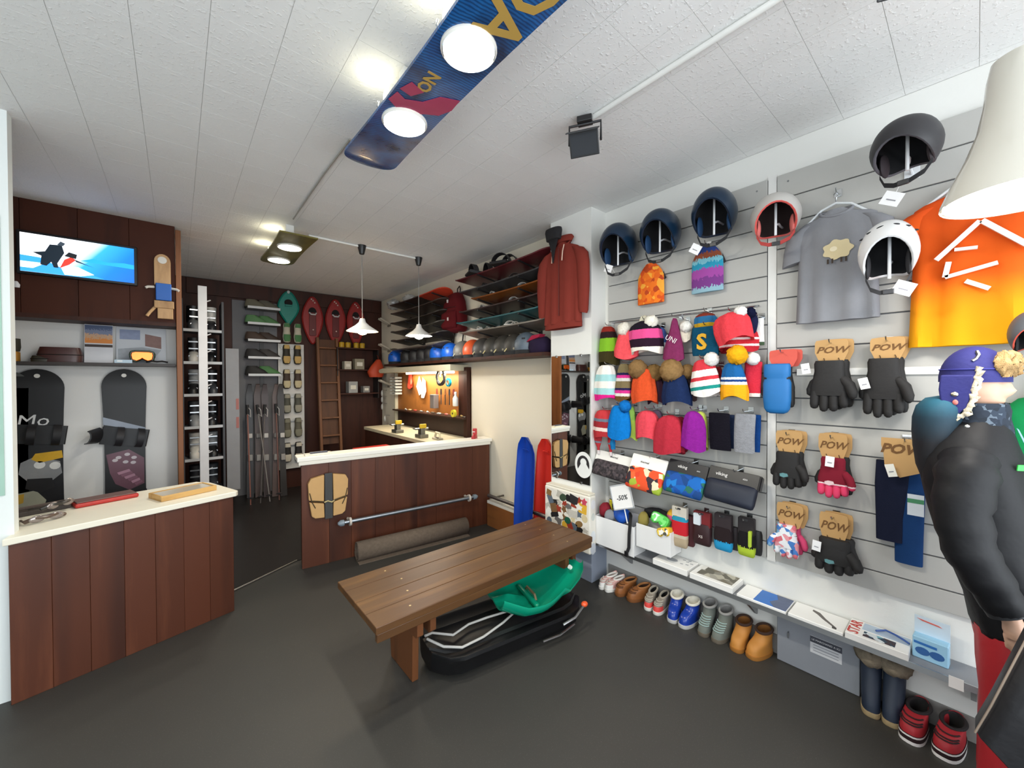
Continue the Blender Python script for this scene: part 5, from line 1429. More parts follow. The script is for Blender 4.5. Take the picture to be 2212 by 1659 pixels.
for o in [x for x in COL.objects if x.name.startswith('sneaker') and x.get('label', '').startswith('red sneaker')]:
    so = [c for c in o.children if c.name.startswith('sole')][0]
    for nm, z0, z1 in (('white_band', .030, .037), ('white_sole', 0.001, .014)):
        g = G(); base = so.data.vertices
        n = 28; ringv = [Vector(base[n * 2 + j].co) for j in range(n)]
        g.loft([[(q.x * 1.015, q.y * 1.01, z) for q in ringv] for z in (z0, z1)], (False, False)); put(nm, g, mat('#ece6e4', .5), o, 50)
# ---------------------------------------------------------------- pillar: hoodie, mirror, sticker cabinet
XP = 2.32


def pp(px, py, off=0.0): return on(px, py, 0, XP - off)


RUST = cloth('#7c3128', .08)
q = Vector((XP - .05, 2.065, 2.545))
t = shirt('hoodie', 'rust red zip hoodie with pale cords hanging on the white pillar', 'hoodie', q, .37, .62, RUST, 0, False, .045, RWZ, .05, True, .012)
for x in (-.055, .05): put('cord', G().tube([(x, -.04, -.03), (x - .004, -.052, -.08), (x - .012, -.052, -.15)], .0045, 6), mat('#d9b8a6', .8), t, 60)
hd = G().loft([ring(0, .0, .0, .09, .035, 20), ring(0, .01, .03, .10, .04, 20), ring(0, .012, .05, .085, .035, 20), ring(0, .012, .055, .05, .02, 20)])
put('hood', hd, RUST, t, 60)
put('zip', G().box((0, -.046, -.30), (.006, .006, .52)), mat('#5e231d', .6), t, 0)
put('hem_band', G().loft([[(.186 * math.copysign(abs(math.cos(a)) ** .8, math.cos(a)), .047 * math.sin(a), z) for a in [2 * PI * j / 40 for j in range(40)]] for z in (-.61, -.655)], (False, False)), RUST, t, 60)
o = t.copy() if False else None
t = thing('neck_gaiter', 'black fleece gaiter hung over the collar of the rust hoodie', 'neck warmer', (XP - .098, 2.115, 2.655), RWZ)
put('band', G().loft([ring(0, 0, 0, .075, .035, 20, 2.4), ring(0, 0, -.02, .08, .038, 20, 2.4), ring(.0, 0, -.085, .066, .036, 20, 2.4)]), mat('#171518', .9), t, 50)
put('tail', G().prism([(-.045, -.08), (.05, -.08), (.015, -.17), (.0, -.26), (-.012, -.17)], -.014, .0), mat('#131114', .9), t, 40)
put('loop', G().tube([(0, 0, 0), (0, .03, .01), (0, .09, .005)], .003, 5), mat('#171518', .9), t)

# wall mirror (reflects the counter side of the shop)
def mirror_mat():
    t = NT('mirror_glass'); co = t.co(); col = t.mix(t.noise(co, 1.5), (.86, .88, .87, 1), (.9, .91, .9, 1))
    return t.fin(col, .015, 1.0)


y1m, y0m, z0m, z1m = 2.228, 1.838, .715, 1.684
t = thing('wall_mirror', 'tall frameless mirror clipped to the white pillar', 'mirror', (XP, (y0m + y1m) / 2, z0m), RWZ)
W_, H_ = y1m - y0m, z1m - z0m
put('glass', G().box((0, -.006, H_ / 2), (W_, .005, H_)), mirror_mat(), t, 0)
put('backing', G().box((0, -.002, H_ / 2), (W_, .003, H_)), mat('#2a2624', .6), t, 0)
for x in (-W_ * .36, W_ * .28):
    for z in (.004, H_ - .004): put('clip', G().box((x, -.008, z), (.018, .010, .018)), metal('#8a8a88', .35), t, 0, .002)
qm = pp(1262, 1004); sx_, sz_ = (y0m + y1m) / 2 - qm.y, qm.z - z0m
st = put('sticker', G().prism([(sx_ + .082 * math.cos(a), sz_ + .098 * math.sin(a)) for a in [2 * PI * k / 32 for k in range(32)]], -.0095, -.0088), mat('#eef0ee', .5, 0, .02), t, 0)
put('emblem_ring', G().prism([(sx_ + .058 * math.cos(a) - .002, sz_ + .070 * math.sin(a)) for a in [R_(-20 + 230 * k / 20) for k in range(21)]] + [(sx_ + .030 * math.cos(a), sz_ + .02 + .030 * math.sin(a)) for a in [R_(210 - 230 * k / 12) for k in range(13)]], -.0105, -.0096), mat('#2b2a2c', .5), st, 0)
put('emblem_peak', G().prism([(sx_ - .045, sz_ - .05), (sx_ - .005, sz_ + .035), (sx_ + .05, sz_ - .055), (sx_ + .035, sz_ - .035), (sx_ - .004, sz_ + .0), (sx_ - .02, sz_ - .04)], -.0112, -.0106), mat('#eef0ee', .5, 0, .02), st, 0)

# sticker covered cabinet
t = thing('sticker_cabinet', 'white wall cabinet plastered with stickers below the mirror', 'cabinet', (XP - .001, 2.015, .235), RWZ)
Wc, Hc_, Dc = .455, .42, .075
put('case', G().box((0, -Dc / 2, Hc_ / 2), (Wc, Dc, Hc_)), mat('#e9e5da', .4, 0, .03), t, 0, .012, 3)
put('lid', G().box((0, -Dc / 2 + .002, Hc_ + .008), (Wc * .97, Dc * .9, .016)), mat('#e6e0cf', .45), t, 0, .006)
rs = random.Random(5); SCOL = ['#efece4', '#dedad0', '#e6e3da', '#c9c5bb', '#2b2a2c', '#4c4a4a', '#d8541f', '#1f5a44', '#d9c9a0', '#c9485f', '#e0b13a', '#7a5a3a', '#5f6b78', '#efece4', '#1d1c1e', '#9c3b2a', '#3a4c3a', '#bdb9ae', '#6e6a68', '#8a6a40']
k = 0
for i in range(8):
    for j in range(7):
        x = -Wc / 2 + .03 + (Wc - .06) * (i + .5 + rs.uniform(-.25, .25)) / 8; z = .02 + (Hc_ - .04) * (j + .5 + rs.uniform(-.25, .25)) / 7
        w_, h = rs.uniform(.045, .085), rs.uniform(.04, .075)
        kind = rs.random(); a0 = rs.uniform(-.5, .5)
        if kind < .4: out = [(-w_ / 2, -h / 2), (w_ / 2, -h / 2), (w_ / 2, h / 2), (-w_ / 2, h / 2)]
        elif kind < .7: out = [(w_ / 2 * math.cos(b), h / 2 * math.sin(b)) for b in [2 * PI * q / 14 for q in range(14)]]
        else: out = [(w_ / 2 * (.6 + .4 * (q % 2)) * math.cos(b), h / 2 * (.6 + .4 * (q % 2)) * math.sin(b)) for q, b in enumerate([2 * PI * q / 10 for q in range(10)])]
        out = [(x + u * math.cos(a0) - v * math.sin(a0), z + u * math.sin(a0) + v * math.cos(a0)) for u, v in out]
        out = [(max(-Wc / 2 + .008, min(Wc / 2 - .008, u)), max(.01, min(Hc_ - .01, v))) for u, v in out]
        o = put('sticker', G().prism(out, -Dc - .0006 - .00025 * (k % 4), -Dc + .001), mat(rs.choice(SCOL), .5, 0, .12, 60), t, 0); k += 1
for z, c, w_ in ((.36, '#e9e9ea', .05), (.27, '#cfd3cc', .04), (.13, '#dfe3e6', .055), (.04, '#c9ced6', .06)):
    o = put('sticker', G().prism([(w_ / 2 * math.cos(b), z + w_ * .7 * math.sin(b)) for b in [2 * PI * q / 14 for q in range(14)]], 0, .0008), mat(c, .5, 0, .1, 60), t, 0, loc=(Wc / 2 + .0012, -Dc / 2, 0), rot=(0, 0, R_(90)))

# ---------------------------------------------------------------- snowboards on wall racks
def rack(label, y0, y1, zs, arm=.27):
    t = thing('board_rack', label, 'rack', (XR - .0005, (y0 + y1) / 2, min(zs) - .05), RWZ)
    mb = mat('#151416', .5)
    for y in (y0, y1):
        x = (y0 + y1) / 2 - y
        put('upright', G().box((x, -.010, (max(zs) - min(zs)) / 2 + .03), (.03, .02, max(zs) - min(zs) + .12)), mb, t, 0, .002, 1)
        for z in zs: put('arm', G().box((0, -arm / 2, 0), (.016, arm, .012)), mb, t, 0, .002, 1, loc=(x, -.016, z - min(zs) + .015), rot=(R_(-9), 0, 0))
    return t


def rack_board(label, yc, z, L, wd, m, mb=None, mb2=None, bpos=(-.24, .24), tilt=0, base=None, scale=1.0):
    t = thing('snowboard', label, 'snowboard', (XR - .155, yc, z), R_(-90), 'snowboards on the wall racks', rot=(R_(tilt - 9), 0, R_(-90)))
    put('deck', board_shape(L, wd, .012, .05), m, t, 50)
    if mb:
        for i, x in enumerate(bpos): binding(t, mb, mb2 or mb, (x, -.01, .022), R_(-72 if i else -108), scale, 'binding', 1.0 if scale > 1 else .7)
    return t


BB = mat('#1b191b', .5); WB_ = mat('#d9d6d0', .4)
zs = [2.515, 2.375, 2.275, 2.17, 2.06, 1.955]
rack('black wall rack behind the hoodie holding six snowboards', 2.55, 3.15, zs)
two = lambda a, b: stripes([(0, a), (.5, b)], 1, False, .3, None, .4)
rack_board('burgundy snowboard on top of the right rack with black bindings standing up', 2.93, zs[0], 1.42, .27, mat('#5d1c22', .35, 0, .15, 6), BB, BB, (-.27, .10), 4, None, 1.45)
rack_board('dark grey snowboard with a pale edge, second in the right rack', 2.90, zs[1], 1.36, .26, mat('#39383a', .35, 0, .15, 6), BB, mat('#3c3230', .6), (-.2, .22), 0, None, .8)
rack_board('orange brown snowboard, third in the right rack', 2.78, zs[2], 1.15, .26, two('#7a4316', '#6a2f12'), mat('#241d1e', .5), mat('#c8c6c4', .5), (-.2, .2), 0, None, .75)
rack_board('dark plum snowboard, fourth in the right rack', 2.90, zs[3], 1.36, .26, mat('#33201f', .35, 0, .2, 6), BB, mat('#b9b7b4', .5), (-.24, .2), 0, None, .75)
rack_board('teal snowboard, fifth in the right rack', 2.92, zs[4], 1.42, .26, mat('#1f5a60', .35, 0, .15, 6), mat('#181a1c', .5), BB, (-.26, .2), 0, None, .6)
rack_board('cream edged snowboard with white bindings, lowest in the right rack', 2.88, zs[5], 1.42, .27, mat('#6d655c', .35, 0, .1, 6), WB_, mat('#c6c2bb', .5), (-.30, .14), 0, None, .85)
zs2 = [2.49, 2.37, 2.24, 2.12, 2.0, 1.88]
rack('black wall rack in the far corner holding dark snowboards', 4.05, 4.75, zs2)
DK = [mat('#3a2a24', .4, 0, .2, 6), mat('#2e2621', .4, 0, .2, 6), mat('#3d3934', .4, 0, .2, 6), mat('#2a2523', .4, 0, .2, 6), mat('#4a4440', .4, 0, .2, 6)]
rack_board('snowboard with a bright orange tip on top of the far rack', 4.62, zs2[0], 1.42, .27, stripes([(0, '#3c2a26'), (.66, '#c9432c')], 0, False, .05, None, .4))
for i, lab in enumerate(('dark brown snowboard, second in the far rack', 'blackish snowboard, third in the far rack', 'grey brown snowboard, fourth in the far rack', 'dark snowboard with a white binding, fifth in the far rack', 'grey snowboard, lowest in the far rack')):
    rack_board(lab, 4.60, zs2[i + 1], 1.40, .27, DK[i], WB_ if i == 3 else (BB if i in (1, 2) else None), None, (-.1, .3), 0, None, .7)
for i, (px, py, r) in enumerate(((852, 648, .085), (886, 628, .075))):
    q = on(px, py, 0, 2.38)
    t = thing('plastic_bag', ('crumpled clear plastic bag at the back on the far rack', 'crumpled clear plastic bag nearer the orange tip')[i], 'bag', (2.37, q.y, zs2[0] + .016), 0, 'plastic bags on the far rack')
    put('bag', fuzz((0, 0, r * .8), (r * 1.1, r * 1.3, r * .8), i + 3, 16, 10, .45), mat('#b9b9b6', .25), t, 30)

# backpack
t = thing('backpack', 'maroon backpack hanging on the cream wall between the racks', 'backpack', (XR - .001, 3.87, 2.28), RWZ)
M_BP = cloth('#5c1419')
put('body', G().loft([ring(0, -.07, -.235, .17, .05, 24, 2.8), ring(0, -.085, -.21, .195, .075, 24, 3), ring(0, -.09, -.05, .20, .085, 24, 3), ring(-.005, -.085, .10, .175, .075, 24, 2.8), ring(-.01, -.07, .19, .12, .055, 24, 2.4), ring(-.01, -.06, .215, .06, .03, 24)]), M_BP, t, 60)
put('pocket', G().loft([ring(0, -.15, -.20, .14, .025, 20, 3), ring(0, -.165, -.17, .155, .03, 20, 3), ring(0, -.165, -.03, .15, .028, 20, 3), ring(0, -.15, .0, .13, .015, 20, 3)]), M_BP, t, 60)
put('top_loop', G().tube([(-.03, -.03, .20), (-.03, -.03, .27), (0, -.02, .30), (.03, -.03, .27), (.03, -.03, .20)], .007, 6), mat('#1f1614', .8), t)
for x, z in ((-.02, .11), (.03, -.1)): put('badge', G().box((x, -.17 if z > 0 else -.197, z), (.02, .01, .035)), mat('#d9cfcd', .5), t, 0)
for x in (-.1, .09): put('strap', G().tube([(x, -.02, -.2), (x - .01, -.03, -.30), (x - .03, -.03, -.40)], .009, 6), mat('#1b1513', .8), t)
put('zip', G().tube([(-.18, -.10, .0), (-.12, -.16, .03), (0, -.178, .035), (.12, -.16, .03), (.18, -.10, .0)], .004, 5), mat('#3a0c10', .6), t)

# helmet shelf
tag(put('helmet_shelf', G().box((XR - .131, 3.87, 1.708), (.26, 3.22, .03)), M_DARKWOOD, None, 0, .002), 'long dark board shelf carrying the rental helmets', 'shelf')
ZH = 1.7235


def rental_helmet(label, px, py, m, stripe=None, r=.118, ry=.135, vents=0, rz=-90, padm=None):
    q = on(px, py, 0, 2.375)
    t = thing('rental_helmet', label, 'helmet', (2.385, q.y, ZH), R_(rz), 'rental helmets on the shelf')
    rg = []
    n = 26
    for i in range(11):
        ph = R_(4 + 104 * i / 10); rg.append([(r * math.sin(ph) * math.cos(a), ry * math.sin(ph) * math.sin(a) * .86, .075 + .125 * math.cos(ph) - (.0 if i < 10 else .0)) for a in [2 * PI * k / n for k in range(n)]])
    put('shell', G().loft(rg, (True, True)), m, t, 60)
    put('foot_rim', G().loft([[(r * .92 * math.cos(a), ry * .80 * math.sin(a), z) for a in [2 * PI * k / n for k in range(n)]] for z in (.0, .042)]), padm or mat('#1d1d1f', .8), t, 50)
    if stripe:
        pts = [(r * .2 + r * .9 * math.cos(a) * .0 + (-.05 + .10 * k / 8), -ry * .86 * math.cos(R_(10 + 6 * k)) - .004, .03 + .10 * k / 8) for k, a in enumerate([0] * 9)]
        put('stripe', G().tube(pts, .005, 6), mat(stripe, .6), t, 60)
        put('ratchet', G().ell((.065, -ry * .62, .055), (.014, .012, .014), 10, 6), mat('#a49a84', .5), t)
    for k in range(vents):
        a = R_(-120 + 60 * k / max(1, vents - 1) * 1.0); ph = R_(62)
        put('vent', G().box((0, 0, 0), (.03, .008, .014), Matrix.Translation((r * math.sin(ph) * math.cos(a) * 1.0, ry * .86 * math.sin(ph) * math.sin(a), .075 + .125 * math.cos(ph))) @ Matrix.Rotation(a + PI / 2, 4, 'Z')), mat('#0f2a55' if m in BLUES else '#1b1b1d', .7), t, 0)
    return t


BLU = mat('#1257b8', .35, 0, .06); BLUES = [BLU]; CH = mat('#403d3b', .5, 0, .1); CH2 = mat('#37342f', .5, 0, .1)
rental_helmet('small bright blue helmet at the far end of the shelf', 853, 770, BLU, None, .105, .12, 2)
for i, px in enumerate((880, 898, 915, 932)): rental_helmet('black helmet between the blue ones, %s of four counted from the far end' % ('first', 'second', 'third', 'fourth')[i], px, 765, mat('#1d1c1e', .5), None, .105, .12, 0)
rental_helmet('bright blue helmet left of the blue pair on the shelf', 946, 758, BLU, None, .115, .125, 2)
rental_helmet('bright blue helmet right of the blue pair, beside the grey one', 972, 755, BLU, None, .118, .125, 3)
rental_helmet('grey helmet squeezed between the blue and orange ones', 1000, 752, mat('#6a6862', .5), '#b9b9a0')
rental_helmet('orange helmet on the shelf', 1021, 752, mat('#dd5a2c', .4), None, .112)
rental_helmet('dark grey helmet with a pale stripe beside the orange one', 1043, 748, CH, '#c9bf95')
rental_helmet('dark helmet with a cream stripe, second after the orange one', 1066, 744, CH2, '#d8c98e')
rental_helmet('dark helmet with a cream stripe, third after the orange one', 1090, 741, CH2, '#d8c98e')
rental_helmet('dark helmet with a cream stripe, beside the slate blue one', 1113, 738, CH2, '#d8c98e')
rental_helmet('slate blue helmet nearest the hoodie', 1136, 738, mat('#5a6672', .45), None, .115, .13, 2)
q = on(1166, 744, 0, 2.38)
t = thing('stuff_sack', 'dark purple sack with a red flap at the near end of the helmet shelf', 'bag', (2.385, q.y, ZH), RWZ)
put('sack', G().loft([ring(0, 0, 0, .09, .07, 18, 2.6), ring(0, 0, .05, .11, .085, 18, 2.6), ring(0, 0, .11, .10, .08, 18, 2.6), ring(.01, 0, .14, .06, .05, 18)]), cloth('#251a33'), t, 60)
put('flap', G().prism([(-.09, .10), (.06, .13), (.085, .155), (-.02, .15)], -.08, -.02), cloth('#a02440'), t, 30)
# ---------------------------------------------------------------- screen partition
YF = 4.247


def tp(px, py, y=YF): return on(px, py, 1, y)


a, b = tp(46, 506), tp(291, 612)
cx, cz = (a.x + b.x) / 2, (a.z + b.z) / 2; W_, H_ = b.x - a.x, .262
t = thing('television', 'flat television showing two snowboarders on a blue slope', 'television', (cx, YF - .002, cz), 0)
put('case', G().box((0, -.018, 0), (W_ + .035, .036, H_ + .035)), mat('#0d0d10', .3), t, 0, .004)


def screen_m(stops, strength=1.6):
    n = NT('screen'); co = n.co('Generated', None, None); sp = n.n('ShaderNodeSeparateXYZ'); n.l(co, sp.inputs[0])
    m_ = n.n('ShaderNodeMath', operation='MULTIPLY_ADD'); n.l(sp.outputs[2], m_.inputs[0]); m_.inputs[1].default_value = -.35; n.l(sp.outputs[0], m_.inputs[2])
    col = n.ramp(m_.outputs[0], stops)
    n.l(col, n.b.inputs['Emission Color']); n.b.inputs['Emission Strength'].default_value = strength
    return n.fin((0.01, 0.01, 0.01, 1), .2)


sc = put('screen', G().box((0, -.0375, 0), (W_, .003, H_)), screen_m([(.0, '#f4f8ff'), (.28, '#d5ecff'), (.42, '#2a93e8'), (.7, '#0b6ad0'), (1, '#0a58b8')], 1.5), t, 0)
lit = lambda c, s=1.4: glow(c, s)


def fig(pts, c, d=0, s=1.3): put('picture_patch', G().prism([(-W_ / 2 + u * W_, -H_ / 2 + v * H_) for u, v in pts], -.0395 - d, -.0385 - d), lit(c, s), sc, 0)


fig([(.0, .0), (.0, .42), (.16, .40), (.3, .22), (.55, .12), (.72, .0)], '#2f86dc')
fig([(.0, .10), (.0, .26), (.2, .26), (.1, .10)], '#e9f0fb', .0003)
fig([(.32, .26), (.48, .26), (.62, .10), (.5, .02), (.36, .02)], '#f0f4fb', .0003)
fig([(.5, .45), (.62, .55), (.75, .50), (.9, .54), (1, .52), (1, .40), (.7, .42)], '#1a86d8', .0002)
fig([(.16, .22), (.17, .45), (.10, .52), (.20, .58), (.24, .78), (.34, .80), (.36, .60), (.30, .30), (.31, .18), (.27, .18), (.25, .32), (.21, .2)], '#12202c', .0006, .6)
fig([(.30, .80), (.33, .90), (.37, .86), (.35, .78)], '#3a4652', .0007, .6)
fig([(.32, .18), (.36, .42), (.42, .52), (.46, .45), (.40, .3)], '#c0382c', .0008, .9)
fig([(.36, .52), (.40, .64), (.47, .60), (.46, .48)], '#16181e', .0009, .6)
fig([(.45, .46), (.55, .36), (.62, .30), (.56, .34), (.46, .40)], '#1a2430', .0009, .6)

t = thing('motion_sensor', 'little white sensor on the brown panel left of the screen', 'sensor', tuple(tp(37, 615)), 0)
put('body', G().loft([ring(0, -.008, -.02, .013, .008, 12), ring(0, -.01, 0, .016, .010, 12), ring(-.004, -.008, .022, .008, .006, 12)]), mat('#e6e6ea', .4), t)

# wooden figure on the panel
q = tp(350, 690); z0 = q.z
t = thing('wooden_figure', 'wooden rider figure with a blue body on the brown panel beside the screen', 'wall figure', (-.078, YF - .002, z0), 0)
tanw = wood('#9a7550', '#c09a70', (9, 9, 2), .6, .1)
put('head_board', G().prism([(-.05, .27), (-.05, .44)] + [(.05 * math.cos(a), .46 + .06 * math.sin(a)) for a in [PI - PI * k / 10 for k in range(11)]] + [(.05, .44), (.05, .27)], -.02, 0), tanw, t, 0, .003)
put('face', G().cyl((0, -.021, .47), (0, -.024, .47), .028, n=16), mat('#dcd8d0', .5), t)
put('body', G().box((.006, -.022, .215), (.095, .045, .135)), mat('#1d5cb0', .5), t, 0, .005)
put('hips', G().box((.008, -.02, .115), (.12, .04, .06)), tanw, t, 0, .005)
put('foot_block', G().box((.015, -.018, .045), (.095, .034, .085)), tanw, t, 0, .004)
for s_ in (-1, 1): put('arm', G().tube([(s_ * .05, -.025, .25), (s_ * .085, -.035, .245), (s_ * .10, -.04, .235)], .010, 8), mat('#cfc9c0', .5), t)
put('leg', G().tube([(-.04, -.02, .10), (-.075, -.03, .05), (-.095, -.035, .015)], .011, 8), tanw, t)

# ledge goods (inside the partition)
ZL = 1.6395


def lp(px, py, y=4.36): return on(px, py, 1, y)


GL = 'goods on the alcove shelf'
x = lp(212, 780).x
t = thing('poster_stand', 'upright leaflet with an orange mountain photo on the alcove shelf', 'leaflet', (x, 4.40, ZL), 0, GL, rot=(R_(-6), 0, 0))
put('card', G().box((0, 0, .15), (.155, .006, .30)), mat('#cfd0d6', .5, 0, .06, 12), t, 0)
put('photo', G().box((0, -.004, .225), (.15, .001, .14)), stripes([(0, '#d88a4a'), (.25, '#c9a486'), (.5, '#7d86a0'), (.8, '#5a6684')], 2, False, .5, None, .5), t, 0)
put('stripe', G().box((0, -.0042, .135), (.15, .001, .02)), mat('#3a2c28', .6), t, 0)
x = lp(305, 780).x
t = thing('poster_stand', 'wide pale grey leaflet behind the orange goggles', 'leaflet', (x, 4.46, ZL), 0, GL, rot=(R_(-5), 0, 0))
put('card', G().box((0, 0, .15), (.30, .006, .30)), mat('#c9ccd2', .5, 0, .05, 10), t, 0)
put('photo', G().prism([(-.13, .2), (-.01, .2), (-.01, .28), (-.13, .28)], -.0045, -.003), mat('#8f9ab8', .6, 0, .2, 30), t, 0)
put('photo', G().prism([(.02, .15), (.12, .13), (.12, .23), (.02, .25)], -.0045, -.003), mat('#8a6a64', .6, 0, .3, 30), t, 0)
put('map', G().prism([(-.14, .02), (.05, .01), (.12, .12), (.0, .14), (-.14, .12)], -.0045, -.003), mat('#a8adb4', .6, 0, .2, 40), t, 0)
goggles('ski_goggles', 'ski goggles with a glowing orange lens on the alcove shelf', (lp(308, 765).x, 4.335, ZL + .055), .155, mat('#2a3a20', .4), mat('#e8641e', .12, .6, .3, 8), mat('#2a2420', .8), 0, None, GL)
for px, lab, m, d in ((130, 'dark red brown goggle case on the alcove shelf', mat('#3c1713', .4, 0, .2), (.22, .10, .11)), (90, 'dark olive goggle case half behind the white wall edge', mat('#2e2a1e', .5, 0, .2), (.10, .10, .045))):
    x = lp(px, 775).x
    t = thing('goggle_case', lab, 'case', (x, 4.38, ZL), 0, GL)
    put('body', G().loft([ring(0, 0, 0, d[0] / 2, d[1] / 2, 24, 4), ring(0, 0, d[2] * .5, d[0] / 2 * 1.03, d[1] / 2 * 1.05, 24, 4), ring(0, 0, d[2], d[0] / 2 * .9, d[1] / 2 * .85, 24, 4)]), m, t, 50)
    put('zip', G().tube(ring(0, 0, d[2] * .5, d[0] / 2 * 1.03, d[1] / 2 * 1.05, 24, 4) + [ring(0, 0, d[2] * .5, d[0] / 2 * 1.03, d[1] / 2 * 1.05, 24, 4)[0]], .003, 5), mat('#120c0a', .6), t)
t = thing('plant_pot', 'dark pot on an orange block at the left end of the alcove shelf', 'pot', (lp(22, 780).x, 4.36, ZL), 0, GL)
put('block', G().box((0, 0, .035), (.08, .08, .07)), mat('#b07a20', .6), t, 0, .006)
put('pot', G().lathe([(.045, .072), (.05, .10), (.048, .16), (.042, .16), (.04, .08)], 18), mat('#2c2b20', .6), t)
t = thing('price_card', 'small pale blue card standing on the alcove shelf', 'card', (lp(268, 780).x, 4.30, ZL), 0, GL, rot=(R_(-20), 0, 0))
put('card', G().box((0, 0, .014), (.10, .003, .028)), mat('#b9d0e2', .5), t, 0); put('number', G().box((-.02, -.002, .016), (.03, .001, .014)), mat('#e8eef2', .5), t, 0)
t = thing('sunglasses', 'folded black sunglasses at the right end of the alcove shelf', 'sunglasses', (lp(340, 782).x, 4.30, ZL + .012), 0, GL)
put('frame', G().tube([(-.065, 0, 0), (-.03, -.008, .008), (0, -.008, .004), (.03, -.008, .008), (.065, 0, 0)], .007, 6), plastic('#18171a'), t)
put('temple', G().tube([(-.065, 0, 0), (.04, .012, .002)], .004, 6), mat('#d8d4cc', .4), t)

# ---------------------------------------------------------------- two snowboards standing in the alcove
STAND = Matrix(((0, -1, 0), (0, 0, -1), (1, 0, 0))).to_euler()


def stand_board(label, x, ztop, L, wd, m, grp='snowboards in the alcove'):
    t = thing('snowboard', label, 'snowboard', (x, 4.475, ztop - L / 2), 0, grp, rot=STAND)
    put('deck', board_shape(L, wd, .012, .03), m, t, 50)
    put('hole_tag', G().cyl((L / 2 - .05, 0, .043), (L / 2 - .05, 0, .0455), .015, n=14), mat('#e2e0da', .5), t)
    return t


def dec(t, pts, c, d=0, rough=.4, nm='graphic'):
    """flat print on the deck: u across (right), v along (up from the middle)"""
    put(nm, G().slab([(v, -u) for u, v in pts], .0122 + d, .0128 + d), c if not isinstance(c, str) else mat(c, rough, 0, .1, 30), t, 0)


L1 = 1.56
q = tp(86, 800, 4.46)
t = stand_board('black snowboard with white letters and a yellow and grey print', -.775, 1.590, L1, .255, mat('#0d0d12', .5, 0, .2, 5))
text('lettering', 'Mo', .12, mat('#d8dadc', .5), t, (.395, .055, .0131), (0, 0, R_(90) + PI), .0005, .15)
for o in list(t.children):
    if o.name.startswith('lettering'): o.rotation_euler = (0, 0, R_(-90)); o.location = (.40, .03, .0131)
dec(t, [(-.02, .16), (.11, .17), (.115, .115), (.0, .09), (-.04, .12)], '#d8a81e', .0004)
dec(t, [(-.09, .10), (-.02, .14), (.10, .09), (.11, .0), (.05, -.06), (-.05, -.05), (-.1, .02)], '#8d8f92')
dec(t, [(.028 * math.cos(a) - .0, .028 * math.sin(a) + .075) for a in [2 * PI * k / 14 for k in range(14)]], '#e4e4e2', .0004)
dec(t, [(.028 * math.cos(a) + .075, .028 * math.sin(a) + .06) for a in [2 * PI * k / 14 for k in range(14)]], '#e4e4e2', .0004)
dec(t, [(-.06, -.02), (.06, -.03), (.07, -.10), (.0, -.13), (-.07, -.09)], '#1c1a1c', .0006)
dec(t, [(-.11, -.12), (-.02, -.11), (.03, -.19), (.0, -.29), (-.1, -.27)], '#a9aa98', .0004)
dec(t, [(-.115, -.13), (-.075, -.125), (-.08, -.19), (-.115, -.2)], '#c9a03a', .0007)
for x in (.30, -.38): binding(t, mat('#151416', .5), mat('#1d1c1f', .6), (x, .0, .022), R_(-97 if x > 0 else -83), 1.15)
L2 = 1.56
t = stand_board('dark grey snowboard with a pale diagonal band and a pink print', -.322, 1.595, L2, .262, mat('#19191c', .5, 0, .2, 5))
dec(t, [(-.125, .40), (-.125, .34), (.12, .27), (.12, .30)], '#8f98a8')
dec(t, [(-.12, .30), (-.12, .24), (.0, .22)], '#77757c')
dec(t, [(-.11, .10), (.02, .13), (.11, .05), (.11, -.16), (.02, -.20), (-.06, -.14), (-.09, -.05)], '#6f4a58', .0002)
for i, (u, v) in enumerate(((-.04, .07), (.01, .09), (.05, .06), (.0, .03), (.045, .02), (-.06, .05))):
    dec(t, [(u + .017 * math.cos(a), v + .013 * math.sin(a)) for a in [2 * PI * k / 12 for k in range(12)]], '#c9bfc4', .0006)
for i in range(6): dec(t, [(-.05 + .02 * i, -.05 - .02 * i), (.02 + .015 * i, -.03 - .02 * i), (.03 + .014 * i, -.05 - .02 * i), (-.04 + .02 * i, -.07 - .02 * i)], ('#b5879a', '#8a5c70')[i % 2], .0006 + .0002 * i)
for x in (.235, -.30): binding(t, mat('#17161a', .5), mat('#242226', .6), (x, .0, .022), R_(-100 if x > 0 else -80), 1.15)
t = thing('snowboard', 'grey narrow board edge showing at the far left of the alcove', 'snowboard', (-.90, 4.475, 1.57 - .70), 0, 'snowboards in the alcove', rot=STAND)
put('deck', board_shape(1.4, .16, .012, .03), mat('#5d605f', .4, 0, .1, 5), t, 50)
put('sticker', G().cyl((.62, .0, .035), (.62, 0, .038), .012, n=12), mat('#dcdad4', .5), t)

# ---------------------------------------------------------------- goods on the sales counter
ZT = ZC + .0005


def cp(px, py, z=ZT): return on(px, py, 2, z)


ca = math.atan2(cdir.y, cdir.x)
q = cp(228, 1082)
t = thing('counter_mat', 'red edged flat case lying on the sales counter', 'case', (q.x, q.y, ZT), ca + R_(2), 'goods on the sales counter')
put('base', G().box((0, 0, .012), (.27, .13, .024)), mat('#b02a22', .45), t, 0, .008)
put('lid', G().box((0, .004, .027), (.255, .118, .006)), mat('#6e5450', .5), t, 0, .003)
q = cp(397, 1067)
t = thing('wooden_tray', 'shallow pale wooden tray on the sales counter', 'tray', (q.x, q.y, ZT), ca + R_(6), 'goods on the sales counter')
wt = wood('#a87c40', '#cfa565', (2, 14, 14), .5, .1)
put('base', G().box((0, 0, .005), (.29, .17, .01)), wt, t, 0)
for c, d in (((0, -.081, .016), (.29, .012, .032)), ((0, .081, .016), (.29, .012, .032)), ((-.139, 0, .016), (.012, .15, .032)), ((.139, 0, .016), (.012, .15, .032))): put('side', G().box(c, d), wt, t, 0, .002, 1)
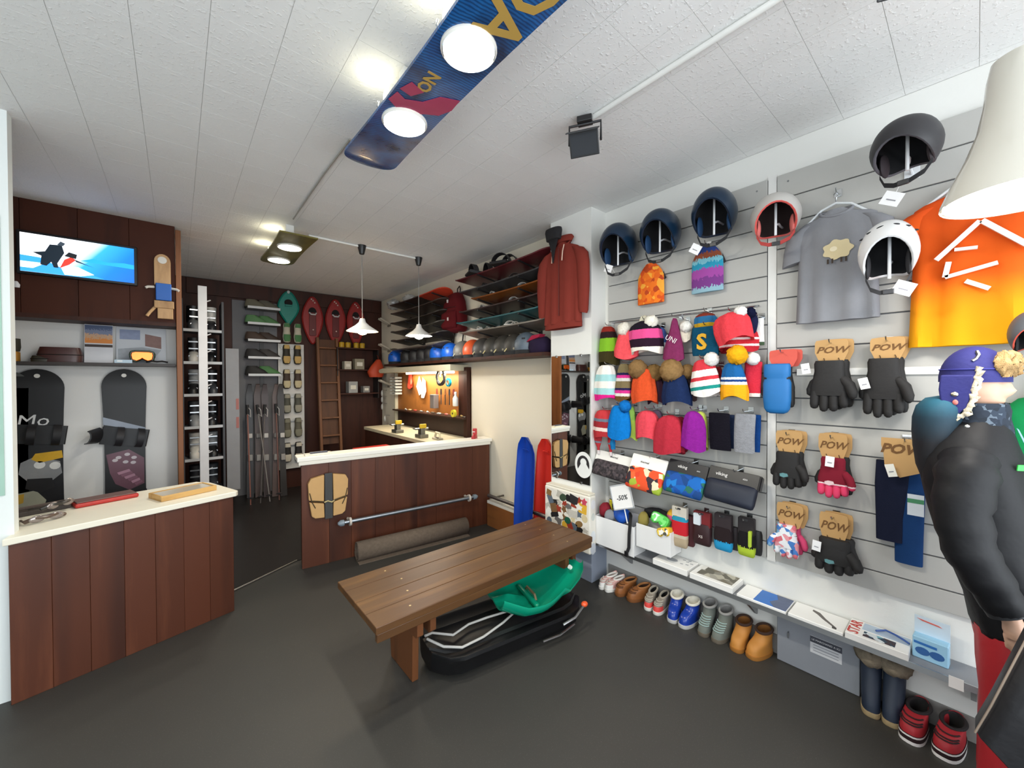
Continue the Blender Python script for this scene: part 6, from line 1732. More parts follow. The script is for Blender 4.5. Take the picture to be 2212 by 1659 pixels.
put('glass_lid', G().box((0, 0, .027), (.262, .146, .003)), mat('#b9b2a4', .1, 0, .05), t, 0)
q = cp(75, 1112)
t = thing('display_tray', 'long dark tray at the left end of the sales counter', 'tray', (q.x - .01, q.y + .045, ZT), ca + R_(4), 'goods on the sales counter')
put('base', G().box((0, 0, .012), (.26, .09, .024)), mat('#3b322e', .6), t, 0, .003)
put('rim', G().box((0, .04, .028), (.26, .01, .016)), mat('#5a4c44', .6), t, 0, .002)
for i, (px, py, lab) in enumerate(((100, 1124, 'bronze sunglasses lying in front of the dark tray'), (128, 1106, 'dark sunglasses lying across the end of the dark tray'))):
    q = cp(px, py)
    t = thing('sunglasses', lab, 'sunglasses', (q.x, q.y - .01 + .0 * i, ZT + (0.012 if i == 0 else .04)), ca + R_(10 + 20 * i), 'goods on the sales counter')
    fm = mat(('#5a4a40', '#33302c')[i], .3)
    put('frame', G().tube([(-.07, .01, .0), (-.035, -.012, .016), (0, -.014, .012), (.035, -.012, .016), (.07, .01, .0)], .010, 8), fm, t)
    for s_ in (-1, 1):
        put('lens', G().ell((s_ * .034, -.014, .010), (.028, .006, .018), 12, 8), mat('#8d8480', .1, .4), t)
        put('temple', G().tube([(s_ * .07, .01, 0), (s_ * .068, .06, .002), (s_ * .06, .095, -.006)], .005, 6), fm, t)
# pale green banner on the wall end beside the counter
tag(put('door_banner', G().box((-.70, 2.926, 1.62), (.17, .004, 1.3)), mat('#9fc4b4', .5, 0, .2, 4)), 'pale green banner on the white wall end at the left edge', 'banner')
# ---------------------------------------------------------------- rental corner at the back
YB = 6.195


def kp(px, py, y=6.15): return on(px, py, 1, y)


tag(put('beam', G().box((1.3, 6.184, 2.66), (2.4, .03, .19)), M_DARKWOOD, None, 0, .003), 'dark timber beam under the ceiling at the back', 'beam')
# white post with pegs
t = thing('rack_post', 'white upright post with small pegs in front of the rental racks', 'post', (.205, 5.05, 0), 0)
put('post', G().box((0, 0, 1.225), (.072, .05, 2.45)), mat('#d9d9dc', .4), t, 0, .003)
for k in range(11): put('peg', G().cyl((.036, -.01, .6 + .17 * k), (.066, -.016, .615 + .17 * k), .006, n=6), mat('#d9d9dc', .4), t)

GREYM = mat('#8f9094', .5)
t = thing('boot_rack', 'grey rental rack full of ski boots behind the white post', 'rack', (.05, 5.62, 0), 0)
for x in (.0, .36): put('side', G().box((x, .15, 1.2), (.02, .34, 2.4)), mat('#3c3c40', .5), t, 0)
put('end_panel', G().box((.455, .1, 1.04), (.13, .02, 1.68)), GREYM, t, 0, .003)
for z in (.90, 1.12): put('end_label', G().box((.50, .088, z + .1), (.028, .004, .13)), mat('#a86a64', .6), t, 0)
zr_ = [.25, .62, .98, 1.34, 1.70, 2.06]
for z in zr_: put('shelf', G().box((.18, .15, z), (.34, .32, .02)), mat('#77787c', .5), t, 0); put('shelf_edge', G().box((.18, -.012, z), (.34, .006, .03)), mat('#c2c4c6', .4), t, 0)


def ski_boot(label, loc, rz, m, m2, grp, s=1.0):
    t = thing('ski_boot', label, 'ski boot', loc, rz, grp)
    put('lower_shell', G().loft([ring(0, 0, 0, .05 * s, .145 * s, 18, 3), ring(0, 0, .05 * s, .052 * s, .145 * s, 18, 3), ring(0, .02 * s, .09 * s, .048 * s, .115 * s, 18, 2.6), ring(0, .05 * s, .13 * s, .046 * s, .075 * s, 18, 2.4)]), m, t, 50)
    put('cuff', G().loft([ring(0, .05 * s, .10 * s, .055 * s, .08 * s, 18, 2.4), ring(0, .045 * s, .2 * s, .056 * s, .075 * s, 18, 2.4), ring(0, .03 * s, .29 * s, .058 * s, .078 * s, 18, 2.4), ring(0, .03 * s, .295 * s, .045 * s, .06 * s, 18, 2.4)]), m2, t, 50)
    for z, y in ((.07, -.09), (.16, -.045), (.24, -.06)): put('buckle', G().box((0, y * s, z * s), (.09 * s, .014 * s, .018 * s)), metal('#b9bbbd', .3), t, 0, .002, 1)
    return t


rb = random.Random(3); BC = ['#1c1c1f', '#2a2a2e', '#d4d2cc', '#3a3c42', '#8f9296', '#1a1a1c']
POSN = {0: 'left', 1: 'right'}
ROWN = ['lowest', 'second', 'third', 'fourth', 'fifth', 'top']
for i, z in enumerate(zr_):
    for j in range(2):
        c = BC[(i * 2 + j * 3) % 6]; c2 = BC[(i + j * 2 + 1) % 6]
        ski_boot('rental ski boot at the %s on the %s shelf of the grey rack' % (POSN[j], ROWN[i]), (.05 + .10 + .16 * j, 5.76, z + .0105), R_(rb.uniform(-8, 8)), mat(c, .4), mat(c2, .4), 'ski boots on the grey rack', .95)

# wall shelves with rental shoes
t = thing('shoe_shelf', 'five small grey metal shelves stacked on the back wall', 'shelf', (.87, YB - .012, 1.55), 0)
zsh = [kp(565, y).z for y in (671, 704, 739, 775, 811)]
for z in zsh:
    put('board', G().box((0, -.12, z - 1.55), (.36, .24, .012)), mat('#6d6f72', .5), t, 0)
    put('lip', G().box((0, -.243, z - 1.545), (.36, .006, .03)), mat('#c6c9cb', .35), t, 0)
put('upright', G().box((0, -.006, (zsh[0] + zsh[-1]) / 2 - 1.55), (.05, .01, zsh[0] - zsh[-1] + .3)), mat('#3a3a3c', .5), t, 0)


def clog(label, x, y, z, m, rz=0, cat='shoe', grp='shoes on the back shelves', L=.27):
    t = thing('rental_shoe', label, cat, (x, y, z), rz, grp)
    put('sole', G().loft([ring(0, 0, 0, .045, L / 2, 18, 2.6), ring(0, 0, .02, .047, L / 2, 18, 2.6)]), mat('#2a2826', .8), t, 50)
    put('upper', G().loft([ring(0, 0, .02, .045, L / 2 * .97, 18, 2.6), ring(0, .02, .06, .042, L / 2 * .8, 18, 2.4), ring(0, .05, .10, .036, L / 2 * .5, 18), ring(0, .055, .115, .03, L / 2 * .4, 18)]), m, t, 50)


cols = [('#6f6a58', '#5d594c'), ('#5f8a5a', '#4f7a4c'), ('#4a3a30', '#3e3029'), ('#2f2c2b', '#3a3634'), ('#2a2826', '#4c7a48')]
for i, z in enumerate(zsh):
    for j in range(2):
        clog('rental shoe, %s one on the %s small metal shelf counted from the top' % (POSN[j], ['first', 'second', 'third', 'fourth', 'fifth'][i]), .80 + .14 * j, YB - .13, z + .0065, mat(cols[i][j], .7, 0, .15, 14), R_(78))
zt_ = zsh[0] + .12

# teal and red snowshoes on the wall
def snowshoe(label, px, x0, x1, ztop, zbot, m, kind):
    cx_, w_, h = (x0 + x1) / 2, x1 - x0, ztop - zbot
    t = thing('snowshoe', label, 'snowshoe', (cx_, YB - .04, zbot), 0, 'snowshoes on the back wall')
    out = []
    for k in range(30):
        a = 2 * PI * k / 30; u, v = math.sin(a), math.cos(a)
        wx = w_ / 2 * (1 - (.35 if v > .15 else (.62 if not kind else .34)) * (abs(v - .15) / .85) ** 1.6)
        out.append((wx * math.copysign(abs(u) ** .9, u), h / 2 + h / 2 * v))
    put('deck', G().prism(out, -.022, .0), m, t, 40, .008)
    rimv = [(q_[0], -.024, q_[1]) for q_ in out]
    put('rim', G().tube(rimv + [rimv[0]], .010, 6, None, False), m, t, 60)
    put('toe_hole', G().prism([(w_ * .20 * math.cos(a), h * .68 + h * .10 * math.sin(a)) for a in [2 * PI * k / 16 for k in range(16)]], -.0245, -.021), mat('#120f0e', .9), t, 0)
    if kind:
        put('foot_plate', G().prism(rrect(w_ * .34, h * .5, .02, 4, 0, h * .42), -.034, -.02), mat('#5a1512', .5), t, 40, .004)
        put('binding_strap', G().tube([(-w_ * .17, -.04, h * .66), (-w_ * .1, -.065, h * .62), (w_ * .1, -.065, h * .62), (w_ * .17, -.04, h * .66)], .010, 6), mat('#c9c9ca', .4), t)
        for k, (u, v) in enumerate(((-.06, .95), (.02, .92), (.10, .88), (0.02, .30))): put('rivet', G().ell((u * w_, -.034, v * h), .011, 8, 6), mat('#cdb6ae', .4), t)
    else:
        put('foot_plate', G().prism(rrect(w_ * .36, h * .06, .008, 3, 0, h * .60), -.034, -.02), mat('#0e7266', .5), t, 40, .004)
        put('tip', G().ell((0, -.03, h * .985), (.02, .014, .022), 10, 8), mat('#b9c6c4', .5), t)


snowshoe('teal plastic snowshoe high on the back wall', 622, 1.055, 1.31, 2.72, 2.24, mat('#0c7a6c', .4, 0, .08), 0)
for lab, px, x0, x1 in (('red snowshoe beside the teal one', 675, 1.35, 1.62), ('red snowshoe in the middle of the three', 725, 1.66, 1.935), ('red snowshoe nearest the warm pendant lamp', 765, 1.96, 2.22)):
    snowshoe(lab, px, x0, x1, 2.685, 2.02, mat('#8a1b18', .45, 0, .1), 1)

# white board with hung rental shoes
t = thing('shoe_board', 'tall white board on the back wall hung with pairs of shoes', 'board', (1.215, YB - .035, .28), 0)
put('board', G().box((0, -.011, .86), (.31, .02, 1.72)), mat('#c9c8c4', .6), t, 0, .003)
put('edge', G().box((-.158, -.02, .86), (.012, .04, 1.72)), mat('#dcdbd6', .5), t, 0)
for k in range(5): put('peg_bar', G().box((0, -.03, 1.66 - .335 * k), (.26, .02, .012)), metal('#8d8d8b', .4), t, 0)


def hung_shoe(label, x, z, m, m2, grp='shoes hung on the white board'):
    """shoe hanging by its heel, sole to the room"""
    t = thing('hung_shoe', label, 'shoe', (x, YB - .095, z), 0, grp)
    g = G().loft([ring(0, 0, -.14, .02, .018, 16), ring(0, -.004, -.128, .042, .03, 16), ring(0, -.004, -.06, .052, .034, 16), ring(0, 0, .02, .042, .034, 16), ring(0, 0, .09, .044, .036, 16), ring(0, 0, .125, .034, .026, 16)])
    put('upper', g, m, t, 60)
    put('heel', G().loft([ring(0, -.034, .07, .036, .012, 14, 3), ring(0, -.036, .12, .032, .012, 14, 3)]), m2, t, 50)
    put('forefoot', G().loft([ring(0, -.030, -.125, .028, .008, 14), ring(0, -.038, -.08, .044, .010, 14), ring(0, -.036, -.03, .04, .010, 14)]), m2, t, 50)


rows = [('top row', '#2b281e', '#b99a5c'), ('second row', '#3d2f25', '#bdb08c'), ('third row', '#4a4a40', '#8f8c7c'), ('fourth row', '#5a5648', '#7c7a68'), ('lowest row', '#1d1a18', '#c6bfae')]
for i, (rn, c, c2) in enumerate(rows):
    for j in range(2):
        hung_shoe('%s shoe of the %s on the white board' % (POSN[j], rn), 1.145 + .135 * j, 1.86 - .335 * i, mat(c, .7, 0, .2, 16), mat(c2, .7, 0, .1, 16))
for j in range(2): hung_shoe('green soled shoe above the white board, %s of two' % POSN[j], 1.15 + .135 * j, 2.155, mat('#b3ae9c', .7, 0, .2, 16), mat('#3f7040', .7, 0, .1, 16), 'green soled shoes')

# brown ladder
t = thing('ladder', 'brown wooden ladder leaning on the back wall', 'ladder', (1.66, 5.86, 0), 0, None, rot=(R_(-6), 0, 0))
lw = wood('#4a2c1a', '#6b4428', (12, 12, 1), .55, .1)
for x in (-.13, .13): put('stile', G().box((x, 0, 1.06), (.035, .06, 2.12)), lw, t, 0, .004)
for k in range(8): put('rung', G().box((0, 0, .22 + .25 * k), (.23, .075, .022)), lw, t, 0, .003)
put('panel', G().box((0, .025, 1.35), (.225, .008, 1.5)), wood('#3c2315', '#54341f', (8, 8, .8), .6, .1), t, 0)

# wall shelves by the ladder
t = thing('tool_shelf', 'dark wall shelf with yellow tins beside the ladder', 'shelf', (2.08, YB - .001, 1.1), 0)
for z in (.87, .55, .2): put('board', G().box((0, -.11, z), (.62, .22, .018)), M_DARKWOOD, t, 0)
for x in (-.30, .30): put('bracket', G().box((x, -.1, .5), (.014, .2, .75)), mat('#1c1816', .6), t, 0)
YT_ = mat('#b8901c', .5)
for i, x in enumerate((1.86, 1.95, 2.07, 2.16)):
    t = thing('yellow_tin', 'yellow tin on the shelf beside the ladder, %s from the left' % ('first', 'second', 'third', 'fourth')[i], 'tin', (x, YB - .13, 1.98), 0, 'yellow tins')
    put('can', G().lathe([(.036, 0), (.038, .004), (.038, .075), (.034, .08)], 18), YT_, t)
    put('lid', G().lathe([(.03, .08), (.03, .088), (.012, .092)], 14), mat('#2a2418', .5), t)
for i, (x, z, c, d) in enumerate(((1.93, 1.66, '#b9b2a0', (.10, .12, .12)), (2.10, 1.66, '#8d8570', (.14, .12, .16)), (2.0, 1.31, '#9a9a98', (.13, .14, .17)), (2.2, 1.31, '#7f7c78', (.10, .12, .10)))):
    t = thing('parts_box', ('beige', 'olive', 'ribbed grey', 'dull grey')[i] + ' parts box on the dark shelf behind the counter', 'box', (x, YB - .13, z), 0, 'boxes on the dark shelf')
    put('box', G().box((0, 0, d[2] / 2), d), mat(c, .6, 0, .15, 20), t, 0, .004)
    put('label', G().box((0, -d[1] / 2 - .0008, d[2] * .5), (d[0] * .6, .001, d[2] * .35)), mat('#d9d4c6', .6), t, 0)
q = kp(812, 795, 5.95)
t = thing('orange_bag', 'orange dry bag hanging in the far corner', 'bag', (q.x, 5.95, q.z - .14), 0)
put('sack', G().loft([ring(0, 0, 0, .10, .06, 18, 2.4), ring(.0, 0, .08, .13, .08, 18, 2.4), ring(.02, 0, .18, .09, .06, 18), ring(.04, 0, .27, .03, .025, 18)]), mat('#b8401e', .6, 0, .15, 10), t, 60)
put('cord', G().tube([(.04, 0, .27), (.05, .05, .33), (.06, .2, .36)], .006, 6), mat('#7a2c18', .7), t)
# bare light wood ski holders on the recess wall
for i, (px, py) in enumerate(((832, 700), (832, 755), (832, 832))):
    q = on(px, py, 0, 2.45)
    t = thing('ski_holder', ('upper', 'middle', 'lowest')[i] + ' pale ski holder of two bars in the far corner', 'holder', (XR, min(q.y, 5.95), q.z), RWZ, 'pale ski holders')
    for dx in (-.03, .03): put('bar', G().box((0, -.09, 0), (.022, .18, .03)), mat('#b3ab9c', .6), t, 0, .003, 1, loc=(dx, 0, 0), rot=(R_(-25), 0, 0))
    put('plate', G().box((0, -.006, -.01), (.11, .012, .05)), mat('#8d867a', .6), t, 0)

# skis and poles leaning in the corner
rk = random.Random(9)
for i in range(5):
    x = .70 + .085 * i
    t = thing('ski', 'dark ski leaning on the back wall, %s from the left' % ('first', 'second', 'third', 'fourth', 'fifth')[i], 'ski', (x, 5.98 - .05 * i, .01), 0, 'leaning skis', rot=(R_(-7), R_(rk.uniform(0, 2)), 0))
    cc = ('#2c2a2c', '#4a3a36', '#3d3030', '#5a4a46', '#2a2624')[i]
    put('ski_body', G().loft([[(-.038, -.008, 0), (.038, -.008, 0), (.038, .008, 0), (-.038, .008, 0)], [(-.03, -.008, .7), (.03, -.008, .7), (.03, .008, .7), (-.03, .008, .7)], [(-.04, -.008, 1.3), (.04, -.008, 1.3), (.04, .008, 1.3), (-.04, .008, 1.3)], [(-.02, -.05, 1.44), (.02, -.05, 1.44), (.02, -.04, 1.45), (-.02, -.04, 1.45)]]), mat(cc, .4, 0, .2, 8), t, 30)
    put('toe_piece', G().box((0, -.03, .78), (.05, .04, .06)), mat(('#b9b6b2', '#6d6a68')[i % 2], .4), t, 0, .006)
    put('heel_piece', G().box((0, -.03, .50), (.05, .045, .08)), mat('#8a8784', .4), t, 0, .006)
for i in range(4):
    x = .66 + .10 * i
    t = thing('ski_pole', 'thin ski pole leaning in front of the dark skis, %s from the left' % ('first', 'second', 'third', 'fourth')[i], 'ski pole', (x, 5.62, .01), 0, 'leaning ski poles', rot=(R_(-14), R_(rk.uniform(-5, 6)), 0))
    put('shaft', G().cyl((0, 0, 0), (0, 0, 1.1), .007, .008, 8), mat(('#8a5a50', '#5a5656', '#7d7a78', '#6d4a44')[i], .4), t)
    put('grip', G().cyl((0, 0, 1.1), (0, 0, 1.22), .015, .017, 10), mat('#1a1a1c', .7), t)
    put('basket', G().lathe([(.008, .07), (.035, .075), (.035, .08), (.01, .09)], 14), mat('#26262a', .6), t)
    put('strap', G().tube([(0, 0, 1.2), (.03, -.02, 1.15), (.03, -.02, 1.06), (0, -.01, 1.1)], .004, 5), mat('#c9c6c2', .8), t)

# ---------------------------------------------------------------- workshop niche on the recess wall
def np_(px, py, x=2.47): return on(px, py, 0, x)


t = thing('pegboard', 'warm brown tool board lit by a strip light in the workshop', 'tool board', (XR - .0005, 4.62, .94), RWZ)
put('board', G().box((0, -.008, .33), (1.9, .014, .68)), wood('#7a4a22', '#a8692f', (3, 3, 3), .55, .05), t, 0)
put('frame_post', G().box((.915, -.03, .30), (.07, .06, .80)), M_DARKWOOD, t, 0, .003)
put('frame_post', G().box((-.965, -.03, .2), (.04, .06, 1.0)), mat('#d0c8ae', .6), t, 0, .003)
put('dark_lining', G().box((.80, -.018, .33), (.16, .008, .68)), M_DARKWOOD, t, 0)
put('lower_panel', G().box((0, -.015, .02), (1.86, .02, .22)), mat('#2a1410', .5), t, 0)
led = put('tool_ledge', G().box((0, -.06, .125), (1.86, .10, .016)), mat('#3a2015', .5), t, 0)
# strip light shelf
t = thing('strip_light', 'long cream canopy with a strip light over the tool board', 'strip light', (XR - .0005, 4.68, 1.60), RWZ)
cv = [(-1.02, 0), (-1.06, .03), (-1.03, .055), (-.9, .07), (.95, .07), (.95, 0)]
put('canopy', G().prism(cv, -.24, -.0), mat('#cfc6ac', .5), t, 0, .006)
put('tube', G().cyl((-.35, -.13, -.014), (.85, -.13, -.014), .012, n=10), glow('#fff4d8', 9.0), t)
ld = bpy.data.lights.new('tube_light', 'AREA'); ld.shape = 'RECTANGLE'; ld.size = 1.2; ld.size_y = .04; ld.energy = 9; ld.color = (1, .92, .75)
lo = bpy.data.objects.new('tube_light', ld); COL.objects.link(lo); lo.parent = t; lo.location = (.25, -.13, -.03)
# workbench
t = thing('workbench', 'beige workbench behind the brown counter', 'workbench', (2.24, 4.55, 0), 0)
put('top', G().box((0, 0, .83), (.5, 2.0, .04)), mat('#c2b89c', .6, 0, .1, 8), t, 0, .004)
put('front', G().box((-.23, 0, .405), (.02, 1.96, .81)), M_DARKWOOD, t, 0)
for y in (-.95, .95): put('leg', G().box((0.0, y, .405), (.46, .05, .81)), M_DARKWOOD, t, 0)
ZWB = .8505


def wk(px, py, x=2.44): return np_(px, py, x)


GT = 'things on the tool board'
# binders
bq = wk(855, 830)
for i in range(6):
    t = thing('folder', 'white folder racked at the far end of the tool board, %s from top' % ('first', 'second', 'third', 'fourth', 'fifth', 'last')[i], 'folder', (2.44, bq.y, 1.53 - .045 * i), RWZ, 'white folders')
    put('cover', G().box((0, 0, 0), (.20, .10, .030)), mat('#d6d8d0', .5, 0, .05), t, 0, .003); put('label', G().box((.03, -.0508, 0), (.08, .001, .012)), mat('#6a6a64', .6), t, 0)
def hang(name, label, cat, px, py, x=2.485):
    q = np_(px, py, x); return thing(name, label, cat, (x, q.y, q.z), RWZ, GT)


t = hang('work_glove', 'red orange glove pinned on the tool board', 'glove', 886, 808)
put('glove', glove_g(.12, .22, 1, .3), mat('#d8442e', .7), t, 60)
t = hang('paper_note', 'bright white notes pinned in the middle of the tool board', 'paper', 912, 832)
put('sheet', G().prism([(-.16, -.02), (-.08, .12), (-.02, .05), (.0, -.1), (-.08, -.14)], -.004, -.002), mat('#f2f0e8', .6), t, 0)
put('sheet', G().prism([(-.02, -.12), (.02, .1), (.10, .06), (.12, -.08), (.06, -.17), (-.02, -.17)], -.007, -.005), mat('#f4f2ea', .6), t, 0)
t = hang('cable_coil', 'black and silver cable coil hung from the strip light canopy', 'cable', 955, 815, 2.40)
put('coil', G().tube([(.10 * math.cos(a) * (1 - .004 * k), -.02 + .008 * math.sin(k), .10 * math.sin(a) * (1 - .004 * k)) for k, a in enumerate([2 * PI * k / 16 for k in range(64)])], .010, 6), mat('#2c2b2d', .5), t, 60)
put('clamp', G().tube([(-.02, -.03, .12), (.0, -.035, .06), (.03, -.04, .0)], .010, 6), metal('#c9c9c6'), t, 60)
put('hanger', G().cyl((0, -.01, .09), (0, .0, .16), .004, n=6), metal(), t)
t = hang('tape_roll', 'turquoise tape roll beside the cable coil', 'tape', 969, 826, 2.42)
put('roll', G().lathe([(.028, -.012), (.05, -.012), (.05, .012), (.028, .012)], 20, Matrix.Rotation(R_(90), 4, 'X'), (False, False)), mat('#0f7f94', .4), t); put('core', G().lathe([(.027, -.013), (.027, .013)], 16, Matrix.Rotation(R_(90), 4, 'X'), (False, False)), mat('#b9a080', .7), t)
t = hang('spray_bottle', 'white plastic bottle at the near end of the tool board', 'bottle', 984, 866, 2.44)
put('body', G().lathe([(.03, -.06), (.033, -.05), (.033, .03), (.014, .06), (.014, .075)], 16), mat('#dcdcd8', .4), t); put('cap', G().lathe([(.016, .075), (.016, .1), (.006, .105)], 12), mat('#e6e6e2', .4), t)
t = hang('parts_tin', 'grey upright tin on the tool ledge', 'tin', 938, 868, 2.44)
put('body', G().box((0, 0, 0), (.10, .07, .16)), mat('#77706e', .5), t, 0, .006); put('lid', G().box((0, 0, .085), (.104, .074, .014)), mat('#8a8482', .4), t, 0, .003)
t = hang('tape_roll', 'yellow tape measure hanging below the tool ledge', 'tape', 980, 893, 2.40)
put('roll', G().cyl((0, -.015, 0), (0, .015, 0), .042, n=20), mat('#d8cc3a', .5), t); put('hub', G().cyl((0, -.017, 0), (0, -.015, 0), .012, n=12), mat('#2a2a20', .5), t)
rt = random.Random(21); TC = ['#d9d4c8', '#c9a878', '#b04438', '#8d8d8a', '#e6e2d8', '#6d5a44', '#c9c9c4', '#d8746a', '#3a3a3c', '#a88a50']
KN = ['file', 'brush', 'scraper', 'screwdriver', 'wax stick', 'chisel', 'spanner', 'pliers', 'marker', 'knife']
for i in range(10):
    y = 5.2 - .16 * i
    t = thing('hand_tool', 'small %s lying on the tool ledge, %s from its far end' % (KN[i], ('first', 'second', 'third', 'fourth', 'fifth', 'sixth', 'seventh', 'eighth', 'ninth', 'last')[i]), 'tool', (2.455, y, 1.0745 + .012), RWZ + R_(rt.uniform(-25, 25)), 'tools on the ledge')
    put('handle', G().tube([(-.06, 0, 0), (-.04, 0, .002), (0, 0, .001), (.01, 0, 0)], [.007, .012, .011, .007], 8), mat(TC[i], .5), t); put('blade', G().box((.045, 0, 0), (.07, .014, .006)), metal('#b5b5b2', .35), t, 0)
for i in range(5):
    q = np_(945 + 9 * i, 870, 2.47)
    t = thing('hand_tool', 'dark handled tool hanging at the near end of the tool board, %s in its row' % ('first', 'second', 'third', 'fourth', 'fifth')[i], 'tool', (2.475, q.y, 1.32), RWZ, 'hanging tools')
    put('handle', G().cyl((0, -.012, .0), (0, -.012, .07), .012, .010, 8), mat(('#7a2c20', '#2a2624', '#8a5a30', '#3c3a3a', '#7a2c20')[i], .5), t); put('blade', G().box((0, -.012, -.06), (.016, .006, .12)), metal('#9a9a98', .35), t, 0)
# things on the workbench
def wt(name, label, cat, y, x=2.2): return thing(name, label, cat, (x, y, ZWB), 0, 'things on the workbench')


for i, (y, x) in enumerate(((4.62, 2.07), (4.05, 2.10))):
    t = wt('ski_vice', ('grey ski vice with a yellow clamp, farther one', 'grey ski vice with a yellow clamp, nearer one')[i], 'vice', y, x)
    put('base', G().box((0, 0, .02), (.10, .14, .04)), metal('#7d7c74', .5), t, 0, .006); put('post', G().box((0, 0, .07), (.05, .08, .08)), metal('#7d7c74', .5), t, 0, .004)
    put('jaw', G().box((0, -.03, .13), (.08, .03, .05)), mat('#c9a81e', .5), t, 0, .008); put('screw', G().cyl((-.08, 0, .10), (.08, 0, .10), .010, n=10), metal(), t); put('lever', G().cyl((-.08, -.05, .10), (-.08, .05, .10), .006, n=8), metal(), t)
t = wt('wax_iron', 'cream wax iron on the workbench', 'iron', 3.80, 2.16)
put('plate', G().prism([(-.03, 0), (.03, 0), (.03, .02), (-.03, .02)], -.07, .07), metal('#b9b9b6', .3), t, 0, .004); put('handle', G().tube([(0, -.05, .02), (0, -.045, .07), (0, .03, .075), (0, .05, .03)], .013, 8), mat('#d8cfb0', .5), t)
t = thing('red_crate', 'red plastic crate behind the brown counter', 'crate', (1.62, 4.2, .006), 0)
put('crate', G().box((0, 0, .37), (.36, .26, .74)), mat('#7a1c14', .5), t, 0, .006); put('rim', G().box((0, 0, .75), (.38, .28, .03)), mat('#b5281c', .45), t, 0, .006)
t = thing('ski_boot', 'toy red ski boot on the right end of the white counter top', 'ski boot', tuple(WC @ Vector((1.60, .075, ZB + .0005))), R_(-60))
put('lower_shell', G().loft([ring(0, 0, 0, .02, .05, 14, 3), ring(0, 0, .022, .02, .048, 14, 3), ring(0, .018, .045, .018, .028, 14)]), mat('#a8242c', .35), t, 50); put('cuff', G().loft([ring(0, .018, .04, .021, .03, 14), ring(0, .012, .10, .022, .029, 14), ring(0, .012, .102, .016, .022, 14)]), mat('#c23a40', .35), t, 50); put('buckle', G().box((0, -.018, .07), (.03, .008, .008)), mat('#e8e4e0', .4), t, 0)
t = thing('pen_tray', 'small cream tray with pens on the left end of the white counter top', 'tray', tuple(WC @ Vector((.13, .07, ZB + .0005))), ba)
put('tray', G().box((0, 0, .006), (.2, .08, .012)), mat('#e0dccc', .4), t, 0, .003)
for k in range(2): put('pen', G().cyl((-.06, -.015 + .03 * k, .017), (.07, -.01 + .03 * k, .017), .005, n=8), mat(('#3a3f58', '#6d6a66')[k], .4), t)
# hanging pale leashes beside the tool board
for i, (px, py) in enumerate(((808, 862), (822, 850), (829, 905), (800, 876))):
    q = on(px, py, 0, 2.42)
    t = thing('leash', 'pale leash clip hanging in the dark corner, %s of four' % ('first', 'second', 'third', 'fourth')[i], 'leash', (XR - .004, min(q.y, 6.0), q.z), RWZ, 'leash clips')
    put('hook', G().cyl((0, 0, .05), (0, -.08, .055), .004, n=6), metal(), t); put('clip', G().ell((0, -.08, 0), (.022, .014, .045), 10, 8), mat('#cfcfca', .5), t); put('cord', G().cyl((0, -.08, .04), (0, -.07, .055), .004, n=6), mat('#cfcfca', .6), t)
# ---------------------------------------------------------------- dressed shop dummy
DX = 2.08
t = thing('mannequin', 'shop dummy in a fur trapper cap, black jacket and red trousers facing the window', 'mannequin', (DX, 0, 0), 0)
SKIN = mat('#d6ab92', .45, 0, .03, 6)


def oval(z, yc, ry, rx, xc=0, n=24, p=2.2, wr=0.0, seed=0):
    rg = []
    for k in range(n):
        a = 2 * PI * k / n; c, s_ = math.cos(a), math.sin(a)
        q = 1 + wr * math.sin(5 * a + seed * 1.7 + z * 40) + wr * .7 * math.sin(9 * a + seed + z * 63)
        rg.append((xc + rx * q * math.copysign(abs(c) ** (2 / p), c), yc + ry * q * math.copysign(abs(s_) ** (2 / p), s_), z))
    return rg


# body: head with a face, neck, trunk, limbs and hands as one skin
g = G(); rows = []
zc, n = 1.482, 40
for i in range(27):
    ph = PI * (.02 + .96 * i / 26); z = zc + .112 * math.cos(ph); r0 = math.sin(ph) ** .8; rg = []
    for k in range(n):
        a = 2 * PI * k / n; x, y = math.cos(a), math.sin(a)
        jaw = 1 - .30 * max(0, (zc - .03 - z) / .08) if y < .2 else 1 - .15 * max(0, (zc - .03 - z) / .08)
        px_, py_ = .070 * r0 * x * jaw, .070 * r0 * y
        if y < 0:
            f = -y
            py_ -= f ** 26 * .018 * math.exp(-((z - 1.452) / .014) ** 2)            # nose
            py_ -= f ** 30 * .010 * math.exp(-((z - 1.472) / .022) ** 2)
            py_ -= f ** 10 * .006 * math.exp(-((z - 1.420) / .007) ** 2) + f ** 10 * .006 * math.exp(-((z - 1.407) / .006) ** 2)
            py_ += f ** 6 * .006 * math.exp(-((z - 1.413) / .003) ** 2)
            py_ -= f ** 6 * .010 * math.exp(-((z - 1.384) / .014) ** 2)             # chin
            py_ += .008 * math.exp(-((abs(x) - .42) / .2) ** 2) * math.exp(-((z - 1.485) / .013) ** 2)   # eye sockets
        rg.append((px_, py_ + .004, z))
    rows.append(rg)
g.loft(rows)
for s_ in (-1, 1): g.ell((s_ * .070, .012, 1.478), (.008, .018, .030), 10, 8)
g.loft([oval(z, y, ry, rx) for z, y, ry, rx in ((1.42, .015, .045, .045), (1.34, .015, .05, .05), (1.29, .015, .07, .10), (1.2, .01, .09, .145), (1.05, -.015, .095, .14), (.92, -.045, .085, .125), (.80, -.08, .09, .14), (.70, -.10, .08, .13))])
ARM = {}
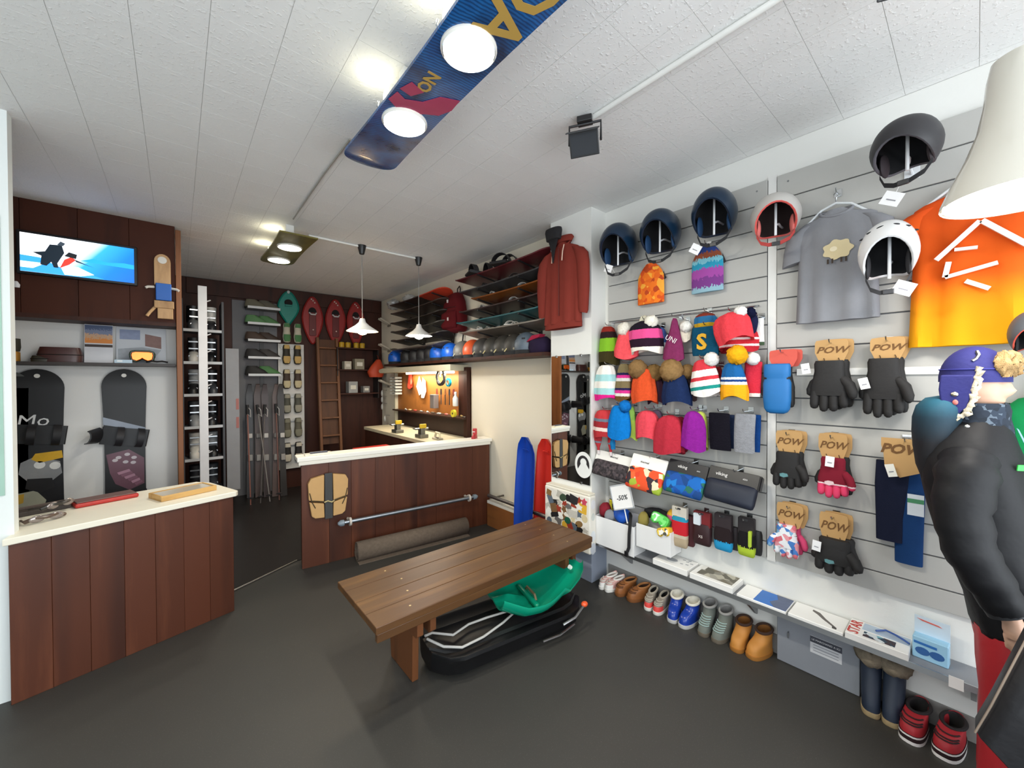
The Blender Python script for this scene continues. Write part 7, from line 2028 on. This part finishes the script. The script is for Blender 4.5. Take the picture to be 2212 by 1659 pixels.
for s_ in (-1, 1):
    pts = [(s_ * .13, .015, 1.235), (s_ * .175, .02, 1.19), (s_ * .205, .030, 1.08), (s_ * .215, .014, .97), (s_ * .205, -.03, .875), (s_ * .195, -.064, .80)]
    ARM[s_] = pts
    g.tube(pts + [(s_ * .192, -.074, .77)], [.045, .048, .042, .038, .032, .024, .022], 14)
    # palm and fingers
    g.tube([(s_ * .192, -.072, .785), (s_ * .19, -.078, .75), (s_ * .187, -.083, .725)], [.020, .026, .022], 12)
    for k, (dy, ln) in enumerate(((-.021, .058), (-.007, .066), (.007, .062), (.020, .048))):
        b = Vector((s_ * .187, -.082 + dy, .730))
        g.tube([b, b + Vector((s_ * -.004, -.004, -ln * .5)), b + Vector((s_ * -.012, -.004, -ln * .85)), b + Vector((s_ * -.018, -.003, -ln))], [.0085, .008, .0075, .006], 10)
    g.tube([(s_ * .186, -.101, .760), (s_ * .178, -.116, .735), (s_ * .170, -.120, .71), (s_ * .166, -.118, .695)], [.010, .0095, .009, .007], 10)
    g.loft([oval(z, y, ry, rx, s_ * xc) for z, y, ry, rx, xc in ((.74, -.10, .07, .07, .07), (.6, -.105, .068, .07, .078), (.42, -.10, .052, .052, .08), (.3, -.095, .05, .048, .082), (.12, -.09, .036, .036, .085), (.05, -.095, .036, .036, .085))])
    g.ell((s_ * .085, -.135, .035), (.042, .105, .034), 14, 8)
b = put('body', g, SKIN, t, 70)
rm = b.modifiers.new('skin', 'REMESH'); rm.mode = 'VOXEL'; rm.voxel_size = .0045; rm.use_smooth_shade = True
sm = b.modifiers.new('relax', 'SMOOTH'); sm.factor = .4; sm.iterations = 2

# jacket
JK = mat('#111114', .58, 0, .2, 12, .8, 22, 0, .25)
jk = put('jacket', G().loft([oval(z, y, ry, rx, 0, 32, 2.4, .018, i) for i, (z, y, ry, rx) in enumerate(((1.355, .0, .07, .075), (1.33, .008, .085, .10), (1.28, .014, .105, .155), (1.22, .013, .12, .178), (1.14, .005, .127, .182), (1.05, -.012, .127, .178), (.98, -.03, .124, .174), (.91, -.05, .121, .172), (.84, -.07, .119, .172), (.77, -.088, .117, .173), (.70, -.10, .116, .175), (.685, -.10, .112, .17)))], (False, True)), JK, t, 70)
for s_ in (-1, 1):
    sp = [Vector(p) for p in ARM[s_]]; rings = []
    rad = [.066, .072, .066, .062, .056, .047]
    fine = []
    for i in range(len(sp) - 1):
        for k in range(4): fine.append((sp[i].lerp(sp[i + 1], k / 4), rad[i] + (rad[i + 1] - rad[i]) * k / 4))
    fine.append((sp[-1], rad[-1]))
    gg = G(); gg.tube([f[0] for f in fine], [f[1] * (1 + .05 * math.sin(i * 2.1)) for i, f in enumerate(fine)], 18)
    sl = put('sleeve', gg, JK, jk, 70)
    put('cuff', G().tube([ARM[s_][-2:][0] and Vector(ARM[s_][-1]) + Vector((0, .012, .02)), Vector(ARM[s_][-1]) + Vector((0, -.002, -.008))], [.047, .046], 18), mat('#1b1c20', .6), jk, 50)
hm = NT('teal_top_fabric'); hs_ = hm.n('ShaderNodeSeparateXYZ'); hm.l(hm.co('Generated'), hs_.inputs[0])
hm.bump(hm.noise(hm.co(), 34, 2), .4, .003)
HOOD = hm.fin(hm.ramp(hs_.outputs[2], [(.45, '#1c1c20'), (.75, '#16303e'), (.95, '#1f5468')]), .7, 0, 0, .3)  # hood colour runs by height from near black to teal at the top
put('hood', G().loft([oval(z, y, ry, rx, 0, 24, 2.2, .02, 4) for z, y, ry, rx in ((1.14, .095, .035, .10), (1.19, .098, .045, .12), (1.25, .098, .054, .13), (1.31, .094, .062, .132), (1.36, .088, .066, .128), (1.40, .08, .064, .115), (1.428, .07, .05, .09), (1.437, .06, .025, .05))]), HOOD, jk, 70)
put('zip_flap', G().loft([[(-.012, -.085 - .0, 1.335), (.012, -.085, 1.335), (.012, -.09, 1.33), (-.012, -.09, 1.33)], [(-.014, -.112, 1.25), (.014, -.112, 1.25), (.014, -.118, 1.25), (-.014, -.118, 1.25)], [(-.014, -.135, 1.1), (.014, -.135, 1.1), (.014, -.141, 1.1), (-.014, -.141, 1.1)]]), mat('#8fb4d8', .5), jk, 0)
lg = put('chest_logo', G().box((0, 0, 0), (.044, .003, .018)), mat('#38c850', .5), jk, 0, loc=(-.118, -.098, 1.225), rot=(R_(8), 0, R_(-48)))
put('chest_logo', G().ell((0, 0, 0), (.008, .003, .006), 10, 6), mat('#2fae46', .5), jk, 60, loc=(-.092, -.112, 1.222), rot=(0, 0, R_(-48)))
put('snap', G().ell((-.088, .02, 1.338), (.006, .008, .008), 10, 6), metal('#b9b9b6'), jk)
# trousers
RED = mat('#a5222a', .45, 0, .12, 9, .4, 26, 0, .5)
tr = put('trousers', G().loft([oval(z, -.10, ry, rx) for z, ry, rx in ((.80, .098, .155), (.72, .105, .165), (.66, .108, .168), (.62, .10, .16))]), RED, t, 70)
for s_ in (-1, 1):
    put('trouser_leg', G().loft([oval(z, y, ry, rx, s_ * xc, 22, 2.2, .025, int(z * 50)) for z, y, ry, rx, xc in ((.70, -.10, .100, .088, .082), (.60, -.102, .098, .090, .088), (.48, -.10, .090, .086, .09), (.36, -.098, .088, .084, .092), (.25, -.096, .088, .084, .094), (.14, -.095, .088, .084, .094), (.07, -.10, .092, .086, .094))]), RED, tr, 70)
    put('side_seam', G().tube([(s_ * .172, -.10, .70), (s_ * .180, -.10, .48), (s_ * .178, -.097, .25), (s_ * .18, -.097, .08)], .0025, 5), mat('#7a151c', .5), tr)
# trapper cap
NV = mat('#1e1f62', .8, 0, .12, 20, .3, 90)
rows = []
for i in range(10):
    ph = R_(3 + 92 * i / 9)
    rows.append([(.088 * math.sin(ph) * math.cos(a), .006 + .084 * math.sin(ph) * math.sin(a), 1.495 + .112 * math.cos(ph)) for a in [2 * PI * k / 28 for k in range(28)]])
cp_ = put('trapper_cap', G().loft(rows), NV, t, 60)
put('seam', G().tube([(.0855 * math.cos(a), .006 + .0815 * math.sin(a), 1.528) for a in [2 * PI * k / 28 for k in range(29)]], .0025, 5, None, False), mat('#2a2c7c', .8), cp_)
for s_ in (-1, 1):
    out = [(.082, 1.51), (.086, 1.46), (.079, 1.40), (.062, 1.376), (.040, 1.378), (.022, 1.40), (.010, 1.45), (.004, 1.51)]
    M_ = Matrix.Rotation(R_(90), 4, 'Z') if False else None
    gg = G(); m_ = len(out)
    vv = [(s_ * (.090 + .004 * (1.5 - z) / .1), y, z) for y, z in out] + [(s_ * .078, y * .97, z) for y, z in out]
    ff = [tuple(range(m_)), tuple(reversed(range(m_, 2 * m_)))] + [(i, m_ + i, m_ + (i + 1) % m_, (i + 1) % m_) for i in range(m_)]
    gg.add(vv, ff); fl = put('ear_flap', gg, NV, cp_, 40, .006, 3)
    rnd = random.Random(12 + s_); path = [Vector((s_ * .086, y, z)) for y, z in ((.084, 1.41), (.070, 1.372), (.048, 1.364), (.026, 1.380), (.010, 1.42), (.000, 1.47), (-.004, 1.51))]
    fine = []
    for i in range(len(path) - 1):
        for k in range(9): fine.append(path[i].lerp(path[i + 1], k / 5))
    put('fur_edge', G().tube([f + Vector((rnd.uniform(-.003, .003), rnd.uniform(-.004, .004), rnd.uniform(-.004, .004))) for f in fine], [.008 + rnd.uniform(-.003, .003) for _ in fine], 8), fur_m('#d8ccb4'), fl, 80)
    put('snap', G().ell((s_ * .094, .048, 1.445), (.004, .009, .008), 10, 6), metal('#c4b8a2'), fl)
    put('snap', G().ell((s_ * .095, .046, 1.418), (.004, .007, .009), 10, 6), mat('#c46a62', .5), fl)
put('clasp', G().tube([(-.055, .0, 1.588), (-.066, -.004, 1.575), (-.070, .002, 1.562), (-.074, .01, 1.555)], .005, 6), metal('#c9c9c4', .25), cp_)
# fur brim
rows = []; rnd = random.Random(33)
for i in range(46):
    a = R_(-146 + 112 * i / 45); c = Vector((.086 * math.cos(a), .010 + .084 * math.sin(a), 1.543))
    d = Vector((math.cos(a), math.sin(a), 0)); e = min(1, min(i, 45 - i) / 6 + .3)
    rows.append([c + d * (.020 * e * math.cos(b) * rnd.uniform(.6, 1.45)) + Vector((rnd.uniform(-.004, .004), rnd.uniform(-.004, .004), .036 * e * math.sin(b) * rnd.uniform(.7, 1.35))) for b in [2 * PI * k / 18 for k in range(18)]])
put('fur_brim', G().loft(rows), fur_m('#b8976a'), cp_, 80)
# neck gaiter
GAI = blotch(['#1f2733', '#232b38', '#1b222c', '#1f2733', '#2a3442', '#56626f'], 70, .85)
put('neck_gaiter', G().loft([oval(z, y, ry, rx, 0, 28, 2.2, .03, i) for i, (z, y, ry, rx) in enumerate(((1.30, .0, .085, .092), (1.33, -.002, .078, .086), (1.36, -.004, .072, .077), (1.39, -.002, .072, .074), (1.412, .0, .073, .073), (1.416, .0, .066, .068)))], (False, False)), GAI, t, 70)

# ---------------------------------------------------------------- black travel bag leaning in front of the dummy
t = thing('travel_bag', 'black travel bag leaning at the lower right corner', 'bag', (1.70, 0, 0), 0)
out = [(-.003, .53), (-.03, .62), (-.10, .88), (-.13, .895), (-.66, .55), (-.70, .5), (-.60, .02), (-.57, .0), (-.53, .015)]
gg = G(); n_ = len(out)
ring_ = lambda x, k: [(x, -.32 + (y + .32) * k, .38 + (z - .38) * k if k < 1 else z) for y, z in out]
rows = [ring_(-.07, .90), ring_(-.055, .97), ring_(-.03, 1.0), ring_(.03, 1.0), ring_(.055, .97), ring_(.07, .90)]
put('body', gg.loft(rows), mat('#17171b', .5, 0, .15, 10, .4, 40), t, 50)
put('piping', G().tube([(-.05, y, z + .002) for y, z in out[:5]], .0025, 6), mat('#8a7a6c', .5), t, 60)
put('handle', G().tube([(0, -.2, .83), (0, -.22, .92), (0, -.36, .82), (0, -.36, .73)], .012, 8), mat('#202024', .6), t, 60)

# green garment on the wall behind the dummy's face
q = Vector((XS - .06, -.30, 1.50))
t = shirt('sweatshirt', 'green sweatshirt on the wall beyond the dummy face', 'sweatshirt', q, .36, .55, cloth('#0f7a44'), .1, True, .035, RWZ, .05, True)
hook('the green sweatshirt', q + Vector((0, 0, .085)), .07, .06)
